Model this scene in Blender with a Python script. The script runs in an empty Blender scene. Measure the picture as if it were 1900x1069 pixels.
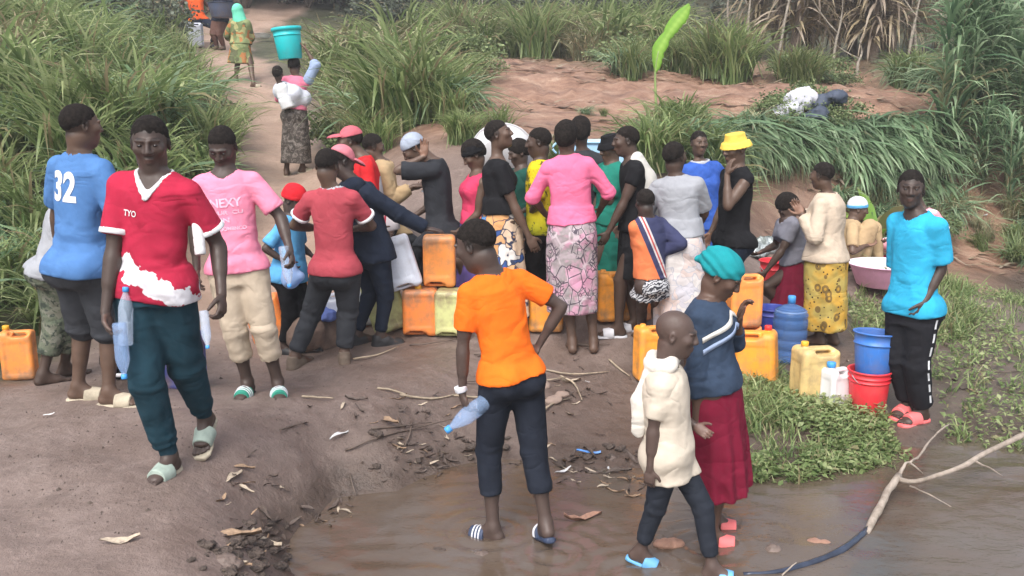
import bpy, math, random, time
import numpy as np
from mathutils import Vector, Matrix
from mathutils.bvhtree import BVHTree
T0 = time.time()
random.seed(7); np.random.seed(7)
RNG = np.random.RandomState(11)
SC = bpy.context.scene
COL = SC.collection

# ------------------------------------------------------------------ camera, sky, sun, exposure
CAM_H, FPX, PITCH = 2.25, 1700.0, math.radians(11.67)
cam_d = bpy.data.cameras.new('camera')
cam_d.sensor_width = 36.0
cam_d.lens = 36.0 * FPX / 1900.0
cam_d.clip_start, cam_d.clip_end = 0.05, 500
cam = bpy.data.objects.new('camera', cam_d)
cam.location = (0, 0, CAM_H)
cam.rotation_euler = (math.radians(90) - PITCH, 0, 0)
COL.objects.link(cam)
SC.camera = cam

SUN_EL, SUN_ROT = math.radians(52), math.radians(200)
world = bpy.data.worlds.new("World")
SC.world = world
world.use_nodes = True
wn = world.node_tree
wn.nodes.clear()
sky = wn.nodes.new('ShaderNodeTexSky')
sky.sky_type = 'NISHITA'
sky.sun_disc = False
sky.sun_elevation = SUN_EL
sky.sun_rotation = SUN_ROT
sky.air_density = 1.0
sky.dust_density = 4.0
sky.ozone_density = 1.0
hsv = wn.nodes.new('ShaderNodeHueSaturation')
hsv.inputs['Saturation'].default_value = 0.45
bg = wn.nodes.new('ShaderNodeBackground')
bg.inputs['Strength'].default_value = 0.14
wo = wn.nodes.new('ShaderNodeOutputWorld')
wn.links.new(sky.outputs[0], hsv.inputs['Color'])
wn.links.new(hsv.outputs[0], bg.inputs['Color'])
wn.links.new(bg.outputs[0], wo.inputs['Surface'])

sun_d = bpy.data.lights.new('sun', 'SUN')
sun_d.energy = 1.1
sun_d.angle = math.radians(35)
sun_d.color = (1.0, 0.97, 0.93)
sun = bpy.data.objects.new('sun', sun_d)
# direction towards the sun matches the sky texture
_d = Vector((math.sin(SUN_ROT) * math.cos(SUN_EL), math.cos(SUN_ROT) * math.cos(SUN_EL), math.sin(SUN_EL)))
sun.rotation_euler = _d.to_track_quat('Z', 'Y').to_euler()
sun.location = (0, -5, 12)
COL.objects.link(sun)

SC.view_settings.view_transform = 'Standard'
SC.view_settings.look = 'None'
SC.view_settings.gamma = 1.0
SC.view_settings.exposure = 1.14
SC.view_settings.use_curve_mapping = False
SC.cycles.max_bounces = 6
SC.cycles.transparent_max_bounces = 12

# ------------------------------------------------------------------ picture point -> place
CP, SP = math.cos(PITCH), math.sin(PITCH)
def U(px, py, Y):
    """point of the place seen at a photo pixel, Y metres in front of the camera"""
    u = (px - 950.0) / FPX; v = (534.5 - py) / FPX
    t = Y / (CP + v * SP)
    return np.array([u * t, Y, CAM_H + t * (-SP + v * CP)])
def UZ(px, py, z):
    u = (px - 950.0) / FPX; v = (534.5 - py) / FPX
    t = (z - CAM_H) / (-SP + v * CP)
    return np.array([u * t, t * (CP + v * SP), z])

# ------------------------------------------------------------------ numpy noise
def _hash(ix, iy, iz, seed):
    h = (ix.astype(np.int64) * 374761393 + iy.astype(np.int64) * 668265263 + iz.astype(np.int64) * 2147483647 + seed * 1274126177) & 0xffffffff
    h = ((h ^ (h >> 13)) * 1274126177) & 0xffffffff
    h = h ^ (h >> 16)
    return (h & 0xffff) / 32767.5 - 1.0
def noise3(p, seed=0):
    p = np.asarray(p, dtype=np.float64)
    i = np.floor(p); f = p - i; i = i.astype(np.int64)
    w = f * f * (3 - 2 * f)
    r = 0
    for dx in (0, 1):
        wx = w[..., 0] if dx else 1 - w[..., 0]
        for dy in (0, 1):
            wy = w[..., 1] if dy else 1 - w[..., 1]
            for dz in (0, 1):
                wz = w[..., 2] if dz else 1 - w[..., 2]
                r = r + wx * wy * wz * _hash(i[..., 0] + dx, i[..., 1] + dy, i[..., 2] + dz, seed)
    return r
def fbm(p, seed=0, o=3):
    p = np.asarray(p, dtype=np.float64); r = 0; a = 1.0
    for k in range(o):
        r = r + a * noise3(p * (2.03 ** k) + 17.3 * k, seed + k); a *= 0.5
    return r

# ------------------------------------------------------------------ mesh + object helpers
def new_mesh(name, V, Fq, smooth=True, tint=None, mats=(), midx=None):
    me = bpy.data.meshes.new(name)
    V = np.asarray(V, dtype=np.float32)
    me.vertices.add(len(V)); me.vertices.foreach_set('co', V.ravel())
    if isinstance(Fq, np.ndarray):
        n, k = Fq.shape
        me.loops.add(n * k); me.loops.foreach_set('vertex_index', Fq.astype(np.int32).ravel())
        me.polygons.add(n); me.polygons.foreach_set('loop_start', np.arange(0, n * k, k, dtype=np.int32))
    else:
        n = len(Fq)
        tot = np.array([len(q) for q in Fq], dtype=np.int32)
        me.loops.add(int(tot.sum())); me.loops.foreach_set('vertex_index', np.concatenate([np.asarray(q, dtype=np.int32) for q in Fq]))
        me.polygons.add(n); me.polygons.foreach_set('loop_start', np.concatenate([[0], np.cumsum(tot)[:-1]]).astype(np.int32))
    for m in mats: me.materials.append(m)
    if midx is not None: me.polygons.foreach_set('material_index', np.asarray(midx, dtype=np.int32))
    me.update(calc_edges=True)
    me.polygons.foreach_set('use_smooth', np.full(len(me.polygons), bool(smooth)))
    if tint is not None:
        ca = me.color_attributes.new('tint', 'FLOAT_COLOR', 'POINT')
        t = np.ones((len(V), 4), dtype=np.float32); t[:, :tint.shape[1]] = tint
        ca.data.foreach_set('color', t.ravel())
    return me
def link(name, data, parent=None, loc=(0, 0, 0)):
    o = bpy.data.objects.new(name, data); COL.objects.link(o)
    o.location = tuple(float(c) for c in loc)
    if parent is not None: o.parent = parent
    return o
def tag(o, label=None, cat=None, group=None, kind=None):
    if label: o['label'] = label
    if cat: o['category'] = cat
    if group: o['group'] = group
    if kind: o['kind'] = kind
    return o
def copy_tree(o, parent=None):
    c = o.copy(); COL.objects.link(c); c.parent = parent
    for ch in list(o.children): copy_tree(ch, c)
    return c

# ------------------------------------------------------------------ materials
MATS = {}
class NT:
    def __init__(s, name):
        s.m = bpy.data.materials.new(name); s.m.use_nodes = True
        s.t = s.m.node_tree; s.n = s.t.nodes; s.l = s.t.links
        s.b = s.n['Principled BSDF']; s._tc = None
    def node(s, typ, **kw):
        x = s.n.new(typ)
        for k, v in kw.items():
            if k in x.inputs.keys() if hasattr(x.inputs, 'keys') else False: x.inputs[k].default_value = v
            else: setattr(x, k, v)
        return x
    def set(s, x, key, v):
        if isinstance(v, bpy.types.NodeSocket): s.l.new(v, x.inputs[key])
        else: x.inputs[key].default_value = v
    def obj(s):
        if s._tc is None: s._tc = s.n.new('ShaderNodeTexCoord')
        return s._tc.outputs['Object']
    def mapping(s, scale=(1, 1, 1), rot=(0, 0, 0), loc=(0, 0, 0), src=None):
        x = s.n.new('ShaderNodeMapping'); s.l.new(src or s.obj(), x.inputs['Vector'])
        x.inputs['Scale'].default_value = scale; x.inputs['Rotation'].default_value = rot; x.inputs['Location'].default_value = loc
        return x.outputs[0]
    def noise(s, scale=5, detail=3, rough=.55, vec=None, dist=0.0):
        x = s.n.new('ShaderNodeTexNoise'); s.l.new(vec or s.obj(), x.inputs['Vector'])
        x.inputs['Scale'].default_value = scale; x.inputs['Detail'].default_value = detail; x.inputs['Roughness'].default_value = rough
        x.inputs['Distortion'].default_value = dist
        return x.outputs['Fac']
    def voro(s, scale=5, feature='F1', vec=None, out='Distance', rnd=1.0):
        x = s.n.new('ShaderNodeTexVoronoi'); x.feature = feature; s.l.new(vec or s.obj(), x.inputs['Vector'])
        x.inputs['Scale'].default_value = scale; x.inputs['Randomness'].default_value = rnd
        return x.outputs[out]
    def wave(s, scale=5, dist=2, vec=None, direction='X', dscale=1.0):
        x = s.n.new('ShaderNodeTexWave'); s.l.new(vec or s.obj(), x.inputs['Vector']); x.bands_direction = direction
        x.inputs['Scale'].default_value = scale; x.inputs['Distortion'].default_value = dist; x.inputs['Detail Scale'].default_value = dscale
        return x.outputs['Fac']
    def ramp(s, fac, stops, interp='LINEAR'):
        x = s.n.new('ShaderNodeValToRGB'); s.l.new(fac, x.inputs['Fac'])
        cr = x.color_ramp; cr.interpolation = interp
        while len(cr.elements) < len(stops): cr.elements.new(0.5)
        for e, (p, c) in zip(cr.elements, stops):
            e.position = p; e.color = (c, c, c, 1) if isinstance(c, (int, float)) else (*c, 1)
        return x.outputs['Color']
    def mix(s, fac, a, b, mode='MIX'):
        x = s.n.new('ShaderNodeMix'); x.data_type = 'RGBA'; x.blend_type = mode
        for k, v in ((0, fac), (6, a), (7, b)):
            if isinstance(v, bpy.types.NodeSocket): s.l.new(v, x.inputs[k])
            elif k == 0: x.inputs[0].default_value = v
            else: x.inputs[k].default_value = (*v, 1) if len(v) == 3 else v
        return x.outputs[2]
    def math(s, op, a, b=0.0, c=0.0):
        x = s.n.new('ShaderNodeMath'); x.operation = op
        for k, v in ((0, a), (1, b), (2, c)):
            if isinstance(v, bpy.types.NodeSocket): s.l.new(v, x.inputs[k])
            else: x.inputs[k].default_value = v
        return x.outputs[0]
    def sep(s, v=None):
        x = s.n.new('ShaderNodeSeparateXYZ'); s.l.new(v or s.obj(), x.inputs[0]); return x.outputs
    def attr(s, name, out='Color'):
        x = s.n.new('ShaderNodeAttribute'); x.attribute_name = name; return x.outputs[out]
    def rand(s):
        x = s.n.new('ShaderNodeObjectInfo'); return x.outputs['Random']
    def base(s, c):
        if isinstance(c, bpy.types.NodeSocket): s.l.new(c, s.b.inputs['Base Color'])
        else: s.b.inputs['Base Color'].default_value = (*c, 1)
    def rough(s, r):
        if isinstance(r, bpy.types.NodeSocket): s.l.new(r, s.b.inputs['Roughness'])
        else: s.b.inputs['Roughness'].default_value = r
    def bump(s, h, strength=.3, dist=.01, prev=None):
        x = s.n.new('ShaderNodeBump'); s.l.new(h, x.inputs['Height']); x.inputs['Strength'].default_value = strength; x.inputs['Distance'].default_value = dist
        if prev: s.l.new(prev, x.inputs['Normal'])
        s.l.new(x.outputs[0], s.b.inputs['Normal']); return x.outputs[0]

def cloth(name, col, pattern=None, rough=.88, wear=.12, bumpd=.004):
    """fabric: soft colour variation, creases and weave; pattern(nt) may return a printed colour"""
    if name in MATS: return MATS[name]
    nt = NT(name)
    c = pattern(nt) if pattern else None
    n1 = nt.noise(7, 4, .6)
    k = nt.ramp(n1, [(.3, 1 - wear * 1.6), (.7, 1 + wear * .4)])
    if c is None:
        c = nt.mix(1.0, (*col, 1), k, 'MULTIPLY')
    else:
        c = nt.mix(1.0, c, k, 'MULTIPLY')
    nt.base(c); nt.rough(rough)
    nt.b.inputs['Specular IOR Level'].default_value = .12
    f1 = nt.noise(9, 2, .5, nt.mapping((1.0, 1.0, .8), (0.25, .35, 0)), .3)
    f2 = nt.noise(46, 3, .6)
    cr = nt.math('ABSOLUTE', nt.math('SUBTRACT', nt.noise(4.2, 2, .5, nt.mapping((1, 1, 1.5), (.5, .3, .2)), .7), .5))
    cr = nt.math('MINIMUM', nt.math('MULTIPLY', cr, 5.0), 1.0)
    h = nt.math('ADD', nt.math('MULTIPLY', f1, .8), nt.math('MULTIPLY', f2, .14))
    h = nt.math('ADD', h, nt.math('MULTIPLY', cr, .55))
    nt.bump(h, .55, bumpd * 5)
    MATS[name] = nt.m
    return nt.m
def skin_mat(name, col):
    if name in MATS: return MATS[name]
    nt = NT(name)
    n = nt.noise(13, 4, .6)
    c = nt.mix(1.0, (*col, 1), nt.ramp(n, [(.25, .82), (.75, 1.18)]), 'MULTIPLY')
    c = nt.mix(1.0, c, nt.attr('tint'), 'MULTIPLY')
    nt.base(c)
    nt.rough(nt.ramp(nt.noise(30, 3), [(.3, .42), (.7, .58)]))
    nt.b.inputs['Subsurface Weight'].default_value = .0
    nt.b.inputs['Specular IOR Level'].default_value = .42
    nt.bump(nt.noise(120, 3, .7), .22, .003)
    MATS[name] = nt.m
    return nt.m
def plain(name, col, rough=.5, var=.12, scale=12, bump=.15, bdist=.004, spec=.5, metallic=0.0):
    if name in MATS: return MATS[name]
    nt = NT(name)
    n = nt.noise(scale, 4, .6)
    nt.base(nt.mix(1.0, (*col, 1), nt.ramp(n, [(.25, 1 - var * 1.5), (.75, 1 + var * .6)]), 'MULTIPLY'))
    nt.rough(rough); nt.b.inputs['Specular IOR Level'].default_value = spec; nt.b.inputs['Metallic'].default_value = metallic
    nt.bump(nt.noise(scale * 3, 3), bump, bdist)
    MATS[name] = nt.m
    return nt.m
def plastic(name, col, dirt=.5, rough=.38, trans=0.0, alpha=1.0):
    """used plastic: scuffs, mud film that thickens at the bottom"""
    if name in MATS: return MATS[name]
    nt = NT(name)
    z = nt.sep()[2]
    n = nt.noise(9, 5, .65)
    low = nt.ramp(z, [(0.0, 1.0), (.16, 0.12)])
    m = nt.math('MULTIPLY', nt.ramp(n, [(.42, 0.0), (.72, 1.0)]), dirt)
    m2 = nt.math('MULTIPLY', nt.math('MULTIPLY', low, nt.ramp(n, [(.3, .2), (.6, 1.0)])), dirt * 1.3)
    m = nt.math('MINIMUM', nt.math('ADD', m, m2), .8)
    c = nt.mix(m, (*col, 1), (.22, .15, .10, 1))
    c = nt.mix(nt.ramp(nt.noise(60, 2, .5, nt.mapping((1, 1, .12))), [(.62, 0.0), (.7, .22)]), c, tuple(min(1, a * 1.35 + .03) for a in col) + (1,))
    nt.base(c)
    nt.rough(nt.ramp(n, [(.3, rough - .06), (.7, min(.95, rough + .25))]))
    if trans: nt.b.inputs['Transmission Weight'].default_value = trans
    if alpha < 1: nt.b.inputs['Alpha'].default_value = alpha
    nt.b.inputs['Subsurface Weight'].default_value = 0.0
    nt.bump(nt.noise(22, 3, .6), .25, .006)
    MATS[name] = nt.m
    return nt.m

# ------------------------------------------------------------------ signed distance fields -> surface nets
def nrm(v):
    v = np.asarray(v, float); n = np.linalg.norm(v)
    return v / n if n > 1e-9 else v
class Field:
    def __init__(s, lo, hi, h, fine=()):
        s.ax = []
        for a in range(3):
            c = [lo[a]]
            while c[-1] < hi[a]:
                st = h
                for fl, fh, hf in fine:
                    if fl[a] - hf <= c[-1] <= fh[a]: st = min(st, hf)
                c.append(c[-1] + st)
            s.ax.append(np.array(c, dtype=np.float32))
        s.f = np.full([len(a) for a in s.ax], 5.0, dtype=np.float32)
    def sub(s, lo, hi):
        sl = []
        for a in range(3):
            i0 = max(0, np.searchsorted(s.ax[a], lo[a]) - 1); i1 = min(len(s.ax[a]), np.searchsorted(s.ax[a], hi[a]) + 1)
            if i1 - i0 < 1: return None
            sl.append(slice(i0, i1))
        X = s.ax[0][sl[0]][:, None, None]; Y = s.ax[1][sl[1]][None, :, None]; Z = s.ax[2][sl[2]][None, None, :]
        return tuple(sl), X, Y, Z
    def comb(s, sl, d, k, op):
        g = s.f[sl]
        d = d.astype(np.float32)
        if op == 'u':
            if k > 0:
                h = np.clip(.5 + .5 * (g - d) / k, 0, 1); r = g + (d - g) * h - k * h * (1 - h)
            else: r = np.minimum(g, d)
        elif op == 's':
            if k > 0:
                h = np.clip(.5 - .5 * (g + d) / k, 0, 1); r = g + (-d - g) * h + k * h * (1 - h)
            else: r = np.maximum(g, -d)
        else:
            r = np.maximum(g, d)
        s.f[sl] = r
    def cone(s, a, b, r1, r2, k=.02, op='u', cut=None, flat=None):
        """round cone a-b; cut=(t0,t1) flat ends; flat=(dir,factor) squashes along dir"""
        a = np.asarray(a, float); b = np.asarray(b, float); m = max(r1, r2) + k + .03
        q = s.sub(np.minimum(a, b) - m, np.maximum(a, b) + m)
        if q is None: return
        sl, X, Y, Z = q
        ba = b - a; L2 = float(ba @ ba) + 1e-9
        dx, dy, dz = X - a[0], Y - a[1], Z - a[2]
        tr = (dx * ba[0] + dy * ba[1] + dz * ba[2]) / L2
        t = np.clip(tr, 0, 1)
        ex, ey, ez = dx - t * ba[0], dy - t * ba[1], dz - t * ba[2]
        if flat is not None:
            fd, ff = flat; fd = nrm(fd); pr = (ex * fd[0] + ey * fd[1] + ez * fd[2])
            sc = (1 / ff - 1)
            dist = np.sqrt(ex * ex + ey * ey + ez * ez + pr * pr * ((1 / ff) ** 2 - 1))
            d = dist - (r1 + (r2 - r1) * t)
        else:
            d = np.sqrt(ex * ex + ey * ey + ez * ez) - (r1 + (r2 - r1) * t)
        if cut is not None:
            L = math.sqrt(L2); d = np.maximum(d, np.maximum((cut[0] - tr) * L, (tr - cut[1]) * L))
        s.comb(sl, d, k, op)
    def ell(s, c, R, r, k=.02, op='u'):
        """ellipsoid; R rows = axes"""
        c = np.asarray(c, float); m = max(r) + k + .02
        q = s.sub(c - m, c + m)
        if q is None: return
        sl, X, Y, Z = q
        dx, dy, dz = X - c[0], Y - c[1], Z - c[2]
        k0 = 0; k1 = 0
        for i in range(3):
            e = dx * R[i][0] + dy * R[i][1] + dz * R[i][2]
            k0 = k0 + (e / r[i]) ** 2; k1 = k1 + (e / r[i] ** 2) ** 2
        k0 = np.sqrt(k0); k1 = np.sqrt(k1) + 1e-9
        s.comb(sl, k0 * (k0 - 1) / k1, k, op)
    def loft(s, o, L, F, Up, tab, p=2.3, k=.02, op='u', m=.3, fold=None):
        """stack of super-ellipses along Up: tab rows (z, halfwidth, halfdepth, offL, offF)"""
        tab = np.array(tab, float); z0, z1 = tab[0, 0], tab[-1, 0]
        o = np.asarray(o, float); w = max(tab[:, 1].max(), tab[:, 2].max()) + .05
        e0, e1 = o + Up * z0, o + Up * z1
        offm = np.abs(tab[:, 3:]).max() if tab.shape[1] > 3 else 0
        q = s.sub(np.minimum(e0, e1) - w - offm, np.maximum(e0, e1) + w + offm)
        if q is None: return
        sl, X, Y, Z = q
        dx, dy, dz = X - o[0], Y - o[1], Z - o[2]
        x = dx * L[0] + dy * L[1] + dz * L[2]; y = dx * F[0] + dy * F[1] + dz * F[2]; z = dx * Up[0] + dy * Up[1] + dz * Up[2]
        if abs(Up[2]) > .9995: zi = Z - o[2] + 0 * X[:1]
        else: zi = z
        wv = np.interp(zi, tab[:, 0], tab[:, 1]); dv = np.interp(zi, tab[:, 0], tab[:, 2])
        if tab.shape[1] > 3:
            x = x - np.interp(zi, tab[:, 0], tab[:, 3]); y = y - np.interp(zi, tab[:, 0], tab[:, 4])
        g = ((np.abs(x) / wv) ** p + (np.abs(y) / dv) ** p) ** (1 / p)
        d = (g - 1) * np.minimum(wv, dv)
        if fold is not None:
            th = np.arctan2(y / dv, x / wv)
            d = d + fold(th, z)
        d = np.maximum(d, np.maximum(z0 - z, z - z1))
        s.comb(sl, d, k, op)
    def plane(s, o, n, keep_below=True, lo=None, hi=None):
        o = np.asarray(o, float); n = nrm(n)
        q = s.sub(lo if lo is not None else [a[0] for a in s.ax], hi if hi is not None else [a[-1] for a in s.ax])
        sl, X, Y, Z = q
        d = (X - o[0]) * n[0] + (Y - o[1]) * n[1] + (Z - o[2]) * n[2]
        s.comb(sl, d if keep_below else -d, 0, 'i')
    def copy(s, off=0.0):
        c = object.__new__(Field); c.ax = s.ax; c.f = s.f - off; return c
    def mesh(s):
        f = s.f; ins = f < 0
        a, b = ins[:-1], ins[1:]
        c = (ins[:-1, :-1, :-1].astype(np.int8) + ins[1:, :-1, :-1] + ins[:-1, 1:, :-1] + ins[:-1, :-1, 1:] + ins[1:, 1:, :-1] + ins[1:, :-1, 1:] + ins[:-1, 1:, 1:] + ins[1:, 1:, 1:])
        idx = np.argwhere((c > 0) & (c < 8))
        if len(idx) == 0: return np.zeros((0, 3)), np.zeros((0, 4), int)
        I, J, K = idx.T
        offs = [(x, y, z) for x in (0, 1) for y in (0, 1) for z in (0, 1)]
        val = {o: f[I + o[0], J + o[1], K + o[2]] for o in offs}
        ax = s.ax
        acc = np.zeros((len(I), 3)); cnt = np.zeros(len(I))
        for o in offs:
            for d in range(3):
                if o[d]: continue
                o2 = list(o); o2[d] = 1; o2 = tuple(o2)
                v0, v1 = val[o], val[o2]
                mk = (v0 < 0) != (v1 < 0)
                t = np.where(mk, v0 / np.where(mk, v0 - v1, 1), 0)
                P = np.stack([ax[0][I + o[0]], ax[1][J + o[1]], ax[2][K + o[2]]], 1).astype(float)
                st = (ax[d][(I, J, K)[d] + 1] - ax[d][(I, J, K)[d]])
                P[:, d] += t * st
                acc += P * mk[:, None]; cnt += mk
        V = acc / cnt[:, None]
        mp = np.full(c.shape, -1, dtype=np.int32); mp[I, J, K] = np.arange(len(I))
        Q = []
        for d in range(3):
            sl0 = [slice(1, -1)] * 3; sl1 = [slice(1, -1)] * 3
            sl0[d] = slice(0, -1); sl1[d] = slice(1, None)
            x0 = ins[tuple(sl0)]; x1 = ins[tuple(sl1)]
            e = np.argwhere(x0 != x1)
            if len(e) == 0: continue
            sg = x0[e[:, 0], e[:, 1], e[:, 2]]
            u, v = [(1, 2), (2, 0), (0, 1)][d]
            base = e.copy()
            def cell(du, dv):
                cc = base.copy(); cc[:, u] += du; cc[:, v] += dv
                return mp[cc[:, 0], cc[:, 1], cc[:, 2]]
            q = np.stack([cell(0, 0), cell(1, 0), cell(1, 1), cell(0, 1)], 1)
            q[~sg] = q[~sg][:, ::-1]
            Q.append(q[(q >= 0).all(1)])
        return V, np.concatenate(Q)
def vnormals(V, Q):
    n = np.cross(V[Q[:, 2]] - V[Q[:, 0]], V[Q[:, 3]] - V[Q[:, 1]])
    N = np.zeros_like(V)
    for i in range(4):
        for a in range(3): N[:, a] += np.bincount(Q[:, i], n[:, a], len(V))
    return N / (np.linalg.norm(N, axis=1, keepdims=True) + 1e-12)
def relax(V, Q, it=1, w=.5):
    for _ in range(it):
        S = np.zeros_like(V); c = np.zeros(len(V))
        for i in range(4):
            j = (i + 1) % 4
            for (p, q) in ((i, j), (j, i)):
                c += np.bincount(Q[:, p], minlength=len(V))
                for a in range(3): S[:, a] += np.bincount(Q[:, p], V[Q[:, q], a], len(V))
        V = V * (1 - w) + w * S / np.maximum(c, 1)[:, None]
    return V
# ------------------------------------------------------------------ terrain
GP = [  # control points: ('d', px, py, Y) on the ground, or ('z', px, py, z)
 ('z',0,1069,.40),('z',200,1069,.40),('z',380,1069,.34),('z',0,900,.42),('z',310,905,.43),('z',200,800,.43),('z',450,850,.37),
 ('z',440,1000,.26),('z',530,1030,.0),('z',500,960,.12),('z',560,960,.03),('z',620,925,.0),('z',700,915,.0),('z',780,890,.0),('z',560,850,.25),
 ('z',850,862,.0),('z',950,850,.0),('z',1050,868,.0),('z',1150,880,.0),('z',1250,880,.0),('z',1380,885,.0),('z',1500,880,.0),
 ('z',1590,855,.0),('z',1680,828,.0),('z',1760,806,.0),('z',1900,822,.0),
 ('z',700,1000,-.09),('z',900,1000,-.09),('z',1100,1000,-.09),('z',1300,1000,-.10),('z',1500,1000,-.14),('z',1800,1000,-.16),('z',1800,900,-.10),('z',1500,940,-.09),
 ('z',700,1200,-.09),('z',1200,1200,-.1),('z',1800,1200,-.15),('z',0,1300,.38),('z',300,1300,.3),('z',1000,930,-.06),('z',800,950,-.06),
 ('z',700,800,.27),('z',800,740,.28),('z',950,770,.16),('z',1050,800,.08),('z',1100,720,.16),('z',1180,700,.17),('z',900,680,.30),
 ('z',1150,640,.33),('z',600,720,.34),('z',440,745,.40),('z',150,745,.42),('z',860,620,.37),('z',1060,620,.36),('z',700,640,.36),
 ('z',1400,660,.15),('z',1465,680,.13),('z',1510,715,.11),('z',1610,768,.09),('z',1700,790,.09),('z',1830,770,.07),('z',1450,780,.08),('z',1560,820,.05),
 ('z',1530,640,.18),('z',1850,650,.13),('z',1850,560,.18),('z',1600,560,.24),('z',1520,500,.33),('d',1800,440,12),('d',1620,505,9.6),('d',1450,440,10.8),('d',1880,430,12.3),('d',1400,480,9.5),
 ('z',35,700,.36),('d',0,560,7.4),('d',-150,620,6.5),('d',0,470,8.6),('d',200,330,9.2),('d',330,270,10.8),('d',100,130,13),('d',-100,60,15),('d',-100,300,10),
 ('d',420,560,8.2),('d',480,430,10),('d',540,328,12.6),('d',400,300,12.6),('d',450,157,18),('d',570,200,16.5),('d',380,110,20),('d',400,72,23),('d',520,80,23),
 ('d',740,235,11.6),('d',690,330,10),('d',760,300,9.8),('d',880,290,9.6),('d',850,400,8.7),('d',1000,300,9.6),('d',1000,262,10.6),('d',1000,200,14),('d',1000,120,20),('d',720,120,17),
 ('d',1200,262,11.2),('d',1200,320,10),('d',1200,180,15),('d',1200,110,21),('d',1350,245,12.2),('d',1350,330,10.9),('d',1350,420,10.3),('d',1500,232,12.7),('d',1500,330,11.6),('d',1500,415,11.2),
 ('d',1680,245,13.2),('d',1680,400,12.1),('d',1600,170,17),('d',1500,120,21),('d',1800,90,24),('d',1850,230,15),('d',1900,330,13.6),('d',2100,230,15),('d',2100,430,13),
 ('d',950,40,30),('d',600,40,28),('d',300,20,26),('d',1400,70,29),('d',1800,50,30),('d',0,-30,24),
]
EXTRA = [(-40,60,13),(0,60,14),(40,60,13),(-30,40,8.5),(30,40,8.5),(-60,110,26),(0,110,28),(60,110,26),(-6,-6,.4),(6,-6,-.1),(0,-6,.1),(-12,3,.7),(12,3,.1),(-14,9,1.6),(14,8,.4),(-20,20,4),(20,20,2.4),(-3.5,2,.4),(4,2,-.1),(0,1.5,.05)]
def _terrain_fit():
    P = []
    for t, a, b, c in GP:
        P.append(U(a, b, c) if t == 'd' else UZ(a, b, c))
    for e in EXTRA: P.append(np.array(e, float))
    P = np.array(P)
    # work in a log-ish depth space so that far points weigh as much as near ones
    A = warp(P[:, 0], P[:, 1])
    n = len(P)
    D = np.linalg.norm(A[:, None] - A[None], axis=2)
    K = np.where(D > 0, D * D * np.log(D + 1e-9), 0) + np.eye(n) * .004
    B = np.concatenate([np.ones((n, 1)), A], 1)
    M = np.block([[K, B], [B.T, np.zeros((3, 3))]])
    w = np.linalg.solve(M, np.concatenate([P[:, 2], np.zeros(3)]))
    return A, w
def warp(x, y):
    yy = np.asarray(y, float) + 2.0
    return np.stack([4 * np.asarray(x, float) / np.maximum(yy + 1.0, 1.0) * 1.6, 8 * np.log(np.maximum(yy + 7, .5))], -1)
TA, TW = _terrain_fit()
def smooth_h(x, y):
    q = warp(x, y); sh = q.shape[:-1]; q = q.reshape(-1, 2)
    out = np.zeros(len(q))
    for i in range(0, len(q), 20000):
        s = q[i:i + 20000]
        D = np.linalg.norm(s[:, None] - TA[None], axis=2)
        out[i:i + 20000] = np.where(D > 0, D * D * np.log(D + 1e-9), 0) @ TW[:len(TA)] + TW[-3] + s @ TW[-2:]
    return out.reshape(sh)
def ground(x, y):
    """height of the ground"""
    x = np.asarray(x, float); y = np.asarray(y, float)
    z = smooth_h(x, y)
    p = np.stack([x, y, 0 * x], -1)
    near = np.clip((y - 3) / 20, 0, 1)
    a = .012 + .05 * near
    z = z + a * fbm(p * 1.1, 3, 3) + .010 * fbm(p * 4.2, 9, 3)
    tr = np.clip((8.5 - y) / 1.5, 0, 1) * np.clip(noise3(p * .9, 66) + .6, 0, 1)
    q = np.stack([x * 3.4, y * 4.6, 0 * x], -1)
    z = z - .016 * tr * np.clip(noise3(q, 67) * 3 - .9, 0, 1) + .006 * tr * fbm(p * 9, 68, 2)
    # furrowed, clod-strewn red terrace
    red = np.clip((y - 11.5) / 2, 0, 1) * np.clip((x + 1.3) / 1.2, 0, 1) * np.clip((34 - y) / 6, 0, 1)
    z = z + red * (.05 * np.sin(y * 5.2 + 1.6 * noise3(p * .5, 4)) + .09 * np.abs(fbm(p * 3.1, 21, 3)))
    return z
def gz(x, y): return float(ground(np.array([x]), np.array([y]))[0])
def on_ground(px, py, Yguess=None):
    """where the ray through a pixel meets the ground"""
    ys = np.linspace(2.5, 34, 700)
    pts = np.array([U(px, py, y) for y in ys])
    g = smooth_h(pts[:, 0], pts[:, 1])
    below = np.where(pts[:, 2] < g)[0]
    if len(below) == 0: return U(px, py, 30)
    i = below[0]
    if i == 0: Y = ys[0]
    else:
        d0 = pts[i - 1, 2] - g[i - 1]; d1 = g[i] - pts[i, 2]
        Y = ys[i - 1] + (ys[i] - ys[i - 1]) * d0 / (d0 + d1 + 1e-9)
    p = U(px, py, Y); p[2] = gz(p[0], p[1]); return p
def sstep(a, b, x):
    t = np.clip((x - a) / (b - a), 0, 1); return t * t * (3 - 2 * t)
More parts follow.
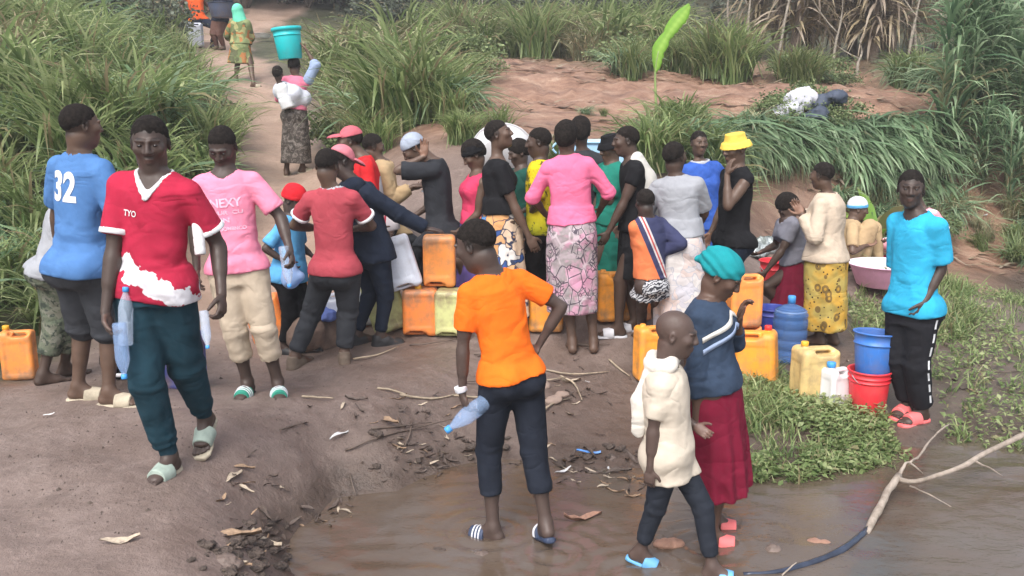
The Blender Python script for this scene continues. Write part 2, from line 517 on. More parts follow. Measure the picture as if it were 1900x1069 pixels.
def build_terrain():
    rows = [-6.0]
    while rows[-1] < 118:
        y = rows[-1]; rows.append(y + (.3 if y < 2.4 else .034 + max(0, y - 3) * .0085 if y < 14 else .13 + (y - 14) * .028))
    rows = np.array(rows); nu = 330
    u = np.linspace(-1, 1, nu)
    YY, UU = np.meshgrid(rows, u, indexing='ij')
    XX = UU * (np.maximum(YY, 2) * .82 + 2.6)
    Z = ground(XX, YY)
    V = np.stack([XX, YY, Z], -1).reshape(-1, 3)
    i = np.arange(len(rows) - 1)[:, None] * nu + np.arange(nu - 1)[None]
    Q = np.stack([i, i + 1, i + nu + 1, i + nu], -1).reshape(-1, 4)
    # soils: r = wet mud, g = red terrace soil, b = grassy litter, a = pale trodden path
    x, y, z = V.T
    p = np.stack([x, y, 0 * x], -1)
    n = fbm(p * .9, 31, 3); n2 = fbm(p * 3, 41, 3)
    wet = 1 - sstep(.02, .20, z + .05 * n2 + .03 * n)
    wet = np.maximum(wet, .62 * (1 - sstep(.22, .40, z + .07 * n + .04 * n2)) * sstep(-1.9, -.9, x + .4 * n) * (1 - sstep(8, 9.5, y)))
    red = sstep(9.3, 11.5, y + n * .8) * sstep(-2.4, -1.2, x + .5 * n)
    pathx = np.interp(y, [7, 10, 12.6, 16, 18, 23], [-2.3, -2.7, -3.0, -4.5, -5.2, -7.3]); pw = np.interp(y, [7, 10, 13, 23], [1.4, .95, .72, .9])
    path = (1 - sstep(.6, 1.25, np.abs(x - pathx) / pw + .3 * n2)) * sstep(6.5, 8.5, y)
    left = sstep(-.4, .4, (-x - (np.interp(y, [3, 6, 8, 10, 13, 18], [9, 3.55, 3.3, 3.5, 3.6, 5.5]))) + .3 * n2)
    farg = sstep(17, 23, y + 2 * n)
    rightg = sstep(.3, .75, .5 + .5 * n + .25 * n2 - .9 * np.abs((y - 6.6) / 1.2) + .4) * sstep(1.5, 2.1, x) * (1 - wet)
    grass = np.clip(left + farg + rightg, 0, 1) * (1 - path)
    t = np.stack([wet, red * (1 - path), grass, path], -1)
    nt = NT('soil')
    tc = nt.n.new('ShaderNodeNewGeometry').outputs['Position']
    col = nt.n.new('ShaderNodeVertexColor'); col.layer_name = 'tint'
    sp = nt.n.new('ShaderNodeSeparateColor'); nt.l.new(col.outputs['Color'], sp.inputs[0])
    n1 = nt.noise(1.7, 8, .68, tc); n3 = nt.noise(14, 6, .7, tc); n4 = nt.noise(60, 4, .7, tc)
    dry = nt.ramp(n1, [(.28, (.142, .100, .082)), (.5, (.190, .140, .120)), (.72, (.245, .188, .166))])
    dry = nt.mix(nt.ramp(n3, [(.35, .5), (.6, 0.0)]), dry, (.115, .078, .062, 1))
    dry = nt.mix(nt.ramp(nt.noise(5, 6, .75, tc, .6), [(.56, 0.0), (.68, .5)]), dry, (.30, .235, .205, 1))
    mud = nt.ramp(n3, [(.3, (.055, .038, .029)), (.7, (.11, .077, .060))])
    redc = nt.ramp(nt.noise(2.2, 8, .7, nt.mapping((1, 2.4, 1), src=tc)), [(.3, (.13, .065, .042)), (.48, (.25, .140, .092)), (.6, (.33, .205, .142)), (.72, (.46, .34, .25))])
    redc = nt.mix(nt.ramp(n4, [(.35, .45), (.55, 0.0)]), redc, (.12, .06, .04, 1))
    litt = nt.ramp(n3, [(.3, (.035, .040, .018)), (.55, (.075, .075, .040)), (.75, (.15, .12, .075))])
    pth = nt.ramp(n1, [(.3, (.28, .185, .135)), (.7, (.42, .30, .235))])
    pth = nt.mix(nt.ramp(n3, [(.35, .4), (.55, 0.0)]), pth, (.2, .13, .095, 1))
    c = nt.mix(sp.outputs[1], dry, redc)
    c = nt.mix(col.outputs['Alpha'], c, pth)
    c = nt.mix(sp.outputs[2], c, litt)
    c = nt.mix(sp.outputs[0], c, mud)
    nt.base(c)
    wr = nt.ramp(n3, [(.35, .22), (.7, .55)])
    nt.rough(nt.mix(sp.outputs[0], nt.ramp(n1, [(.35, .45), (.6, .72)]), wr))
    h = nt.math('ADD', nt.math('MULTIPLY', n3, .6), nt.math('MULTIPLY', n4, .25))
    h = nt.math('ADD', h, nt.math('MULTIPLY', nt.noise(4, 5, .6, tc), .8))
    nt.bump(h, .8, .035)
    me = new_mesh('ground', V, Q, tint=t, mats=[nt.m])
    o = link('ground', me); tag(o, 'trodden reddish brown earth rising to a terrace and hill', None, kind='structure')
build_terrain()

# ------------------------------------------------------------------ water
def build_water():
    nx, ny = 420, 260
    xs = np.linspace(-3.4, 9, nx); ys = np.concatenate([np.linspace(-5, 3.2, 30)[:-1], np.linspace(3.2, 7.4, ny)])
    Yg, Xg = np.meshgrid(ys, xs, indexing='ij')
    p = np.stack([Xg * 1.0, Yg * 1.6, 0 * Xg], -1)
    Z = .0035 * fbm(p * 3.2, 51, 3) + .0012 * np.sin(Yg * 26 + 9 * noise3(p * 1.3, 8) + Xg * 9)
    for (px, py, a) in ((905, 985, .012), (1025, 1030, .010), (1310, 1010, .008), (1165, 1060, .008)):
        c = UZ(px, py, 0); r = np.hypot(Xg - c[0], Yg - c[1]); Z += a * np.sin(r * 55) * np.exp(-r * 5.5)
    Z += .010 * noise3(np.stack([Xg * 5.5, Yg * 11, 0 * Xg], -1), 91) * np.clip(noise3(np.stack([Xg * .9, Yg * 1.3, 0 * Xg], -1), 92) + .35, 0, 1)
    V = np.stack([Xg, Yg, Z], -1).reshape(-1, 3); nyy = len(ys)
    i = np.arange(nyy - 1)[:, None] * nx + np.arange(nx - 1)[None]
    Q = np.stack([i, i + 1, i + nx + 1, i + nx], -1).reshape(-1, 4)
    nt = NT('muddy_water')
    tc = nt.n.new('ShaderNodeNewGeometry').outputs['Position']
    n1 = nt.noise(1.1, 4, .6, tc)
    nt.base(nt.ramp(n1, [(.3, (.085, .056, .036)), (.5, (.100, .073, .054)), (.7, (.110, .088, .074))]))
    nt.rough(.045); nt.b.inputs['IOR'].default_value = 1.6; nt.b.inputs['Specular IOR Level'].default_value = .6
    h = nt.math('ADD', nt.noise(9, 4, .6, nt.mapping((1, 1.6, 1), src=tc), .3), nt.math('MULTIPLY', nt.noise(34, 3, .6, nt.mapping((1, 2.0, 1), src=tc)), .35))
    nt.bump(h, .42, .012)
    o = link('water', new_mesh('water', V, Q, mats=[nt.m])); tag(o, 'shallow muddy brown stream water with small ripples', None, kind='structure')
build_water()
# ------------------------------------------------------------------ people
MALE = [(-.27, .10, .09), (-.16, .155, .115), (0, .163, .122), (.2, .142, .108), (.42, .150, .108), (.66, .172, .118), (.84, .168, .108), (.95, .120, .085), (1.03, .062, .060)]
FEM = [(-.27, .11, .10), (-.16, .172, .130), (0, .172, .132), (.22, .128, .098), (.42, .136, .104), (.66, .150, .112), (.84, .148, .098), (.95, .105, .078), (1.03, .055, .054)]
def ik(a, c, l1, l2, hint):
    a = np.array(a, float); c = np.array(c, float); v = c - a; d = np.linalg.norm(v)
    if d > (l1 + l2) * .999: k = d / ((l1 + l2) * .999); l1 *= k; l2 *= k
    if d < abs(l1 - l2) * 1.05: d = abs(l1 - l2) * 1.05
    u = nrm(v); x = (l1 * l1 - l2 * l2 + d * d) / (2 * d); h = math.sqrt(max(l1 * l1 - x * x, 0))
    hp = np.asarray(hint, float) - u * float(np.dot(hint, u)); hp = nrm(hp)
    return a + u * x + hp * h
def rotv(v, axis, ang):
    axis = nrm(axis); c, s = math.cos(ang), math.sin(ang)
    return v * c + np.cross(axis, v) * s + axis * float(axis @ v) * (1 - c)
def hand_prims(wr, d, th, side, s, curl=.35, spread=.06, thumb=.5, near=True):
    """list of (a,b,r1,r2,k,flat). side +1 left hand, -1 right hand; th = thumb side"""
    d = nrm(d); th = nrm(th - d * float(np.dot(th, d))); n = np.cross(d, th) * side   # palm faces n
    P = []
    w = wr
    P.append((w, w + d * .045 * s, .026 * s, .034 * s, .012 * s, (n, .58)))
    P.append((w + d * .040 * s + th * .012 * s, w + d * .078 * s + th * .014 * s, .031 * s, .026 * s, .012 * s, (n, .52)))
    P.append((w + d * .040 * s - th * .010 * s, w + d * .074 * s - th * .016 * s, .030 * s, .024 * s, .012 * s, (n, .52)))
    for i, (o, L) in enumerate(((.031, .070), (.0105, .079), (-.010, .073), (-.029, .058))):
        b = w + (d * (.085 - (.006 if i == 3 else 0)) + th * o) * s
        dd = nrm(d + th * o / .03 * spread)
        r = (.0098 - .0007 * (i == 3)) * s
        a = b - dd * .012 * s
        for j, f in enumerate((.46, .30, .24)):
            dd = rotv(dd, np.cross(dd, n), curl * (1.0 if j else .75) * (1 + .08 * i))
            e = (b if j == 0 else a) + dd * L * f * s
            P.append((a, e, r * (1 - .07 * j), r * (1 - .07 * (j + 1)), .0035 * s, None)); a = e
    a = w + (d * .022 + th * .026) * s
    dd = nrm(d * .65 + th * .75 + n * .25)
    for j, L in enumerate((.038, .032, .026)):
        e = a + dd * L * s
        P.append((a, e, (.0145 - .002 * j) * s, (.0125 - .0018 * j) * s, .008 * s if j == 0 else .003 * s, None)); a = e
        dd = nrm(dd + (n * .35 - th * .35 + d * .25) * thumb * 1.4)
    return P, w + d * .095 * s + n * .022 * s, n, th
def head_frame(yaw, pitch, roll):
    L = np.array([math.cos(yaw), math.sin(yaw), 0.]); F = np.array([math.sin(yaw), -math.cos(yaw), 0.]); Up = np.array([0, 0, 1.])
    F2 = F * math.cos(pitch) - Up * math.sin(pitch); U2 = Up * math.cos(pitch) + F * math.sin(pitch)
    L3 = L * math.cos(roll) + U2 * math.sin(roll); U3 = U2 * math.cos(roll) - L * math.sin(roll)
    return L3, F2, U3
DECI = []
def decimate_all():
    for o, r in DECI:
        m = o.modifiers.new('d', 'DECIMATE'); m.ratio = r
    dg = bpy.context.evaluated_depsgraph_get()
    for o, r in DECI:
        me = bpy.data.meshes.new_from_object(o.evaluated_get(dg)); old = o.data
        o.modifiers.clear(); o.data = me; nm = old.name; bpy.data.meshes.remove(old); me.name = nm
    DECI.clear()
class P: pass
BUDGET = {'tris': 0}
def build_person(label, Y, s, yaw, hip, neck, head, hy=None, hp=0, hr=0, fL=None, fR=None, hL=None, hR=None, sex='m', size=1.0, hs=1.04,
                 eL=None, eR=None, thL=None, thR=None, cL=.4, cR=.4, hdL=None, hdR=None, kh=None, kL=None, kR=None, toeL=None, toeR=None, skin=(.060, .038, .029),
                 res=.010, top=None, bottom=None, hat='hair', shoes='slide', shoe_col=None, lie=None, feet=True, girth=None, py=None, shoulder_yaw=0, strap=None,
                 eyes=False, group=None, extra=None, wristz=False, fit=False, trim=None):
    q = P(); q.s = s; D = math.radians
    if girth is None: girth = .86 if sex == 'm' else .95
    yw = D(yaw); q.yaw = yw
    pyw = D(py) if py is not None else yw
    kp = lambda k, dz=0: U(k[0], k[1], Y + (k[2] if len(k) > 2 else 0))
    hipC, nk = kp(hip), kp(neck)
    q.feet = []
    up = nrm(nk - hipC); T = np.linalg.norm(nk - hipC)
    Lx = np.array([math.cos(yw), math.sin(yw), 0.]); L = nrm(Lx - up * float(Lx @ up)); F = np.cross(L, up)
    PLx = np.array([math.cos(pyw), math.sin(pyw), 0.]); PL = PLx; PF = np.array([math.sin(pyw), -math.cos(pyw), 0.])
    # ground under the person
    base_xy = hipC[:2].copy()
    # feet
    def foot(k):
        if k is None: return None
        p = kp(k)
        lift = k[3] if len(k) > 3 else 0.0
        g = ground(np.array([p[0]]), np.array([p[1]]))[0]
        return np.array([p[0], p[1], max(g, -.025) + lift])
    flp, frp = foot(fL), foot(fR)
    fm = [f for f in (flp, frp) if f is not None]
    b = np.mean(fm, 0) if fm else np.array([*base_xy, gz(*base_xy)])
    if wristz: pass
    base = np.array([b[0], b[1], min([f[2] for f in fm]) if fm else b[2]])
    q.base = base
    R = lambda v: np.asarray(v, float) - base
    hipC, nk = R(hipC), R(nk)
    q.hipC, q.nk, q.up, q.L, q.F, q.T = hipC, nk, up, L, F, T
    tabm = MALE if sex == 'm' else FEM
    q.tab = [(t * T, w * s * girth, d * s * girth) for t, w, d in tabm]
    sw = (.158 if sex == 'm' else .150) * s
    SY = D(shoulder_yaw); LS = nrm(L * math.cos(SY) + F * -math.sin(SY))
    shL = nk + LS * sw - up * .075 * s; shR = nk - LS * sw - up * .075 * s
    q.shL, q.shR, q.LS = shL, shR, LS
    HJ = .088 * s
    hjL = hipC + PL * HJ - up * .05 * s; hjR = hipC - PL * HJ - up * .05 * s
    q.hjL, q.hjR = hjL, hjR
    hint = np.asarray(kh, float) if kh is not None else PF
    q.ank = {}; q.knee = {}
    lk = {'L': 1.0, 'R': 1.0}
    if kh is None and kL is None and kR is None or fit:
        ds = []
        for fp, hj, ft in ((flp, hjL, fL), (frp, hjR, fR)):
            if fp is not None: ds.append(np.linalg.norm(R(fp) + np.array([0, 0, .085 * s + (.10 * s if len(ft) > 4 else 0)]) - hj))
        if ds: lk = [float(np.clip(d_ / (.845 * s * .985), .74, 1.2)) for d_ in ds]; lk = {'L': lk[0] if flp is not None else 1, 'R': lk[-1]}
    for nm, fp, hj, kk, toe in (('L', flp, hjL, kL, toeL), ('R', frp, hjR, kR, toeR)):
        if fp is None: q.ank[nm] = None; continue
        f = R(fp); ty = D(toe) if toe is not None else pyw + (D(6) if nm == 'L' else -D(6))
        tf = np.array([math.sin(ty), -math.cos(ty), 0.])
        lf_ = (fL if nm == 'L' else fR)[4] if len(fL if nm == 'L' else fR) > 4 else 0.0
        an = f + np.array([0, 0, .085 * s]) if not lf_ else f + (tf * (-.15 * math.cos(lf_) + .085 * math.sin(lf_) + .15) + np.array([0, 0, 1.]) * (.15 * math.sin(lf_) + .085 * math.cos(lf_))) * s
        kn = ik(hj, an, .435 * s * lk[nm], .41 * s * lk[nm], kk if kk is not None else hint)
        q.ank[nm] = (an, tf, f, (fL if nm == 'L' else fR)[4] if len(fL if nm == 'L' else fR) > 4 else 0.0); q.knee[nm] = kn
    # arms
    q.arm = {}
    for nm, sg, sh, h, e, th, cu, hd in (('L', 1, shL, hL, eL, thL, cL, hdL), ('R', -1, shR, hR, eR, thR, cR, hdR)):
        if h == 'none': continue
        if h is None: wr = sh + (-up * .50 + F * .05 + L * sg * .10) * s
        else: wr = R(kp(h))
        el = ik(sh, wr, .29 * s, .255 * s, np.asarray(e, float) if e is not None else (-F * .7 + L * sg * .5 - np.array([0, 0, .3])))
        d = nrm(wr - el) if hd is None else nrm(np.asarray(hd, float))
        thv = np.asarray(th, float) if th is not None else F
        if abs(float(thv @ d)) > .92: thv = L * -sg + up * .3
        hpr, grip, pn, tdir = hand_prims(wr, d, thv, sg, s * (1.0 if hs <= 1.02 else .92), cu)
        q.arm[nm] = (sh, el, wr, d, hpr, grip, pn, tdir)
    HC = R(kp(head)); hyw = D(hy) if hy is not None else yw
    HL, HF, HU = head_frame(hyw, D(hp), D(hr)); q.HC, q.HL, q.HF, q.HU = HC, HL, HF, HU
    m = s * hs; q.m = m
    hd_ = lambda x, y, z: HC + (HL * x - HF * y + HU * z) * m     # y forward is negative
    # ---- body field
    pts = [hipC, nk, HC] + [v for a in q.arm.values() for v in (a[1], a[2], a[5])] + [a[0] for a in q.ank.values() if a is not None] + [k for k in q.knee.values()] + [hipC - up * .3 * T]
    pts = np.array(pts); lo = pts.min(0) - .20 * s; hi = pts.max(0) + .20 * s
    hf = res * .5
    fine = [(HC - .15 * m, HC + .15 * m, hf)]
    for a in q.arm.values(): fine.append((a[2] + a[3] * .1 * s - .12 * s, a[2] + a[3] * .1 * s + .12 * s, hf * 1.0))
    for nm, a in q.ank.items():
        if a is not None and feet: fine.append((a[2] - np.array([.3, .3, .02]) * s, a[2] + np.array([.3, .3, .06]) * s, res * .7))
    B = Field(lo, hi, res * 1.35, fine)
    B.loft(hipC, L, F, up, q.tab, k=.0)
    if sex == 'f':
        for sg in (-1, 1): B.ell(hipC + up * .66 * T + F * .085 * s + L * sg * .065 * s, np.eye(3), (.055 * s,) * 3, .03)
    for sg in (-1, 1): B.ell(hipC - PF * .075 * s + PL * sg * .065 * s - up * .06 * s, np.eye(3), (.085 * s,) * 3, .04)
    ar = .92 if sex == 'f' else 1.0
    ar *= (.9 if hs > 1.08 else 1) * (0.5 + 0.5 * girth)
    for sg, sh in ((1, shL), (-1, shR)):
        B.cone(nk - up * .035 * s + L * sg * .035 * s, sh, .050 * s, .053 * s * ar, .035)
    for nm, a in q.arm.items():
        sh, el, wr, d = a[:4]
        B.cone(sh, el, .052 * s * ar, .038 * s * ar, .025); B.cone(sh + (el - sh) * .35, sh + (el - sh) * .7, .049 * s * ar, .043 * s * ar, .02)
        B.cone(el, wr, .038 * s * ar, .0255 * s * ar, .01); B.cone(el + (wr - el) * .12, el + (wr - el) * .5, .042 * s * ar, .034 * s * ar, .02)
        for (pa, pb, r1, r2, k, fl) in a[4]: B.cone(pa, pb, r1, r2, k, flat=fl)
    for nm, sg, hj in (('L', 1, hjL), ('R', -1, hjR)):
        if q.ank[nm] is None: continue
        an, tf, f, lift = q.ank[nm]; kn = q.knee[nm]
        B.cone(hj, kn, .088 * s, .054 * s, .04); B.cone(kn, an, .052 * s, .035 * s, .01)
        cb = kn + (an - kn) * .28 - tf * .014 * s; B.cone(kn + (an - kn) * .12 - tf * .008 * s, kn + (an - kn) * .55 - tf * .006 * s, .054 * s, .043 * s, .02)
        B.ell(kn + tf * .010 * s, np.eye(3), (.043 * s,) * 3, .02)
        if feet:
            # pitch of the foot about the ball (heel lifted)
            def fo(x, y, z):   # x sideways (medial +), y forward, z up from the sole
                c, sn = math.cos(lift), math.sin(lift)
                yy, zz = y - .15, z
                y2 = .15 + yy * c + zz * sn; z2 = -yy * sn + zz * c
                side = np.cross(tf, [0, 0, 1.0]) * (-1 if sg > 0 else 1)
                side = -side
                return f + (side * x + tf * y2 + np.array([0, 0, 1.]) * z2) * s
            B.cone(an, fo(0, -.028, .034), .034 * s, .031 * s, .02)
            B.cone(fo(0, -.03, .030), fo(.004, .10, .026), .031 * s, .036 * s, .03)
            B.cone(an, fo(.006, .085, .032), .032 * s, .030 * s, .03)
            B.ell(fo(.002, .12, .022), [nrm(np.cross(tf, [0, 0, 1.])), tf, np.array([0, 0, 1.])], (.045 * s, .05 * s, .021 * s), .02)
            for i, (x, yl, r) in enumerate(((.028, .188, .0135), (.009, .186, .0098), (-.007, .180, .0095), (-.021, .171, .009), (-.034, .158, .0085))):
                B.cone(fo(x, .13, .018), fo(x * 1.05, yl, .012), r * s, r * s * .9, .004)
            q.__dict__['fo' + nm] = fo
    # neck + head
    B.cone(nk - up * .03 * s, hd_(0, .028, -.055), (.058 if sex == 'm' else .050) * s, (.051 if sex == 'm' else .043) * m, .03)
    RH = [HL, -HF, HU]
    E = lambda x, y, z, rx, ry, rz, k=.012, op='u': B.ell(hd_(x, y, z), RH, (rx * m, ry * m, rz * m), k * m, op)
    E(0, .012, .030, .0745, .095, .087, .0); E(0, -.028, -.032, .058, .067, .080, .035)
    E(0, -.058, -.090, .027, .028, .025, .03); E(0, .0, -.06, .055, .06, .05, .03)
    for sg in (-1, 1):
        E(sg * .030, -.100, .010, .019, .013, .011, .012, 's')
        E(sg * .042, -.068, -.012, .019, .018, .018, .03)
        E(sg * .031, -.080, .010, .0135, .0125, .0115, .004)
        B.cone(hd_(sg * .012, -.093, .031), hd_(sg * .048, -.082, .030), .0065 * m, .006 * m, .014 * m)
        E(sg * .014, -.098, -.022, .010, .012, .009, .006)
        E(sg * .077, .006, -.004, .008, .017, .030, .008); E(sg * .083, .004, .000, .006, .008, .014, .004, 's')
    B.cone(hd_(0, -.092, .020), hd_(0, -.108, -.018), .0085 * m, .0125 * m, .010 * m)
    E(0, -.089, -.051, .020, .013, .0085, .006); E(0, -.087, -.064, .018, .013, .0100, .006)
    V, Q = B.mesh(); V = relax(V, Q, 1, .35)
    stub = hat in ('hair',) or (isinstance(hat, list) and hat and (hat[0] == 'hair' or isinstance(hat[0], list)))
    # local skin tone: lips, palms and soles paler, brows darker
    t = np.ones((len(V), 3)); lx = (V - HC) @ HL / m; ly = (V - HC) @ -HF / m; lz = (V - HC) @ HU / m
    lips = np.exp(-(((lx) / .020) ** 2 + ((lz + .057) / .011) ** 2) ** 2) * (ly < -.07)
    t *= 1 + lips[:, None] * np.array([.40, .12, .12])
    if stub or hat == 'shortafro':
        hl_ = lz - (-.030 + .0 * ly) + (ly < 0) * (-.55 * -ly * 1.0) * 0
        edge = lz + .55 * ly + .030 + .45 * np.maximum(0, -ly - .03)
        fade = np.clip((edge + .0) / .030, 0, 1) * (np.linalg.norm(V - HC, axis=1) < .16 * m) * (ly > -.075)
        front = np.clip((lz - .052) / .02, 0, 1) * (np.linalg.norm(V - HC, axis=1) < .16 * m)
        t *= 1 - .70 * np.maximum(fade * (ly > -.02), front)[:, None]
    brow = np.exp(-(((np.abs(lx) - .031) / .019) ** 2 + ((lz - .036) / .0055) ** 2) ** 2) * (ly < -.05)
    t *= 1 - .65 * brow[:, None]
    for nm, a in q.arm.items():
        dn = ((V - a[5]) @ a[6]); near = np.linalg.norm(V - a[5], axis=1) < .085 * s
        N_ = vnormals(V, Q)
        pal = near * np.clip(N_ @ a[6], 0, 1) ** .5
        t *= 1 + pal[:, None] * np.array([1.0, .8, .7])
    root = bpy.data.objects.new('person', None); COL.objects.link(root); root.location = tuple(base); root.empty_display_size = .2
    tag(root, label, 'person', group)
    q.root = root
    sk = skin_mat('skin_%02d' % int(skin[0] * 1000), skin)
    def obj(name, V, Q, mat, par=root, tint=None):
        me = new_mesh(name, V, Q, tint=tint, mats=[mat] if not isinstance(mat, (list, tuple)) else mat)
        o = link(name, me, par)
        if len(Q) > 900: DECI.append((o, .36 if name == 'body' else .34))
        return o
    obj('body', V, Q, sk, tint=t); BUDGET['tris'] += 2 * len(Q)
    q.obj = obj
    if eyes:
        for sg in (-1, 1):
            c = hd_(sg * .0315, -.0835, .0095); n = 10; vv = []; ff = []; mi = []
            er = .0118 * m
            for i in range(n // 2 + 1):
                a0 = math.pi * .55 * i / (n // 2)
                for j in range(n):
                    b0 = 2 * math.pi * j / n
                    vv.append(c + (HF * math.cos(a0) + HL * math.sin(a0) * math.cos(b0) * 1.0 + HU * math.sin(a0) * math.sin(b0) * .62) * er)
            for i in range(n // 2):
                for j in range(n):
                    ff.append((i * n + j, i * n + (j + 1) % n, (i + 1) * n + (j + 1) % n, (i + 1) * n + j)); mi.append(0 if i < 3 else 1)
            me = new_mesh('eye', np.array(vv), np.array(ff), mats=[plain('iris', (.012, .007, .005), .15, 0), plain('eye_white', (.05, .04, .036), .35, .05)], midx=mi)
            link('eye', me, root)
    # ---------------- garments
    g = res * 1.0
    def folds(V, Q, amp, seed, stretch=(9, 9, 4), rings=()):
        N = vnormals(V, Q)
        W = V + .05 * np.stack([noise3(V * 6, seed + 1), noise3(V * 6 + 9, seed + 2), noise3(V * 6 + 21, seed + 3)], 1)
        n = noise3(W * np.array(stretch) * .7, seed)
        n2 = 1 - 2.4 * np.abs(noise3(W @ (np.array([[8., 4, 0], [-3, 8, 3], [4, 3, 6.]]) * .75), seed + 5))
        d = amp * (n * .8 + 1.0 * np.maximum(n2, -.5))
        for (c, ax, half, f, a) in rings:   # bunched fabric around a limb
            tt = (V - c) @ ax; rad = np.linalg.norm(V - c - tt[:, None] * ax, axis=1)
            w = np.exp(-(tt / half) ** 2) * (rad < .16 * s)
            d = d + w * a * np.sin(tt * f + 2.5 * noise3(V * 7, seed + 9))
        return V + N * d[:, None]
    q.folds = folds
    sd = int(abs(label.__hash__()) % 97) if False else sum(map(ord, label)) % 97
    def garment_box(): return lo - .05, hi + .05
    if bottom and bottom['type'] in ('trousers', 'shorts'):
        G = Field(*garment_box(), g); w = bottom.get('w', .014) * s; ln = bottom.get('len', 1.9); wa = bottom.get('waist', .10)
        tb = [(-.24 * T, .13 * s + w * .7, .10 * s + w)] + [(z, a + w * .8, d + w * .8) for z, a, d in q.tab if -.24 * T < z < wa * T] + [(wa * T, .152 * s * girth + w * .4, .112 * s * girth + w * .4)]
        G.loft(hipC, nrm(PL - up * float(PL @ up)), np.cross(nrm(PL - up * float(PL @ up)), up), up, tb, k=0)
        for sg in (-1, 1): G.ell(hipC - PF * .075 * s + PL * sg * .065 * s - up * .06 * s, np.eye(3), (.085 * s + w,) * 3, .04)
        rings = []
        for nm, hj in (('L', hjL), ('R', hjR)):
            if q.ank[nm] is None: continue
            an = q.ank[nm][0]; kn = q.knee[nm]; kr = bottom.get('kr', .062) * s; ar_ = bottom.get('ar', .050) * s
            G.cone(hj, kn, .094 * s + w * .6, kr + w * .5, .04, cut=None if ln > 1 else (-.5, ln))
            if ln > 1:
                f2 = ln - 1; G.cone(kn, an, kr + w * .5, ar_, .012, cut=(-.5, f2))
                rings.append((kn, nrm(an - hj), .07 * s, 75 / s, bottom.get('bunch', .006) * .45 * s)); rings.append((kn + (an - kn) * min(f2, .95), nrm(an - kn), .07 * s, 95 / s, bottom.get('bunch', .006) * .45 * s))
            rings.append((hj, nrm(kn - hj), .08 * s, 60 / s, .0018 * s))
        q.botF = G
        V, Q = G.mesh(); V = relax(V, Q, 2, .5); V = folds(V, Q, bottom.get('amp', .005) * s, sd + 3, (8, 8, 3), rings)
        bo = obj(bottom.get('name', bottom['type']), V, Q, bottom['mat']); BUDGET['tris'] += 2 * len(Q); q.bot = bo; q.botG = G
        if bottom.get('cuff'):
            for nm in ('L', 'R'):
                if q.ank[nm] is None: continue
                an = q.ank[nm][0]; kn = q.knee[nm]; f2 = ln - 1
                C = Field(np.minimum(kn, an) - .1 * s, np.maximum(kn, an) + .1 * s, g * .8)
                C.cone(kn, an, bottom['cuff'] * s, bottom['cuff'] * s * .92, 0, cut=(f2 - .03, f2 + .13)); v_, q_ = C.mesh(); v_ = folds(v_, q_, .002, 3); obj('cuff', v_, q_, bottom['mat'], bo)
        if bottom.get('stripe'):
            for nm, hj, sg in (('L', hjL, 1), ('R', hjR, -1)):
                kn = q.knee[nm]; an = q.ank[nm][0]; ln_ = []
                side = PL * sg; tree = BVHTree.FromPolygons([tuple(v) for v in V], [tuple(x) for x in Q])
                for i in range(23):
                    f = i / 22 * 1.86 + .1; c = hj + (kn - hj) * min(f, 1) if f < 1 else kn + (an - kn) * (f - 1)
                    hit = tree.ray_cast(Vector(c + side * .3), Vector(-side), .4)
                    if hit[0] is not None: ln_.append(np.array(hit[0]) + side * .003)
                vs, fs = [], []
                for i, c in enumerate(ln_):
                    o_ = PF * .009 * s; vs += [c - o_, c + o_]
                    if i and i % 3: fs.append((2 * i - 2, 2 * i - 1, 2 * i + 1, 2 * i))
                if fs: obj('stripe', np.array(vs), np.array(fs), bottom['stripe'], bo)
    if bottom and bottom['type'] == 'skirt':
        G = Field(*garment_box(), g)
        hz = R(U(bottom['hem'][0], bottom['hem'][1], Y + (bottom['hem'][2] if len(bottom['hem']) > 2 else 0)))
        wc = hipC + up * bottom.get('waist', .24) * T
        ax = nrm(wc - hz); Ls = nrm(PL - ax * float(PL @ ax)); Fs = np.cross(Ls, ax); Lt = float(np.linalg.norm(wc - hz))
        hipz = Lt - bottom.get('waist', .24) * T - .10 * s
        hw, hdp = bottom.get('hw', .24) * s, bottom.get('hd', .20) * s
        tb = [(0, hw, hdp), (hipz * .5, (hw + .20 * s * girth) / 2, (hdp + .17 * s * girth) / 2), (hipz, .190 * s * girth, .165 * s * girth), (Lt - .08 * s, .165 * s * girth, .135 * s * girth), (Lt, .148 * s * girth, .118 * s * girth)]
        nf = bottom.get('nf', 9); fa = bottom.get('fa', .010) * s
        fo_ = lambda th, z: fa * np.clip(1 - z / (Lt * .85), 0, 1) * (np.sin(nf * th + 1.7 * np.sin(2 * th + sd)) + .5 * np.sin((2 * nf - 5) * th + sd))
        G.loft(hz, Ls, Fs, ax, tb, p=2.15, k=0, fold=fo_)
        for sg in (-1, 1): G.ell(hipC - PF * .08 * s + PL * sg * .065 * s - up * .06 * s, np.eye(3), (.098 * s,) * 3, .05)
        if bottom.get('over') is None: q.botF = G
        V, Q = G.mesh(); V = relax(V, Q, 2, .5); V = folds(V, Q, bottom.get('amp', .006) * s, sd + 3, (7, 7, 3))
        bo = obj(bottom.get('name', 'skirt'), V, Q, bottom['mat']); BUDGET['tris'] += 2 * len(Q); q.bot = bo
        if bottom.get('name2'): pass
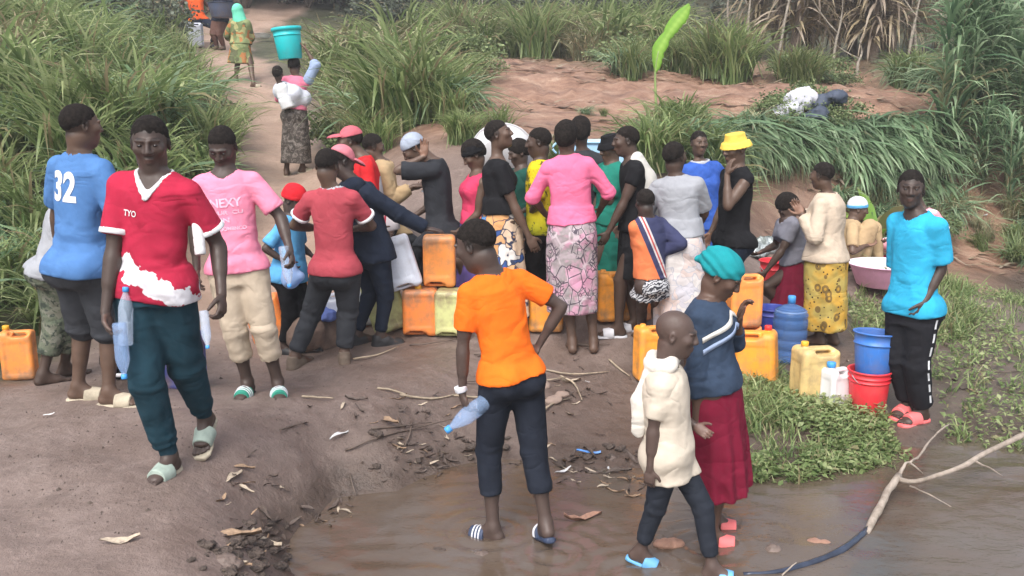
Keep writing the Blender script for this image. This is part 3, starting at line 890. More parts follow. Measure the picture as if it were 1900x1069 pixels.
    if top:
        G = Field(*garment_box(), g)
        es = top.get('ease', .011) * s; fl = top.get('flare', .01) * s; hem = top.get('hem', -.20) * T
        tb = []
        for (z, w, d) in q.tab:
            if z < hem - .001: continue
            low = max(0, (.55 * T - z) / (.75 * T))
            bw = max(w, (.142 if sex == 'm' else .132) * s * girth); bd = max(d, .106 * s * girth)
            if z > .9 * T: bw, bd = w, d
            tb.append((z, bw + es + fl * low, bd + es + fl * low * 1.1))
        z0 = tb[0][0]
        if z0 > hem + .005: tb.insert(0, (hem, tb[0][1] + .002, tb[0][2] + .002))
        kk = sd
        fo_ = lambda th, z: -.006 * s * np.clip((.5 * T - z) / (.7 * T), 0, 1) * np.sin(5 * th + kk + 2 * np.sin(th * 2 + z * 6))
        G.loft(hipC, L, F, up, tb, k=0, fold=fo_)
        if sex == 'f':
            for sg in (-1, 1): G.ell(hipC + up * .66 * T + F * .088 * s + L * sg * .06 * s, np.eye(3), (.064 * s,) * 3, .05)
        sl = top.get('sleeve', .6); sr = top.get('sr', .012) * s
        for nm, sg, sh in (('L', 1, shL), ('R', -1, shR)):
            if sl is not None: G.cone(nk - up * .038 * s + L * sg * .04 * s, sh, .052 * s + es * .4, .054 * s * ar + es * .4, .03)
            if nm not in q.arm or sl is None or sl <= 0: continue
            _, el, wr = q.arm[nm][:3]
            sL_ = sl
            if sL_ <= 1:
                G.cone(sh, el, .055 * s * ar + sr * .7, (.050 + .008 * (sL_ < .95)) * s * ar + sr, .02, cut=(-.5, sL_))
            else:
                G.cone(sh, el, .055 * s * ar + sr * .7, .045 * s * ar + sr, .02)
                f2 = sL_ - 1
                G.cone(el, wr, .046 * s * ar + sr, .030 * s * ar + sr * .9, .012, cut=(-.5, f2))
        if getattr(q, 'botF', None) is not None:
            bf = q.botF.f - .016 * s
            sl_, X, Y_, Z = G.sub([a[0] for a in G.ax], [a[-1] for a in G.ax])
            o_ = hipC + up * hem
            below = -((X - o_[0]) * up[0] + (Y_ - o_[1]) * up[1] + (Z - o_[2]) * up[2])
            G.f = np.minimum(G.f, np.maximum(bf, below).astype(np.float32))
        # neckline
        nkd = top.get('neck', .0)
        G.cone(nk - up * (.01 + nkd) * s + F * (.012 + .5 * nkd) * s, nk + up * .14 * s + F * .03 * s, .074 * s if sex == 'm' else .068 * s, .092 * s, .004, 's')
        if top.get('v'):
            G.cone(nk - up * .10 * s + F * .12 * s, nk + up * .05 * s + F * .09 * s, .004 * s, .098 * s, .004, 's')
        q.G = G
        mt = top['mat']
        V, Q = G.mesh(); V = relax(V, Q, 2, .5); rings = []
        for nm, a in q.arm.items():
            if sl and sl > 1: rings.append((a[1], nrm(a[2] - a[0]), .07 * s, 120 / s, .0022 * s))
        rings.append((hipC + up * .12 * T, up, .10 * s, 70 / s, top.get('bunch', .003) * .6 * s))
        V0 = V
        V = folds(V, Q, top.get('amp', .006) * s, sd, rings=rings)
        so = obj('shirt', V, Q, mt)
        so.name = top.get('name', 'shirt'); q.shirt = so; q.shirtV, q.shirtQ = V, Q
        if top.get('label'): so['label'] = top['label']
        BUDGET['tris'] += 2 * len(Q)
        if top.get('cuffs') and sl <= 1:
            for nm, sg in (('L', 1), ('R', -1)):
                if nm not in q.arm: continue
                sh, el, wr = q.arm[nm][:3]
                r0 = .055 * s * ar + sr * .7; r1 = (.050 + .012 * (sl < .95)) * s * ar + sr; rr = r0 + (r1 - r0) * sl
                C = Field(np.minimum(sh, el) - .12 * s, np.maximum(sh, el) + .12 * s, g * .8)
                C.cone(sh, el, r0 + .006 * s, r1 + .006 * s, 0, cut=(sl - .085, sl + .004))
                v_, q_ = C.mesh(); obj('cuff', v_, q_, top['cuffs'], so)
        if top.get('collar'):
            C = G.copy(.006 * s)
            H = Field.__new__(Field); H.ax = G.ax; H.f = np.full_like(G.f, 5.0)
            rr = .094 if not top.get('v') else .090
            H.cone(nk - up * (.01 + nkd) * s + F * (.012 + .5 * nkd) * s, nk + up * .14 * s + F * .03 * s, rr * s, (rr + .02) * s, 0)
            if top.get('v'): H.cone(nk - up * .10 * s + F * .12 * s, nk + up * .05 * s + F * .09 * s, .022 * s, .116 * s, .004)
            C.f = np.maximum(C.f, H.f)
            C.cone(nk - up * (.01 + nkd) * s + F * (.012 + .5 * nkd) * s, nk + up * .14 * s + F * .03 * s, .072 * s, .090 * s, .0, 's')
            if top.get('v'): C.cone(nk - up * .10 * s + F * .12 * s, nk + up * .05 * s + F * .09 * s, .002 * s, .096 * s, .0, 's')
            v_, q_ = C.mesh()
            if len(q_): obj('collar', v_, q_, top['collar'], so)
    # ---------------- head covers
    def hfield(pad, r=None): return Field(HC - pad * m, HC + pad * m, (r or res * .62))
    def HE(Fd, x, y, z, rx, ry, rz, k=.012, op='u'): Fd.ell(hd_(x, y, z), RH, (rx * m, ry * m, rz * m), k * m, op)
    hats = hat if isinstance(hat, (list, tuple)) else [hat]
    hats = [hats] if isinstance(hats[0], str) and len(hats) > 1 and not isinstance(hats[1], (str,)) else [h if isinstance(h, (list, tuple)) else [h] for h in hats]
    hats = [list(h) for h in hats]
    for h in hats:
        kind = h[0]; hm = h[1] if len(h) > 1 else None
        if kind == 'none': continue
        if kind in ('hair', 'afro', 'shortafro'):
            th = {'hair': .0028, 'afro': .030, 'shortafro': .017}[kind]
            A = hfield(.17)
            if kind == 'hair':   # close cropped: a thin skin-tight layer over the skull itself
                sl_ = tuple(slice(max(0, int(np.searchsorted(B.ax[i], HC[i] - .16 * m))), int(np.searchsorted(B.ax[i], HC[i] + .16 * m))) for i in range(3))
                A = object.__new__(Field); A.ax = [B.ax[i][sl_[i]] for i in range(3)]; 
                hx, hy_, hz_ = A.ax[0][:, None, None] - HC[0], A.ax[1][None, :, None] - HC[1], A.ax[2][None, None, :] - HC[2]
                pn_ = HU * 1.0 + (-HF) * .60; pn_ = pn_ / np.linalg.norm(pn_)
                e_ = hx * pn_[0] + hy_ * pn_[1] + hz_ * pn_[2] - .019 * m
                e_ = e_ + .004 * m * np.sin(hx * 130 + 3 * np.sin(hy_ * 90)) * np.sin(hy_ * 150 + 2 * np.sin(hx * 70))
                A.f = (B.f[sl_] - .0040 * m * np.clip(e_ / (.022 * m), -1, 1)).astype(np.float32)
            else: HE(A, 0, .019, .040 + th * .4, .0752 + th * .8, .0945 + th * .8, .0825 + th, 0); HE(A, 0, .050, .010, .066 + th * .7, .068 + th * .7, .075 + th * .6, .02)
            if kind == 'hair': A.plane(hd_(0, 0, .012), -(HU * 1.0 + (-HF) * .60), True)
            else:
                A.plane(hd_(0, 0, .000 - th * .6), -(HU * 1.0 + (-HF) * .55), True)
                HE(A, 0, -.105, -.012, .10, .062, .080, .006, 's')
            v, f = A.mesh(); n = vnormals(v, f)
            v = v + n * (.0015 + th * .10) * noise3(v * (90 if kind == 'hair' else 45))[:, None]
            nt_ = MATS.get('hair')
            if nt_ is None:
                nt = NT('hair'); nt.base(nt.ramp(nt.noise(60, 4), [(.3, (.009, .0075, .007)), (.7, (.030, .024, .021))])); nt.rough(.9); nt.b.inputs['Specular IOR Level'].default_value = .12; nt.bump(nt.noise(260, 3, .8), .9, .01); MATS['hair'] = nt_ = nt.m
            if hm == 'grey':
                nt_ = plain('hair_grey', (.045, .042, .042), .9, .3, 60, .8, .008)
            obj('hair', v, f, nt_)
        elif kind == 'beanie':
            A = hfield(.19)
            HE(A, 0, .016, .040, .090, .108, .100, 0)
            A.plane(hd_(0, 0, .022), -(HU + HF * -.28), True)
            v, f = A.mesh(); v = folds(v, f, .003, 5, (30, 30, 12)); ho = obj('beanie', v, f, hm)
            A = hfield(.19); HE(A, 0, .016, .036, .096, .114, .100, 0)
            A.plane(hd_(0, 0, .016), -(HU + HF * -.28), True); A.plane(hd_(0, 0, .052), (HU + HF * -.28), True)
            v, f = A.mesh(); obj('folded_band', v, f, h[2] if len(h) > 2 else hm, ho)
        elif kind == 'cap':
            A = hfield(.19)
            HE(A, 0, .014, .036, .086, .104, .096, 0)
            A.plane(hd_(0, 0, .040), -HU - HF * .12, True)
            v, f = A.mesh(); ho = obj('cap', v, f, hm)
            A = hfield(.24); fw = -1 if len(h) < 3 or h[2] != 'back' else 1
            HE(A, 0, .10 * fw, .040, .076, .098, .034, 0)
            HE(A, 0, .10 * fw, .028, .080, .104, .034, .0, 's')
            HE(A, 0, .014, .036, .084, .102, .094, .0, 's')
            A.plane(hd_(0, 0, .03), -HU, True)
            v, f = A.mesh()
            if len(f): obj('visor', v, f, h[3] if len(h) > 3 else hm, ho)
        elif kind == 'bucket':
            A = hfield(.24)
            A.cone(hd_(0, .012, .04), hd_(0, .012, .105), .095 * m, .076 * m, 0, cut=(-.6, 1.3))
            A.loft(hd_(0, .012, 0), HL, -HF, HU, [(.012 * m, .115 * m, .129 * m), (.030 * m, .108 * m, .120 * m), (.058 * m, .094 * m, .108 * m)], k=.012)
            A.plane(hd_(0, 0, .008), -HU, True)
            A.cone(hd_(0, .01, -.10), hd_(0, .01, .018), .085 * m, .088 * m, 0, 's', cut=(-.5, 1))
            v, f = A.mesh(); v = folds(v, f, .004, 8, (9, 9, 9)); obj('bucket_hat', v, f, hm)
        elif kind == 'wrap':
            A = hfield(.24)
            HE(A, 0, .018, .046, .092, .112, .095, 0)
            HE(A, 0, .085, .055, .060, .055, .065, .03)
            A.cone(hd_(.02, .10, .03), hd_(.03, .15, .005), .035 * m, .018 * m, .03)
            A.plane(hd_(0, 0, .006), -(HU + HF * -.35), True)
            v, f = A.mesh(); n = vnormals(v, f); dd = v - hd_(0, .10, .02)
            v = v + n * (.0035 * np.sin(((dd @ HU) * 1.0 + np.linalg.norm(dd, axis=1) * .5) / m * 120 + 2 * noise3(v * 14)))[:, None]
            obj('headwrap', v, f, hm)
        elif kind == 'dorag':
            A = hfield(.19)
            HE(A, 0, .016, .038, .088, .106, .096, 0); A.plane(hd_(0, 0, .020), -(HU + HF * -.30), True)
            v, f = A.mesh(); obj('headscarf', v, f, hm)
        elif kind == 'veil':   # long scarf over head and shoulders
            A = Field(HC - np.array([.3, .3, .36]) * s, HC + np.array([.3, .3, .2]) * s, res * 1.1)
            HE(A, 0, .012, .036, .100, .118, .100, 0); A.cone(HC - HU * .02 * m + -HF * .01, nk - up * .05 * s, .105 * m, .145 * s, .03, cut=(-.4, 1.1))
            HE(A, 0, -.13, -.02, .07, .08, .095, .01, 's')
            v, f = A.mesh(); v = folds(v, f, .006, 5); obj('headscarf', v, f, hm)
    # ---------------- footwear
    if shoes and feet and shoe_col:
        for nm in ('L', 'R'):
            if q.ank[nm] is None: continue
            an, tf, f, lift = q.ank[nm]; fo = q.__dict__['fo' + nm]; sg = 1 if nm == 'L' else -1
            fwd = nrm(fo(0, .15, 0) - fo(0, -.02, 0)); sd_ = nrm(fo(1, 0, 0) - fo(0, 0, 0)); fu = nrm(np.cross(fwd, sd_)); fu = fu if fu[2] > 0 else -fu
            c = fo(0, .07, -.004)
            A = Field(c - .24 * s, c + .24 * s, res * .62)
            tbx = [(-.145 * s, .022 * s, .016 * s), (-.12 * s, .038 * s, .016 * s), (-.03 * s, .040 * s, .014 * s), (.06 * s, .052 * s, .014 * s), (.11 * s, .048 * s, .014 * s), (.142 * s, .026 * s, .014 * s)]
            if shoes == 'slide':
                A.loft(c - fu * .004 * s, sd_, fu, fwd, tbx, p=3.2, k=0)
                v_, q_ = A.mesh(); so = obj('sandal', v_, q_, shoe_col[1] if shoe_col and len(shoe_col) > 1 else shoe_col[0]); so.name = 'sandal'
                A = Field(c - .24 * s, c + .24 * s, res * .5)
                b0, b1 = fo(0, .055, .018), fo(.002, .140, .014)
                A.cone(b0, b1, .060 * s, .051 * s, 0, flat=(sd_, .95), cut=(-.12, .98))
                A.plane(fo(0, .07, -.006), -fu, True)
                v_, q_ = A.mesh()
                st = obj('strap', v_, q_, shoe_col[0], so)
                if shoe_col and len(shoe_col) > 2:
                    for i in range(3):
                        A = Field(c - .2 * s, c + .2 * s, res * .45)
                        t0 = .12 + i * .24
                        A.cone(b0, b1, .0635 * s, .0545 * s, 0, flat=(sd_, .95), cut=(t0, t0 + .12)); A.plane(fo(0, .07, .0), -fu, True)
                        v_, q_ = A.mesh()
                        if len(q_): obj('stripe', v_, q_, shoe_col[2], so)
            elif shoes == 'clog':
                A.loft(c - fu * .002 * s, sd_, fu, fwd, [(a, b * 1.12, d * 1.1) for a, b, d in tbx], p=3, k=0)
                A.cone(fo(0, .055, .020), fo(0, .16, .010), .054 * s, .044 * s, .01, flat=(fu, .88))
                A.plane(fo(0, .07, -.018), -fu, True)
                v_, q_ = A.mesh(); obj('shoe', v_, q_, shoe_col[0])
            elif shoes == 'shoe':
                A.loft(c - fu * .002 * s, sd_, fu, fwd, [(a, b * 1.1, d * 1.1) for a, b, d in tbx], p=3, k=0)
                A.cone(fo(0, .04, .026), fo(0, .16, .012), .048 * s, .040 * s, .01, flat=(fu, .9)); A.cone(fo(0, -.03, .03), fo(0, .05, .035), .044 * s, .048 * s, .02)
                A.cone(fo(0, -.02, .05), fo(0, -.02, .09), .044 * s, .042 * s, .02, cut=(0, 1))
                v_, q_ = A.mesh(); obj('shoe', v_, q_, shoe_col[0])
            BUDGET['tris'] += 2 * len(q_)
    return q
# ------------------------------------------------------------------ wardrobe
def C(n, r, g, b, **k): return cloth('cloth_' + n, (r, g, b), **k)
WHITE = C('white', .68, .69, .71); BLACK = C('black', .012, .012, .014); CHAR = C('charcoal', .040, .043, .050); NAVY = C('navy', .016, .022, .038)
DKTEAL = C('dark_teal', .014, .042, .060, wear=.2); CRIM = C('crimson', .40, .065, .085); SCARLET = C('scarlet', .58, .02, .03); PINK = C('pink', .84, .27, .40)
HOTPINK = C('hot_pink', .78, .17, .31); BLUE = C('faded_blue', .080, .19, .42); SKYB = C('sky_blue', .035, .38, .62); ROYAL = C('royal_blue', .04, .12, .52)
KHAKI = C('khaki', .47, .39, .30); CREAM = C('cream', .58, .51, .42); BEIGE = C('beige', .46, .33, .19); GREYT = C('grey', .33, .34, .37); MAROON = C('maroon', .165, .010, .030)
ORANGE = C('orange', .88, .165, .015); YELLOW_H = C('yellow_hat', .85, .56, .10); TEALW = C('teal_wrap', .015, .26, .29); PURPLE = C('purple', .13, .09, .28)
DGREEN = C('bottle_green', .02, .20, .15); GREYBLUE = C('pale_blue', .30, .38, .55); DGREY = C('dark_grey', .075, .078, .085); MINT = C('mint', .16, .62, .44)
ORV = C('orange_vest', .78, .12, .03); SKYL = C('light_sky', .12, .40, .72); OFFW = C('off_white', .62, .60, .56); TRIM = C('grey_trim', .42, .44, .48)
# jersey: red with a jagged white flash across the lower front
def pat_jersey(nt):
    x, y, z = nt.sep()
    n = nt.noise(9, 3, .7); n2 = nt.voro(16, 'F1')
    zz = nt.math('ADD', z, nt.math('MULTIPLY', x, .62))
    zz = nt.math('ADD', zz, nt.math('MULTIPLY', nt.math('SUBTRACT', n, .5), .20))
    zz = nt.math('ADD', zz, nt.math('MULTIPLY', nt.math('SUBTRACT', n2, .4), .05))
    m = nt.ramp(nt.math('ABSOLUTE', nt.math('SUBTRACT', zz, .975)), [(.050, 1.0), (.053, 0.0)], 'LINEAR')
    m = nt.math('MULTIPLY', m, nt.math('LESS_THAN', y, .02))
    return nt.mix(m, (.40, .022, .055, 1), (.74, .72, .76, 1))
JERSEY = cloth('cloth_jersey', (1, 1, 1), pat_jersey)
def pat_cam(nt):
    n = nt.noise(11, 3, .6); n2 = nt.noise(17, 3, .6, nt.mapping(loc=(5, 3, 1)))
    c = nt.ramp(n, [(.42, (.045, .055, .045)), (.47, (.10, .12, .085)), (.56, (.14, .15, .11)), (.60, (.05, .06, .05))], 'LINEAR')
    return nt.mix(nt.ramp(n2, [(.54, 0.0), (.56, .8)]), c, (.20, .20, .16, 1))
CAMO = cloth('cloth_camo', (1, 1, 1), pat_cam)
def pat_blotch(cols, scale, line=None, lw=.05, seed=(0, 0, 0), stretch=(1, 1, 1), warp=.0):
    def f(nt):
        mp = nt.mapping(stretch, (0, 0, .3), seed)
        w = nt.n.new('ShaderNodeVectorMath'); w.operation = 'ADD'
        nz = nt.n.new('ShaderNodeTexNoise'); nz.inputs['Scale'].default_value = 6; nt.l.new(mp, nz.inputs['Vector'])
        sc = nt.n.new('ShaderNodeVectorMath'); sc.operation = 'SCALE'; sc.inputs['Scale'].default_value = warp; nt.l.new(nz.outputs['Color'], sc.inputs[0])
        nt.l.new(mp, w.inputs[0]); nt.l.new(sc.outputs[0], w.inputs[1]); v = w.outputs[0]
        x = nt.n.new('ShaderNodeTexVoronoi'); nt.l.new(v, x.inputs['Vector']); x.inputs['Scale'].default_value = scale
        sepc = nt.n.new('ShaderNodeSeparateColor'); nt.l.new(x.outputs['Color'], sepc.inputs[0])
        n = len(cols)
        c = nt.ramp(sepc.outputs[0], [(i / n, k) for i, k in enumerate(cols)], 'CONSTANT')
        if line is not None:
            e = nt.voro(scale, 'DISTANCE_TO_EDGE', v)
            c = nt.mix(nt.ramp(e, [(lw, 1.0), (lw + .03, 0.0)]), c, (*line, 1))
        return c
    return f
def pat_wrap_pink(nt):
    n = nt.noise(4.5, 3, .6); c = nt.ramp(n, [(.38, (.60, .30, .42)), (.47, (.52, .30, .38)), (.52, (.30, .27, .27)), (.60, (.42, .34, .37)), (.66, (.62, .38, .48))])
    x = nt.n.new('ShaderNodeTexBrick'); nt.l.new(nt.mapping((1, 1, 1), (1.5708, 0, .4)), x.inputs['Vector'])
    e = nt.voro(13, 'DISTANCE_TO_EDGE', nt.mapping((1, 1, .7), (.3, .2, .5))); e2 = nt.voro(27, 'DISTANCE_TO_EDGE', nt.mapping(loc=(2, 1, 0)))
    m = nt.math('MAXIMUM', nt.ramp(e, [(.03, 1.0), (.05, 0.0)]), nt.math('MULTIPLY', nt.ramp(e2, [(.06, 1.0), (.09, 0.0)]), nt.ramp(nt.noise(7, 2), [(.5, 0.0), (.54, 1.0)])))
    m = nt.math('MULTIPLY', m, nt.ramp(nt.noise(5, 2, .5, nt.mapping(loc=(4, 4, 4))), [(.42, 0.0), (.48, .9)]))
    hl = nt.math('MULTIPLY', nt.ramp(e, [(.07, 1.0), (.10, 0.0)]), nt.ramp(nt.noise(8, 2, .5, nt.mapping(loc=(7, 1, 3))), [(.5, 0.0), (.55, .6)]))
    c = nt.mix(hl, c, (.66, .56, .60, 1))
    return nt.mix(m, c, (.055, .045, .065, 1))
WRAP_PINK = cloth('cloth_wrap_pink', (1, 1, 1), pat_wrap_pink)
WRAP_BLUE = cloth('cloth_wrap_blue', (1, 1, 1), pat_blotch([(.62, .36, .18), (.12, .28, .60), (.66, .50, .36), (.60, .32, .14), (.05, .10, .28), (.70, .66, .62)], 7, (.04, .05, .09), .02, (3, 1, 2), warp=.3))
def pat_spots(nt):
    w = nt.noise(6, 2)
    a = nt.voro(11, 'F1', nt.mapping((1, 1, .8))); b = nt.voro(24, 'F1', nt.mapping(loc=(3, 1, 2)))
    c = nt.mix(nt.ramp(w, [(.42, 0.0), (.6, .75)]), (.58, .34, .06, 1), (.42, .36, .12, 1))
    c = nt.mix(nt.ramp(a, [(.30, 1.0), (.33, 0.0)]), c, (.20, .13, .045, 1))
    c = nt.mix(nt.ramp(a, [(.12, .9), (.15, 0.0)]), c, (.50, .29, .05, 1))
    return nt.mix(nt.ramp(b, [(.17, 1.0), (.20, 0.0)]), c, (.035, .025, .02, 1))
SKIRT_YEL = cloth('cloth_skirt_yellow', (1, 1, 1), pat_spots)
def pat_zebra(nt):
    w = nt.wave(14, 9, nt.mapping(rot=(.5, .4, 0)), 'Z', 2.0)
    return nt.ramp(w, [(.44, (.04, .04, .05)), (.56, (.50, .50, .52))])
ZEBRA = cloth('cloth_zebra', (1, 1, 1), pat_zebra)
def pat_sweater(nt):   # orange body, navy yoke with thin stripes
    x, y, z = nt.sep()
    d = nt.math('ADD', nt.math('MULTIPLY', x, 1.0), nt.math('MULTIPLY', z, .45))
    d = nt.math('SUBTRACT', d, .30)
    return nt.ramp(nt.math('ADD', nt.math('MULTIPLY', d, 3.0), .5), [(0, (.72, .20, .08)), (.40, (.72, .20, .08)), (.44, (.05, .05, .11)), (.56, (.60, .55, .55)), (.60, (.50, .08, .07)), (.64, (.6, .55, .55)), (.68, (.045, .05, .11))], 'CONSTANT')
SWEATER = cloth('cloth_striped_sweater', (1, 1, 1), pat_sweater)
NAVYKNIT = cloth('cloth_navy_knit', (.040, .062, .105), wear=.25)
def pat_yellow(nt):
    n = nt.noise(10, 4, .7, dist=.6); z = nt.sep()[2]
    c = nt.mix(nt.ramp(z, [(.72, 1.0), (.98, 0.0)]), (.72, .54, .02, 1), (.38, .38, .02, 1))
    return nt.mix(nt.ramp(n, [(.54, 0.0), (.58, .85)]), c, (.04, .05, .025, 1))
YELTEE = cloth('cloth_yellow_tee', (1, 1, 1), pat_yellow)
def pat_dark(nt):
    n = nt.noise(13, 4, .7, nt.mapping(rot=(.3, .5, 0)), 1.5)
    return nt.ramp(n, [(.40, (.055, .048, .042)), (.52, (.10, .085, .075)), (.58, (.24, .21, .19)), (.64, (.07, .06, .055))])
DARKWRAP = cloth('cloth_dark_wrap', (1, 1, 1), pat_dark, rough=.6)
DRESS = cloth('cloth_green_dress', (1, 1, 1), pat_blotch([(.22, .26, .12), (.42, .18, .07), (.16, .20, .09), (.36, .34, .16), (.12, .13, .07)], 9, None, warp=.4))
WHITEWRAP = cloth('cloth_white_wrap', (1, 1, 1), pat_blotch([(.58, .54, .54), (.62, .58, .56), (.52, .50, .54), (.60, .50, .47)], 10, (.42, .42, .47), .02, warp=.4))
BLUEW = cloth('cloth_blue_wrap', (.045, .12, .47), wear=.3)
def pat_redwhite(nt):
    x, y, z = nt.sep()
    return nt.ramp(nt.math('ADD', nt.math('MULTIPLY', x, 2.2), .5), [(0, (.62, .025, .03)), (.60, (.62, .025, .03)), (.63, (.60, .55, .57)), (.72, (.30, .03, .05)), (.76, (.60, .55, .57))], 'CONSTANT')
REDWHITE = cloth('cloth_red_white', (1, 1, 1), pat_redwhite)
def pat_pinkwhite(nt): return nt.mix(nt.ramp(nt.noise(9, 2), [(.48, 0.0), (.52, 1.0)]), (.72, .70, .72, 1), (.75, .32, .38, 1))
PINKWHITE = cloth('cloth_pink_white', (1, 1, 1), pat_pinkwhite)
PLAID = cloth('cloth_pale_stripe', (1, 1, 1), lambda nt: nt.ramp(nt.wave(22, .3, None, 'Z'), [(.45, (.42, .40, .42)), (.6, (.16, .15, .18))]))
PALE_FOAM = plain('sandal_mint', (.36, .44, .38), .7, .25); CREAMFOAM = plain('sandal_cream', (.46, .40, .30), .75, .3); GREENFOAM = plain('sandal_green', (.025, .27, .19), .55); BLKFOAM = plain('sandal_black', (.02, .02, .022), .6)
WHFOAM = plain('sandal_white', (.62, .62, .66), .6); PINKFOAM = plain('sandal_pink', (.80, .17, .17), .55); NAVYFOAM = plain('sandal_navy', (.03, .045, .09), .55); BLUEFOAM = plain('sandal_blue', (.12, .35, .60), .55); BROWNSH = plain('shoe_brown', (.16, .12, .09), .8, .3)
def text_decal(parent, name, text, mat, origin, right, up, direction, height, base, tree, width=None, thick=0.0, squash=1.0):
    """flat print on cloth: lettering laid on the garment by ray casting"""
    cu = bpy.data.curves.new('print', 'FONT'); cu.body = text; cu.align_x = 'CENTER'; cu.align_y = 'CENTER'; cu.size = 1.0; cu.offset = thick
    to = bpy.data.objects.new('print', cu); COL.objects.link(to)
    dg = bpy.context.evaluated_depsgraph_get(); me = bpy.data.meshes.new_from_object(to.evaluated_get(dg))
    bpy.data.objects.remove(to)
    import bmesh
    bm = bmesh.new(); bm.from_mesh(me); bpy.data.meshes.remove(me)
    bmesh.ops.triangulate(bm, faces=bm.faces[:])
    for _ in range(2):
        es = [e for e in bm.edges if e.calc_length() > .10]
        if es: bmesh.ops.subdivide_edges(bm, edges=es, cuts=1)
        bmesh.ops.triangulate(bm, faces=bm.faces[:])
    xs = [v.co.x for v in bm.verts]; ys = [v.co.y for v in bm.verts]
    h0 = max(ys) - min(ys); cx = (max(xs) + min(xs)) / 2; cy = (max(ys) + min(ys)) / 2; w0 = max(xs) - min(xs)
    k = height / h0; kx = k if width is None else width / w0
    for v in bm.verts:
        p = origin + right * (v.co.x - cx) * kx + up * (v.co.y - cy) * k
        hit = tree.ray_cast(Vector(p - direction * .5), Vector(direction), 1.2)
        if hit[0] is not None: p = np.array(hit[0]) - direction * .0035
        v.co = Vector(p)
    me = bpy.data.meshes.new(name); bm.to_mesh(me); bm.free(); me.materials.append(mat)
    return link(name, me, parent)
def shirt_tree(q): return BVHTree.FromPolygons([tuple(v) for v in q.shirtV], [tuple(int(i) for i in x) for x in q.shirtQ])
def blob(q, name, mat, prims, box, res=.01, par=None, amp=.004, stretch=(8, 8, 4), sub=()):
    """extra piece of clothing in person space; prims: (p0,p1,r1,r2,k[,flat[,cut]])"""
    A = Field(box[0], box[1], res)
    for p in prims: A.cone(p[0], p[1], p[2], p[3], p[4], flat=p[5] if len(p) > 5 else None, cut=p[6] if len(p) > 6 else None)
    for p in sub: A.cone(p[0], p[1], p[2], p[3], 0, 's')
    v, f = A.mesh(); v = q.folds(v, f, amp, 3, stretch)
    return q.obj(name, v, f, mat, par if par is not None else q.root)
PRT = plain('print_white', (.74, .74, .76), .8, .08); PRTP = plain('print_pale_pink', (.88, .52, .68), .8, .3, 30)
LEAN = np.array
NR, MR, FR = .0085, .011, .013
SK1, SK2, SK3 = (.070, .043, .032), (.100, .060, .042), (.056, .036, .029)
PEOPLE = {}
def PER(key, label, *a, **k):
    q = build_person(label, *a, **k); PEOPLE[key] = q; return q

# ---- left foreground
q = PER('jersey', 'man in a red and white jersey walking towards the viewer, bottles in hand', 4.3, 1.0, -4, (285, 515), (290, 322), (279, 266), hy=13, hp=10, hs=1.06,
   fR=(318, 885), fL=(392, 832, .35, .02, .55), hR=(196, 580, -.14), hL=(411, 548, -.06), hdR=(.25, -.1, -1), res=NR, eyes=True, skin=SK3, eR=(-.5, .8, 0), eL=(.2, 1, 0),
   cR=.8, cL=.75, top=dict(mat=JERSEY, sleeve=.72, v=True, cuffs=WHITE, collar=WHITE, hem=-.20, flare=.018, sr=.016, amp=.008, bunch=.005), hat='hair',
   bottom=dict(type='trousers', mat=DKTEAL, len=1.84, w=.022, kr=.078, ar=.058, cuff=.046, bunch=.009), shoe_col=[PALE_FOAM, CREAMFOAM])
tr = shirt_tree(q)
o = text_decal(q.shirt, 'badge', 'TYO', PRT, q.nk - q.up * .185 + q.L * -.075 + q.F * .2, q.L, nrm(q.up + q.L * .12), -q.F, .030, q.base, tr, width=.070, thick=.02)
q = PER('thirtytwo', 'man seen from behind in a blue football shirt numbered 32 and dark knee shorts', 5.3, 1.0, 158, (152, 480), (148, 288), (150, 234), hy=135, hp=3, hs=1.05,
   fL=(148, 748, .12), fR=(205, 764), toeL=95, toeR=88, hR=(232, 452, .12), hL=(110, 470, .30), eR=(.6, -.6, -.6), res=.0095, skin=SK2,
   top=dict(mat=BLUE, sleeve=.8, hem=-.14, flare=.03, sr=.022, bunch=.006), bottom=dict(type='shorts', mat=CHAR, len=1.10, w=.028, kr=.085, ar=.07), shoe_col=[CREAMFOAM, CREAMFOAM])
tr = shirt_tree(q)
text_decal(q.shirt, 'number', '32', PRT, q.nk - q.up * .175 + q.L * .005 - q.F * .2, -q.L, q.up, q.F, .175, q.base, tr, width=.165, thick=.035)
q = PER('camo', 'person bending behind the blue number 32 shirt, grey top and camouflage trousers', 5.9, .86, 125, (98, 492), (118, 385), (145, 345), hp=30, fL=(84, 745), fR=(122, 700, .2), hR=(150, 480, .1), hL=(150, 470, .3), res=MR, shoes=None,
   top=dict(mat=GREYT, sleeve=1.6, hem=-.16, flare=.02), bottom=dict(type='trousers', mat=CAMO, len=1.62, w=.02, kr=.085, ar=.075))
q = PER('pinktee', 'man with bowed head in a pink printed T-shirt and cropped khaki trousers', 5.7, .985, 8, (440, 486), (416, 318), (413, 272), hy=-2, hp=32, hs=1.06, fR=(461, 738), fL=(516, 722), toeR=-4, toeL=18,
   hR=(365, 500, -.05), hL=(538, 466, -.12), eL=(.4, 1, 0), res=.0095, eyes=True, skin=SK3, cL=.7,
   top=dict(mat=PINK, sleeve=.78, hem=-.10, flare=.03, sr=.016, bunch=.007), bottom=dict(type='trousers', mat=KHAKI, len=1.55, w=.016, kr=.070, ar=.066, bunch=.009), shoe_col=[GREENFOAM, BLKFOAM, WHFOAM])
tr = shirt_tree(q)
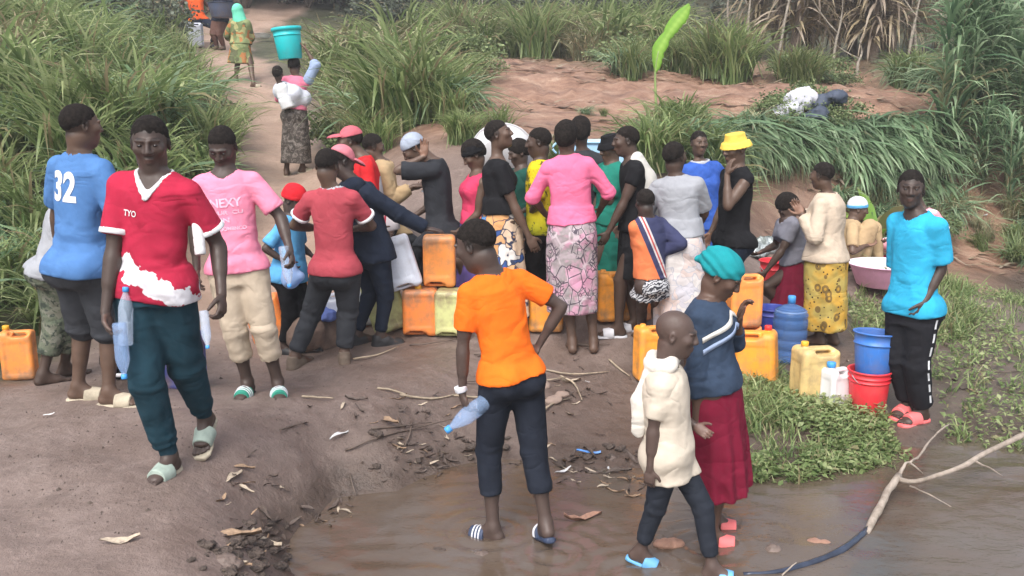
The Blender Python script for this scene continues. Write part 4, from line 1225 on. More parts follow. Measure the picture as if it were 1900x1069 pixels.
for (t, dz, h, w, dx) in (('NEXY', .155, .055, .19, .0), ('OUR  CU', .215, .026, .19, 0), ('I  IN', .262, .030, .10, -.04), ('COOMBNCO', .315, .024, .185, .01)):
    text_decal(q.shirt, 'print', t, PRTP, q.nk - q.up * (dz + .03) + q.L * dx + q.F * .2, q.L, q.up, -q.F, h, q.base, tr, width=w, thick=.03)
q = PER('stripechild', 'child in a pale striped top half hidden behind the red jersey man', 6.1, .66, 10, (240, 575), (238, 480), (232, 452), hs=1.2, fR=(228, 705), fL=(262, 700), kh=(.5, -1, 0), res=MR, skin=SK3,
   top=dict(mat=PLAID, sleeve=1.5, hem=-.1), bottom=dict(type='trousers', mat=BLACK, len=1.8, w=.03), shoes='shoe', shoe_col=[BLKFOAM])
q = PER('beanieboy', 'boy in a red beanie and blue T-shirt between the pink shirt and the crimson polo', 6.95, .75, 75, (536, 500), (540, 402), (546, 372), hy=70, hp=28, hs=1.22, fL=(565, 640), fR=(525, 648), hR=(532, 488, -.14), hL=(585, 480, .1), eR=(-.8, -.3, -.3), res=MR, skin=SK3, sex='m', eyes=False,
   top=dict(mat=SKYL, sleeve=.85, hem=-.22, flare=.05, ease=.03, sr=.025), bottom=dict(type='trousers', mat=BLACK, len=1.85, w=.03), shoes='shoe', shoe_col=[BLKFOAM], hat=['beanie', SCARLET])
q = PER('polo', 'man seen from behind in a crimson polo with grey collar and charcoal jeans', 6.6, .97, 172, (622, 492), (616, 350), (607, 308), hy=165, hp=16, hs=1.06, fL=(548, 690, .0), fR=(640, 682, .0), toeL=150, toeR=190, hL=(598, 425, .28), hR=(655, 425, .30), eL=(-1, -.2, -.5), eR=(1, -.2, -.5), res=MR, skin=SK2,
   top=dict(mat=CRIM, sleeve=.68, hem=-.10, cuffs=WHITE, collar=TRIM, flare=.015, sr=.018), bottom=dict(type='trousers', mat=CHAR, len=1.9, w=.018, kr=.07, ar=.062, bunch=.009), shoes='shoe', shoe_col=[BROWNSH])
q = PER('navyjacket', 'person in a navy hooded jacket and pink cap leaning on the tall orange jerrycan', 7.0, .95, 118, (690, 458), (668, 342), (634, 300), hy=125, hp=26, hs=1.03, fL=(662, 632, .05), fR=(706, 634), hR=(790, 424, .0), eR=(.3, .3, -1), hL=(700, 430, .3), res=MR, hdR=(1, .1, -.15), thR=(0, 1, .1), cR=.15,
   top=dict(mat=NAVY, sleeve=1.96, hem=-.22, flare=.045, ease=.030, sr=.030, bunch=.006, name='jacket'), bottom=dict(type='trousers', mat=NAVY, len=1.9, w=.012), shoes='shoe', shoe_col=[BLKFOAM], hat=[['hair'], ['cap', C('cap_pink', .62, .20, .24)]], skin=SK3)
hoodc = q.nk - q.F * .06 * q.s
blob(q, 'hood', NAVY, [(hoodc - q.L * .10, hoodc + q.L * .10, .065, .065, .02), (hoodc - q.F * .05 - q.up * .02 - q.L * .06, hoodc - q.F * .05 - q.up * .02 + q.L * .06, .06, .06, .03)], (q.nk - .3, q.nk + .3), .009, q.shirt)
q = PER('redcap', 'man in a faded red cap and red shirt with white stripes, facing left', 7.9, .96, -75, (698, 408), (674, 292), (650, 262), hy=-85, hp=6, fL=(690, 590), fR=(715, 585, .1), res=MR, skin=SK2, hL=(655, 400, -.1),
   top=dict(mat=REDWHITE, sleeve=.9, hem=-.2), bottom=dict(type='trousers', mat=CHAR, len=1.9), shoes='shoe', shoe_col=[BLKFOAM], hat=[['hair'], ['cap', C('cap_red', .52, .13, .16)]])
q = PER('beigeshirt', 'person in a beige long sleeved shirt behind the red cap, holding a pale phone', 8.3, .93, 95, (712, 410), (712, 300), (692, 272), hy=110, hp=10, fL=(700, 580), fR=(720, 580), hR=(768, 345, -.1), hL=(765, 350, .1), eR=(.1, 0, -1), res=MR, skin=SK2, hdR=(1, -.1, 0.1), cR=.5,
   top=dict(mat=BEIGE, sleeve=1.8, hem=-.2, sr=.03, ease=.025), bottom=dict(type='trousers', mat=CHAR, len=1.9), shoes='shoe', shoe_col=[BLKFOAM])
q = PER('dorag', 'man in a dark T-shirt and pale headscarf bending his head with one raised hand', 7.8, .98, -95, (818, 420), (806, 298), (768, 276), hy=-85, hp=42, hs=1.03, fL=(800, 592), fR=(835, 585, .1), hL=(787, 290, -.16), eL=(-.6, -.1, -1), hdL=(0.05, 0, 1), thL=(-1, 0, 0), cL=.1, hR=(770, 400, .1), res=MR, skin=SK2,
   top=dict(mat=C('washed_black', .030, .032, .038), sleeve=.9, hem=-.25, sr=.028, ease=.022), bottom=dict(type='trousers', mat=BLACK, len=1.9), shoes='shoe', shoe_col=[BLKFOAM], hat=[['hair'], ['dorag', C('dorag', .32, .36, .44)]])
q = PER('redtop', 'woman in a black beanie, red sleeveless top and purple skirt, head bent left', 7.75, .9, -65, (880, 418), (886, 322), (879, 288), hy=-75, hp=35, fL=(870, 592), fR=(895, 590), res=MR, sex='f', skin=SK2, hL=(850, 430, -.1),
   top=dict(mat=C('raspberry', .58, .05, .12), sleeve=0, hem=.02), bottom=dict(type='skirt', mat=PURPLE, hem=(884, 560), hw=.21, hd=.18), shoes=None, hat=[['shortafro'], ['beanie', BLACK]])
q = PER('blacktop', 'tall woman in a black top and blue and orange wrap looking up right', 7.3, .975, 98, (930, 408), (922, 296), (925, 250), hy=82, hp=-14, hs=1.02, fL=(930, 612), fR=(915, 615), hR=(982, 440, -.16), eR=(-.6, -.4, 0), res=MR, sex='f', skin=SK2, girth=1.03, hL=(960, 440, .2),
   top=dict(mat=BLACK, sleeve=.62, hem=.12, neck=.03, sr=.018), bottom=dict(type='skirt', mat=WRAP_BLUE, hem=(938, 585), hw=.23, hd=.2, waist=.36), shoes=None)
q = PER('greencheck', 'dark haired person in a bottle green top between the black top and the yellow T-shirt', 8.2, .86, -60, (965, 410), (968, 312), (962, 284), hy=-70, hp=20, fL=(960, 575), fR=(975, 575), res=.0105, skin=SK1, hat=['shortafro'],
   top=dict(mat=C('deep_green', .015, .07, .055), sleeve=.8, hem=-.1), bottom=dict(type='trousers', mat=BLACK, len=1.9), shoes=None)
q = PER('yellowtee', 'boy in a yellow and black T-shirt facing left beside the pink blouse', 7.55, .90, -105, (1002, 418), (1002, 300), (1000, 264), hy=-95, hp=8, hs=1.1, fL=(995, 598), fR=(1015, 594), hL=(980, 405, .0), eL=(.3, -.8, -.4), hR=(965, 395, .1), res=MR, skin=SK1,
   top=dict(mat=YELTEE, sleeve=.85, hem=-.12, sr=.024, ease=.02), bottom=dict(type='trousers', mat=BLACK, len=1.92), shoes=None, hat=['hair', 'grey'])
q = PER('pinkblouse', 'woman seen from behind in a pink long sleeved blouse and pinkish grey wrap', 7.0, .955, 178, (1062, 418), (1054, 290), (1051, 257), hy=165, hs=1.03, fL=(1062, 632), fR=(1102, 622), hL=(1012, 398, .22), hR=(1112, 392, .20), eL=(-1, -.3, -.6), eR=(1, -.3, -.6), res=MR, sex='f', skin=SK2, girth=1.06,
   top=dict(mat=HOTPINK, sleeve=1.15, hem=.04, sr=.014, bunch=.005, neck=.01), bottom=dict(type='skirt', mat=WRAP_PINK, hem=(1063, 577), hw=.20, hd=.18, waist=.26, nf=5, fa=.008), shoes=None, hat=['shortafro'])
q = PER('behindpink', 'dark haired woman in a charcoal top standing in front of the pink blouse', 8.1, .98, 175, (1085, 412), (1082, 282), (1077, 246), fL=(1075, 590), fR=(1095, 590), res=.0105, sex='f', skin=SK1, hat=['shortafro'], top=dict(mat=CHAR, sleeve=.8, hem=-.1), bottom=dict(type='skirt', mat=CHAR, hem=(1085, 560)), shoes=None)
q = PER('buckethat', 'woman in a black bucket hat and green dress facing left', 7.8, .91, -60, (1130, 415), (1136, 302), (1133, 276), hy=-65, hp=14, fL=(1120, 595), fR=(1140, 592), res=MR, sex='f', skin=SK2, hL=(1105, 330, -.1), eL=(0, 0, -1),
   top=dict(mat=DGREEN, sleeve=.8, hem=.0), bottom=dict(type='skirt', mat=DGREEN, hem=(1130, 520), hw=.2), shoes=None, hat=['bucket', BLACK])
q = PER('whitetowel', 'person in black with a long white cloth down the back and white slides', 7.2, .925, -82, (1180, 415), (1172, 297), (1162, 262), hy=-88, hp=5, fL=(1148, 617), fR=(1178, 604, .12), toeL=-88, toeR=-80, hL=(1128, 432, -.12), eL=(.7, -.3, 0), res=MR, skin=SK1, hs=1.05,
   top=dict(mat=BLACK, sleeve=.42, hem=-.1), bottom=dict(type='skirt', mat=BLACK, hem=(1182, 512), hw=.16, hd=.17, nf=5), shoe_col=[WHFOAM, WHFOAM])
bk = -q.F
blob(q, 'white_cloth', OFFW, [(q.nk + bk * .03 + q.L * .055 + q.up * .0, q.nk + bk * .105 + q.L * .07 - q.up * .16, .065, .075, .02, (q.L + bk * .5, .55)), (q.nk + bk * .105 + q.L * .07 - q.up * .16, q.hipC + bk * .15 + q.L * .09 - q.up * .26, .078, .085, .03, (q.L * 1.0 + bk * .6, .5))], (np.minimum(q.nk, q.hipC) - .45, np.maximum(q.nk, q.hipC) + .3), .010)
q = PER('stripedchild', 'child in an orange and navy striped sweater sitting on an orange jerrycan', 6.75, .74, -150, (1206, 520), (1202, 405), (1197, 376), hy=-165, hp=15, hs=1.15, fL=(1190, 600, .42), fR=(1220, 600, .42), kh=(-.2, 1, .6), res=MR, skin=SK3, hR=(1222, 470, .05), eR=(1, -.6, -.4), hL=(1185, 470, .25),
   top=dict(mat=SWEATER, sleeve=1.8, hem=.04, sr=.03, ease=.04), bottom=dict(type='skirt', mat=ZEBRA, hem=(1206, 548, .05), hw=.2, hd=.2, waist=.2), shoes=None)
q = PER('greytee', 'woman seen from behind in a grey T-shirt and white wrap skirt', 6.9, .93, 162, (1262, 440), (1256, 328), (1251, 292), hy=135, hs=1.06, fL=(1245, 645), fR=(1280, 645), hL=(1222, 420, .28), hR=(1292, 425, .26), eL=(-1, -.2, -.6), eR=(1, -.4, -.6), res=MR, sex='f', skin=SK1, girth=1.08,
   top=dict(mat=GREYT, sleeve=.85, hem=.02, sr=.020, bunch=.004), bottom=dict(type='skirt', mat=WHITEWRAP, hem=(1264, 610), hw=.215, hd=.19, waist=.28, nf=6), shoes=None)
q = PER('bluewoman', 'smiling woman wrapped in royal blue facing the viewer behind the grey T-shirt', 8.4, .9, 8, (1305, 418), (1298, 302), (1297, 266), hy=10, hp=0, fL=(1315, 570), fR=(1295, 570), res=.0095, sex='f', skin=SK2, eyes=True, girth=1.1, hL=(1350, 352, -.12), eL=(.8, 0, -1),
   top=dict(mat=BLUEW, sleeve=1.4, hem=-.05, ease=.035, sr=.04, collar=TRIM), bottom=dict(type='skirt', mat=BLUEW, hem=(1305, 520), hw=.23), shoes=None)
q = PER('yellowhat', 'man in a yellow bucket hat and black vest resting a hand on his face', 7.45, .985, -72, (1358, 440), (1368, 312), (1364, 277), hy=-62, hp=10, hs=1.04, fL=(1350, 620), fR=(1375, 612), hL=(1349, 325, -.18), eL=(-.8, -.5, -1), hdL=(.15, .1, 1), thL=(.3, -1, 0), cL=.35, res=MR, skin=SK2,
   top=dict(mat=BLACK, sleeve=0, hem=-.12, ease=.018), bottom=dict(type='trousers', mat=NAVY, len=1.9), shoes='shoe', shoe_col=[BLKFOAM], hat=['bucket', YELLOW_H])
# ---- right foreground
q = PER('tealwrap', 'woman in a teal headwrap, navy sweater with white chevrons and maroon skirt', 4.48, .872, 62, (1322, 700), (1312, 556), (1338, 512), hy=68, hp=30, hs=1.12, fR=(1318, 1012, -.08), fL=(1322, 985, .10), toeR=78, toeL=82, hR=(1292, 778, -.12), eR=(-1, -.4, 0), hL=(1372, 590, .02), eL=(.9, -.1, -1.1), hdL=(.25, 0, 1), thL=(-.6, -.8, 0), cL=.55, res=NR, sex='f', skin=(.085, .048, .034), eyes=True, girth=1.0, cR=.5,
   top=dict(mat=NAVYKNIT, sleeve=1.52, hem=-.12, sr=.016, ease=.018, bunch=.004), bottom=dict(type='skirt', mat=MAROON, hem=(1332, 908), hw=.215, hd=.195, waist=.22, nf=10, fa=.014), shoe_col=[PINKFOAM, PINKFOAM], hat=['wrap', TEALW])
tr = shirt_tree(q); side = nrm(q.F * .75 - q.L * .66)   # the side of the chest turned to the viewer
def band(q, pts, mat, name, w):
    """ribbon laid over the garment; pts = (point, outward direction)"""
    vs, fs = [], []
    for i, (p, dirn) in enumerate(pts):
        h = tr.ray_cast(Vector(p + dirn * .5), Vector(-dirn), .7)
        for sgn in (1, -1):
            p2 = p + q.up * w / 2 * sgn
            h = tr.ray_cast(Vector(p2 + dirn * .5), Vector(-dirn), .7)
            vs.append(np.array(h[0]) + dirn * .005 if h[0] is not None else p2)
    for i in range(len(pts) - 1): fs.append((2 * i, 2 * i + 1, 2 * i + 3, 2 * i + 2))
    o = link(name, new_mesh(name, np.array(vs), np.array(fs), mats=[mat]), q.shirt)
    sol = o.modifiers.new('thickness', 'SOLIDIFY'); sol.thickness = .004; sol.offset = 0
for dz, mt in ((0, OFFW), (-.060, GREYBLUE)):
    pts = []
    for i in range(19):
        a = math.radians(-84 + i * 8.5)     # angle round the chest from its right side to its left
        dirn = nrm(q.F * math.cos(a) + q.L * math.sin(a)); ch = .070 * max(0, 1 - abs(i - 10) / 10.0) * 1.25
        pts.append((q.hipC + q.up * (.70 * q.T + dz + ch * 1.1 - .04), dirn))
    band(q, pts, mt, 'chevron', .026)
q = PER('creamboy', 'boy with a shaved head, cream shirt and cream scarf walking to the right', 4.12, .735, 72, (1240, 826), (1232, 680), (1254, 620), hy=72, hp=10, hs=1.27, fR=(1178, 1085, .06, .0, .3), fL=(1318, 1120, -.06), toeR=70, toeL=78, hR=(1206, 872, -.12), eR=(-.8, .6, 0), hL=(1290, 790, .1), res=NR, skin=(.080, .052, .043), cR=.55, girth=1.06, 
   top=dict(mat=CREAM, sleeve=.72, hem=-.40, flare=.012, sr=.010, ease=.026, bunch=.0, amp=.003), bottom=dict(type='trousers', mat=C('boy_trousers', .022, .026, .036), len=1.80, w=.012, kr=.066, ar=.050), shoe_col=[BLUEFOAM, BLUEFOAM], hat=['none'])
nk = q.nk
blob(q, 'scarf', C('scarf', .66, .62, .56), [(nk + q.up * .03 + q.F * .045 + q.L * .05, nk + q.up * .03 + q.F * .045 - q.L * .05, .030, .030, .02), (nk + q.up * .035 - q.F * .06 + q.L * .04, nk + q.up * .035 - q.F * .06 - q.L * .04, .032, .032, .02),
    (nk + q.up * .02 - q.L * .060 - q.F * .03, nk + q.up * .015 - q.L * .060 + q.F * .03, .030, .032, .02), (nk + q.up * .02 + q.L * .065 - q.F * .03, nk + q.up * .02 + q.L * .065 + q.F * .03, .032, .032, .02),
    (nk - q.F * .045 - q.L * .055 - q.up * .01, nk - q.F * .100 - q.L * .070 - q.up * .15, .040, .046, .015, (q.L, .42)), (nk - q.F * .100 - q.L * .070 - q.up * .15, nk - q.F * .130 - q.L * .065 - q.up * .30, .046, .036, .015, (q.L, .36)),
    (nk - q.F * .06 + q.L * .0, nk - q.F * .095 - q.L * .02 - q.up * .20, .04, .04, .015, (q.F, .3))], (nk - .5, nk + .25), .007, amp=.0045, stretch=(30, 30, 12))
q = PER('orangetee', 'boy in a bright orange T-shirt stepping into the water, seen from behind', 4.45, .915, -152, (945, 682), (912, 508), (884, 455), hy=-118, hp=22, hs=1.16, fL=(915, 972, .0), fR=(1016, 1012, -.10, .015, .35), toeL=-112, toeR=-165, hL=(858, 732, -.06), eL=(-.9, -.1, 0), hR=(1000, 640, .12), eR=(1, .2, -.6), hdL=(.25, 0, -1), cL=.8, res=NR, skin=(.072, .048, .040),
   top=dict(mat=ORANGE, sleeve=.66, hem=-.08, sr=.022, ease=.012, flare=.02, bunch=.003), bottom=dict(type='trousers', mat=C('boy_navy', .017, .021, .032), len=1.56, w=.012, kr=.068, ar=.060, bunch=.005), shoe_col=[NAVYFOAM, NAVYFOAM, WHFOAM])
sh, el, wr, d = q.arm['L'][:4]
blob(q, 'wristband', WHFOAM, [(wr - d * .045, wr - d * .015, .033, .031, 0, None, (0, 1))], (wr - .12, wr + .12), .004, amp=0)
q = PER('skytee', 'man in a bright blue T-shirt and black striped track trousers, hand in pocket', 6.0, .985, -62, (1694, 560), (1701, 396), (1690, 350), hy=-22, hp=4, hs=1.04, fR=(1683, 768, .10), fL=(1708, 790), toeR=-50, toeL=-62, hL=(1716, 560, -.15), eL=(1, .5, 0), hdL=(-.35, -.05, -1), hR=(1672, 590, .12), res=.0095, skin=SK3, eyes=True, girth=.80, cL=.9,
   top=dict(mat=SKYB, sleeve=.85, hem=-.13, flare=.03, sr=.024, ease=.018), bottom=dict(type='trousers', mat=C('track', .016, .016, .020), len=1.93, w=.022, kr=.076, ar=.070, bunch=.006, stripe=WHITE), shoe_col=[PINKFOAM, PINKFOAM])
q = PER('creamjacket', 'woman in a cream jacket and yellow spotted skirt, face turned away', 7.6, .935, -128, (1530, 470), (1537, 362), (1526, 326), hy=-135, hp=6, hs=1.0, fL=(1520, 635), fR=(1545, 630), hL=(1488, 398, -.02), hR=(1490, 392, .16), eL=(.1, -.6, -1), eR=(.2, .6, -1), res=MR, sex='f', skin=SK2, girth=1.08,
   top=dict(mat=C('jacket_cream', .56, .46, .36), sleeve=1.9, hem=-.12, sr=.026, ease=.026, name='jacket', bunch=.006, collar=C('jacket_cream', 0, 0, 0)), bottom=dict(type='skirt', mat=SKIRT_YEL, hem=(1533, 608), hw=.20, hd=.18, waist=.32, nf=5))
q = PER('maroonwasher', 'woman in a grey top and maroon skirt bending to wash over the buckets', 8.1, .87, -80, (1482, 478), (1458, 405), (1462, 384), hy=-90, hp=50, fL=(1465, 570), fR=(1480, 565), hL=(1420, 505, -.12), eL=(.2, -.4, -1), hR=(1412, 468, .12), res=MR, sex='f', skin=SK1, kh=(-1, 0, .3),
   top=dict(mat=C('slate', .20, .20, .235), sleeve=.6, hem=-.02), bottom=dict(type='skirt', mat=MAROON, hem=(1474, 568, -.05), hw=.24, hd=.24, waist=.2), shoes=None, hat='shortafro')
q = PER('seatedbeanie', 'person in a white and blue beanie seated beside the pink basin', 9.9, .95, 72, (1572, 470), (1583, 408), (1592, 388), hy=80, hp=12, fL=(1628, 488, .1), fR=(1600, 503, -.05), kL=(.5, 0, 1), kR=(.5, 0, 1), hR=(1608, 455, -.15), hL=(1622, 450, .1), eR=(0, -.5, -1), res=.0105, skin=SK2,
   top=dict(mat=BEIGE, sleeve=.8, hem=-.1), bottom=dict(type='trousers', mat=BLACK, len=1.85, w=.02), hat=['beanie', WHITE, C('band_blue', .12, .40, .70)], shoes=None)
q = PER('seatedpink', 'person in a pink and white shirt seated behind the bright blue T-shirt', 10.2, .9, -60, (1722, 462), (1712, 388), (1700, 362), hy=-70, fL=(1672, 480), fR=(1690, 478, .2), kL=(-.5, 0, 1), kR=(-.5, 0, 1), res=.0115, skin=SK1,
   top=dict(mat=PINKWHITE, sleeve=.8, hem=-.15), bottom=dict(type='trousers', mat=NAVY, len=1.8), shoes=None)
# ---- on the path
q = PER('bucketwoman', 'woman carrying a turquoise bucket on her head up the path, baby on her back', 12.7, .93, 178, (545, 208), (551, 142), (546, 122), hy=178, fL=(532, 322), fR=(562, 326), toeR=100, hR=(568, 92, .0), eR=(1.5, -.1, -.6), hdR=(-.9, 0, 1), cR=.1, hL=(540, 180, .25), hs=1.12, res=.0105, sex='f', skin=SK2,
   top=dict(mat=C('rose', .72, .20, .30), sleeve=1.2, hem=.1, sr=.02), bottom=dict(type='skirt', mat=DARKWRAP, hem=(549, 302), hw=.215, hd=.19, waist=.3, nf=5), shoe_col=[CREAMFOAM, CREAMFOAM])
sh, el, wr = q.arm['R'][:3]
blob(q, 'sleeve', GREYBLUE, [(sh + (el - sh) * .2, el, .075, .068, .02), (el, el + (wr - el) * .12, .068, .060, .02)], (np.minimum(sh, el) - .25, np.maximum(sh, el) + .25), .012, q.shirt)
q.root  # the carrying cloth is wound round both
blob(q, 'carrying_cloth', C('carrying_white', .60, .62, .70), [(q.hipC + q.up * .20 - q.L * .11 - q.F * .02, q.hipC + q.up * .26 + q.L * .14 - q.F * .10, .115, .135, .04), (q.hipC + q.up * .16 - q.F * .08, q.hipC + q.up * .24 - q.F * .12, .12, .13, .04)], (q.hipC - .45, q.hipC + .6), .012)
q = PER('baby', 'baby in white with dark hair tied on the back of the woman on the path', 12.5, .48, 160, (530, 186), (519, 156), (516, 137), hy=165, hs=1.55, res=.0115, skin=SK3, hL='none', hR='none', hat='shortafro', top=dict(mat=WHITE, sleeve=None, hem=-.5, ease=.06))
q = PER('mintscarf', 'woman in a mint headscarf and green patterned dress walking up the path', 18.0, .93, 172, (447, 82), (445, 36), (441, 20), hy=178, fL=(438, 148), fR=(470, 157, -.3), toeR=100, res=.013, sex='f', skin=SK2, hL=(428, 80, .3), hR=(465, 80, .3), girth=1.1,
   top=dict(mat=DRESS, sleeve=1.4, hem=.0, ease=.04, sr=.04), bottom=dict(type='skirt', mat=DRESS, hem=(447, 118), hw=.26, hd=.22, waist=.3), shoe_col=[CREAMFOAM, CREAMFOAM], hat=['veil', MINT])
q = PER('orangevest', 'person in an orange vest seated by a white can at the top of the path', 21.5, .95, 20, (368, 34), (360, -8), (356, -24), fR=(362, 66), fL=(392, 66), kL=(.8, -.4, .6), kR=(-.3, -1, .6), hR=(340, 22, 0), hL=(385, 22, 0), res=.014, skin=SK2,
   top=dict(mat=ORV, sleeve=0, hem=-.1, ease=.03), bottom=dict(type='trousers', mat=C('far_navy', .02, .025, .045), len=1.9, w=.03), shoes='shoe', shoe_col=[BLKFOAM])
q = PER('basinperson', 'person in dark clothes beside the grey blue basin at the top of the path', 21.0, .95, -20, (408, 36), (410, -12), (412, -28), fR=(402, 72), fL=(414, 72), res=.014, skin=SK2, hR=(402, 20, -.2), hL=(420, 20, -.2),
   top=dict(mat=NAVY, sleeve=1.6, hem=-.1), bottom=dict(type='trousers', mat=C('rust_trousers', .14, .075, .06), len=1.9, w=.03), shoes=None)
# ------------------------------------------------------------------ jerrycans, buckets, bottles
def lathe(prof, n=28, cap=False, wob=0.0):
    prof = np.array(prof, float); a = np.linspace(0, 2 * math.pi, n, endpoint=False)
    V = np.stack([np.outer(prof[:, 0], np.cos(a)), np.outer(prof[:, 0], np.sin(a)), np.repeat(prof[:, 1][:, None], n, 1)], -1)
    if wob: V[..., :2] *= (1 + wob * noise3(V * 6))[..., None]
    V = V.reshape(-1, 3); m = len(prof)
    i = np.arange(m - 1)[:, None] * n; j = np.arange(n)[None]; j2 = (j + 1) % n
    Q = np.stack([i + j, i + j2, i + n + j2, i + n + j], -1).reshape(-1, 4)
    return V, Q
def tube(pts, rad, n=8, jit=0.0, seed=0, sub=4):
    pts = np.array(pts, float); rad = np.array(rad, float) if np.ndim(rad) else np.full(len(pts), float(rad))
    t = np.arange(len(pts)); tt = np.linspace(0, len(pts) - 1, (len(pts) - 1) * sub + 1)
    # catmull-rom
    def cr(P):
        P = np.vstack([2 * P[0] - P[1], P, 2 * P[-1] - P[-2]]); out = []
        for x in tt:
            i = min(int(x), len(t) - 2); f = x - i; p0, p1, p2, p3 = P[i], P[i + 1], P[i + 2], P[i + 3]
            out.append(.5 * (2 * p1 + (p2 - p0) * f + (2 * p0 - 5 * p1 + 4 * p2 - p3) * f * f + (3 * p1 - p0 - 3 * p2 + p3) * f ** 3))
        return np.array(out)
    C_ = cr(pts); r = np.interp(tt, t, rad)
    T = np.gradient(C_, axis=0); T /= np.linalg.norm(T, axis=1, keepdims=True) + 1e-9
    up = np.array([0, 0, 1.]) if abs(T[:, 2]).mean() < .8 else np.array([1., 0, 0])
    A = np.cross(T, up); A /= np.linalg.norm(A, axis=1, keepdims=True) + 1e-9; Bn = np.cross(A, T)
    a = np.linspace(0, 2 * math.pi, n, endpoint=False)
    V = C_[:, None] + (A[:, None] * np.cos(a)[None, :, None] + Bn[:, None] * np.sin(a)[None, :, None]) * r[:, None, None]
    V = V.reshape(-1, 3)
    if jit: V = V + jit * np.stack([noise3(V * 30, seed), noise3(V * 30 + 7, seed), noise3(V * 30 + 13, seed)], 1)
    i = np.arange(len(C_) - 1)[:, None] * n; j = np.arange(n)[None]; j2 = (j + 1) % n
    Q = np.stack([i + j, i + n + j, i + n + j2, i + j2], -1).reshape(-1, 4)
    Q = [tuple(x) for x in Q] + [tuple(range(n)), tuple(range(len(V) - 1, len(V) - n - 1, -1))]
    return V, Q
def fbox(Fd, c, h, r, k=0.0, op='u'):
    c = np.array(c, float); h = np.array(h, float); q = Fd.sub(c - h - r - .04, c + h + r + .04); sl, X, Y, Z = q
    qx, qy, qz = np.abs(X - c[0]) - h[0] + r, np.abs(Y - c[1]) - h[1] + r, np.abs(Z - c[2]) - h[2] + r
    d = np.sqrt(np.maximum(qx, 0) ** 2 + np.maximum(qy, 0) ** 2 + np.maximum(qz, 0) ** 2) + np.minimum(np.maximum(np.maximum(qx, qy), qz), 0) - r
    Fd.comb(sl, d, k, op)
def make_can_mesh(w, dp, h, r, seed, small=False):
    A = Field((-w / 2 - .03, -dp / 2 - .03, -.02), (w / 2 + .03, dp / 2 + .03, h + .06), .0075)
    fbox(A, (0, 0, h / 2), (w / 2, dp / 2, h / 2), r)
    # shoulders dip on both sides of the grip, grip bridges the dip
    fbox(A, (w * .12, dp * .42, h + .01), (w * .30, dp * .24, .045), .02, .02, 's'); fbox(A, (w * .12, -dp * .42, h + .01), (w * .30, dp * .24, .045), .02, .02, 's')
    A.cone((w * .00, 0, h - .022), (w * .26, 0, h - .022), .019, .019, 0, 's')if False else None
    fbox(A, (w * .12, 0, h - .035), (w * .20, dp * .5, .012), .01, .01, 's')
    # panels on the broad faces
    for sy in (-1, 1): fbox(A, (0, sy * (dp / 2 + .006), h * .46), (w * .33, .010, h * .32), .008, .012, 's')
    for sx in (-1, 1): fbox(A, (sx * (w / 2 + .006), 0, h * .46), (.009, dp * .26, h * .30), .008, .012, 's')
    A.cone((-w * .30, 0, h - .01), (-w * .30, 0, h + .020), .024, .022, .006, cut=(0, 1))
    V, Q = A.mesh(); V = relax(V, Q, 1, .4)
    V = V + .0025 * np.stack([noise3(V * 9, seed), noise3(V * 9 + 5, seed), 0 * V[:, 0]], 1)
    return new_mesh('jerrycan_body', V, Q)
def can_set(name, w, dp, h, r, seed):
    root = bpy.data.objects.new('jerrycan', None)
    me = make_can_mesh(w, dp, h, r, seed); me.materials.append(None)
    tmp = bpy.data.objects.new('tmp', me); COL.objects.link(tmp); m = tmp.modifiers.new('d', 'DECIMATE'); m.ratio = .35
    dg = bpy.context.evaluated_depsgraph_get(); me2 = bpy.data.meshes.new_from_object(tmp.evaluated_get(dg)); bpy.data.objects.remove(tmp)
    if not len(me2.materials): me2.materials.append(None)
    vc, qc = lathe([(0, .034), (.024, .034), (.0275, .031), (.0275, .004), (.024, 0), (0, 0)], 18)
    vc[:, 0] -= w * .30; vc[:, 2] += h + .010
    mc = new_mesh('cap', vc, qc); mc.materials.append(None)
    return me2, mc
CAN_H = {'big': .385, 'slim': .42, 'small': .27, 'huge': .43}
CANS = {'big': can_set('big', .285, .215, .385, .038, 3), 'slim': can_set('slim', .26, .17, .42, .035, 5), 'small': can_set('small', .17, .13, .27, .026, 9), 'huge': can_set('huge', .30, .24, .43, .045, 6)}
PO = plastic('can_orange', (.90, .31, .065)); PO2 = plastic('can_deep_orange', (.86, .245, .05)); PYO = plastic('can_amber', (.92, .35, .035)); PY = plastic('can_straw', (.66, .48, .20)); PG = plastic('can_pale_green', (.60, .62, .27))
PW = plastic('can_white', (.66, .70, .80), .2); PBL = plastic('can_blue', (.03, .06, .30)); PWW = plastic('can_milk', (.74, .74, .76), .12); CR = plastic('cap_red', (.70, .03, .03), .1); CYc = plastic('cap_yellow', (.80, .42, .03), .1); CB = plastic('cap_black', (.02, .02, .02), .2); CBL = plastic('cap_blue', (.05, .30, .70), .1)
def can(label, kind, mat, pos, yaw=0, rx=0, ry=0, cap=CYc, s=1.0, group='jerrycans waiting at the water point', nocap=False, flip=False):
    if flip: pos = (pos[0], pos[1], pos[2] + CAN_H[kind] * s * math.cos(math.radians(ry))); pos = (pos[0] + CAN_H[kind] * s * math.sin(math.radians(ry)), pos[1], pos[2]); ry = ry + 180
    root = bpy.data.objects.new('jerrycan', None); COL.objects.link(root); root.location = tuple(float(v) for v in pos); root.rotation_euler = (math.radians(rx), math.radians(ry), math.radians(yaw)); root.scale = (s, s, s)
    tag(root, label, 'jerrycan', group)
    me, mc = CANS[kind]
    b = link('container', me, root); b.material_slots[0].link = 'OBJECT'; b.material_slots[0].material = mat
    if not nocap:
        c = link('cap', mc, root); c.material_slots[0].link = 'OBJECT'; c.material_slots[0].material = cap
    return root
def gp(px, py, dz=0.0):
    p = on_ground(px, py); return (p[0], p[1], p[2] + dz)
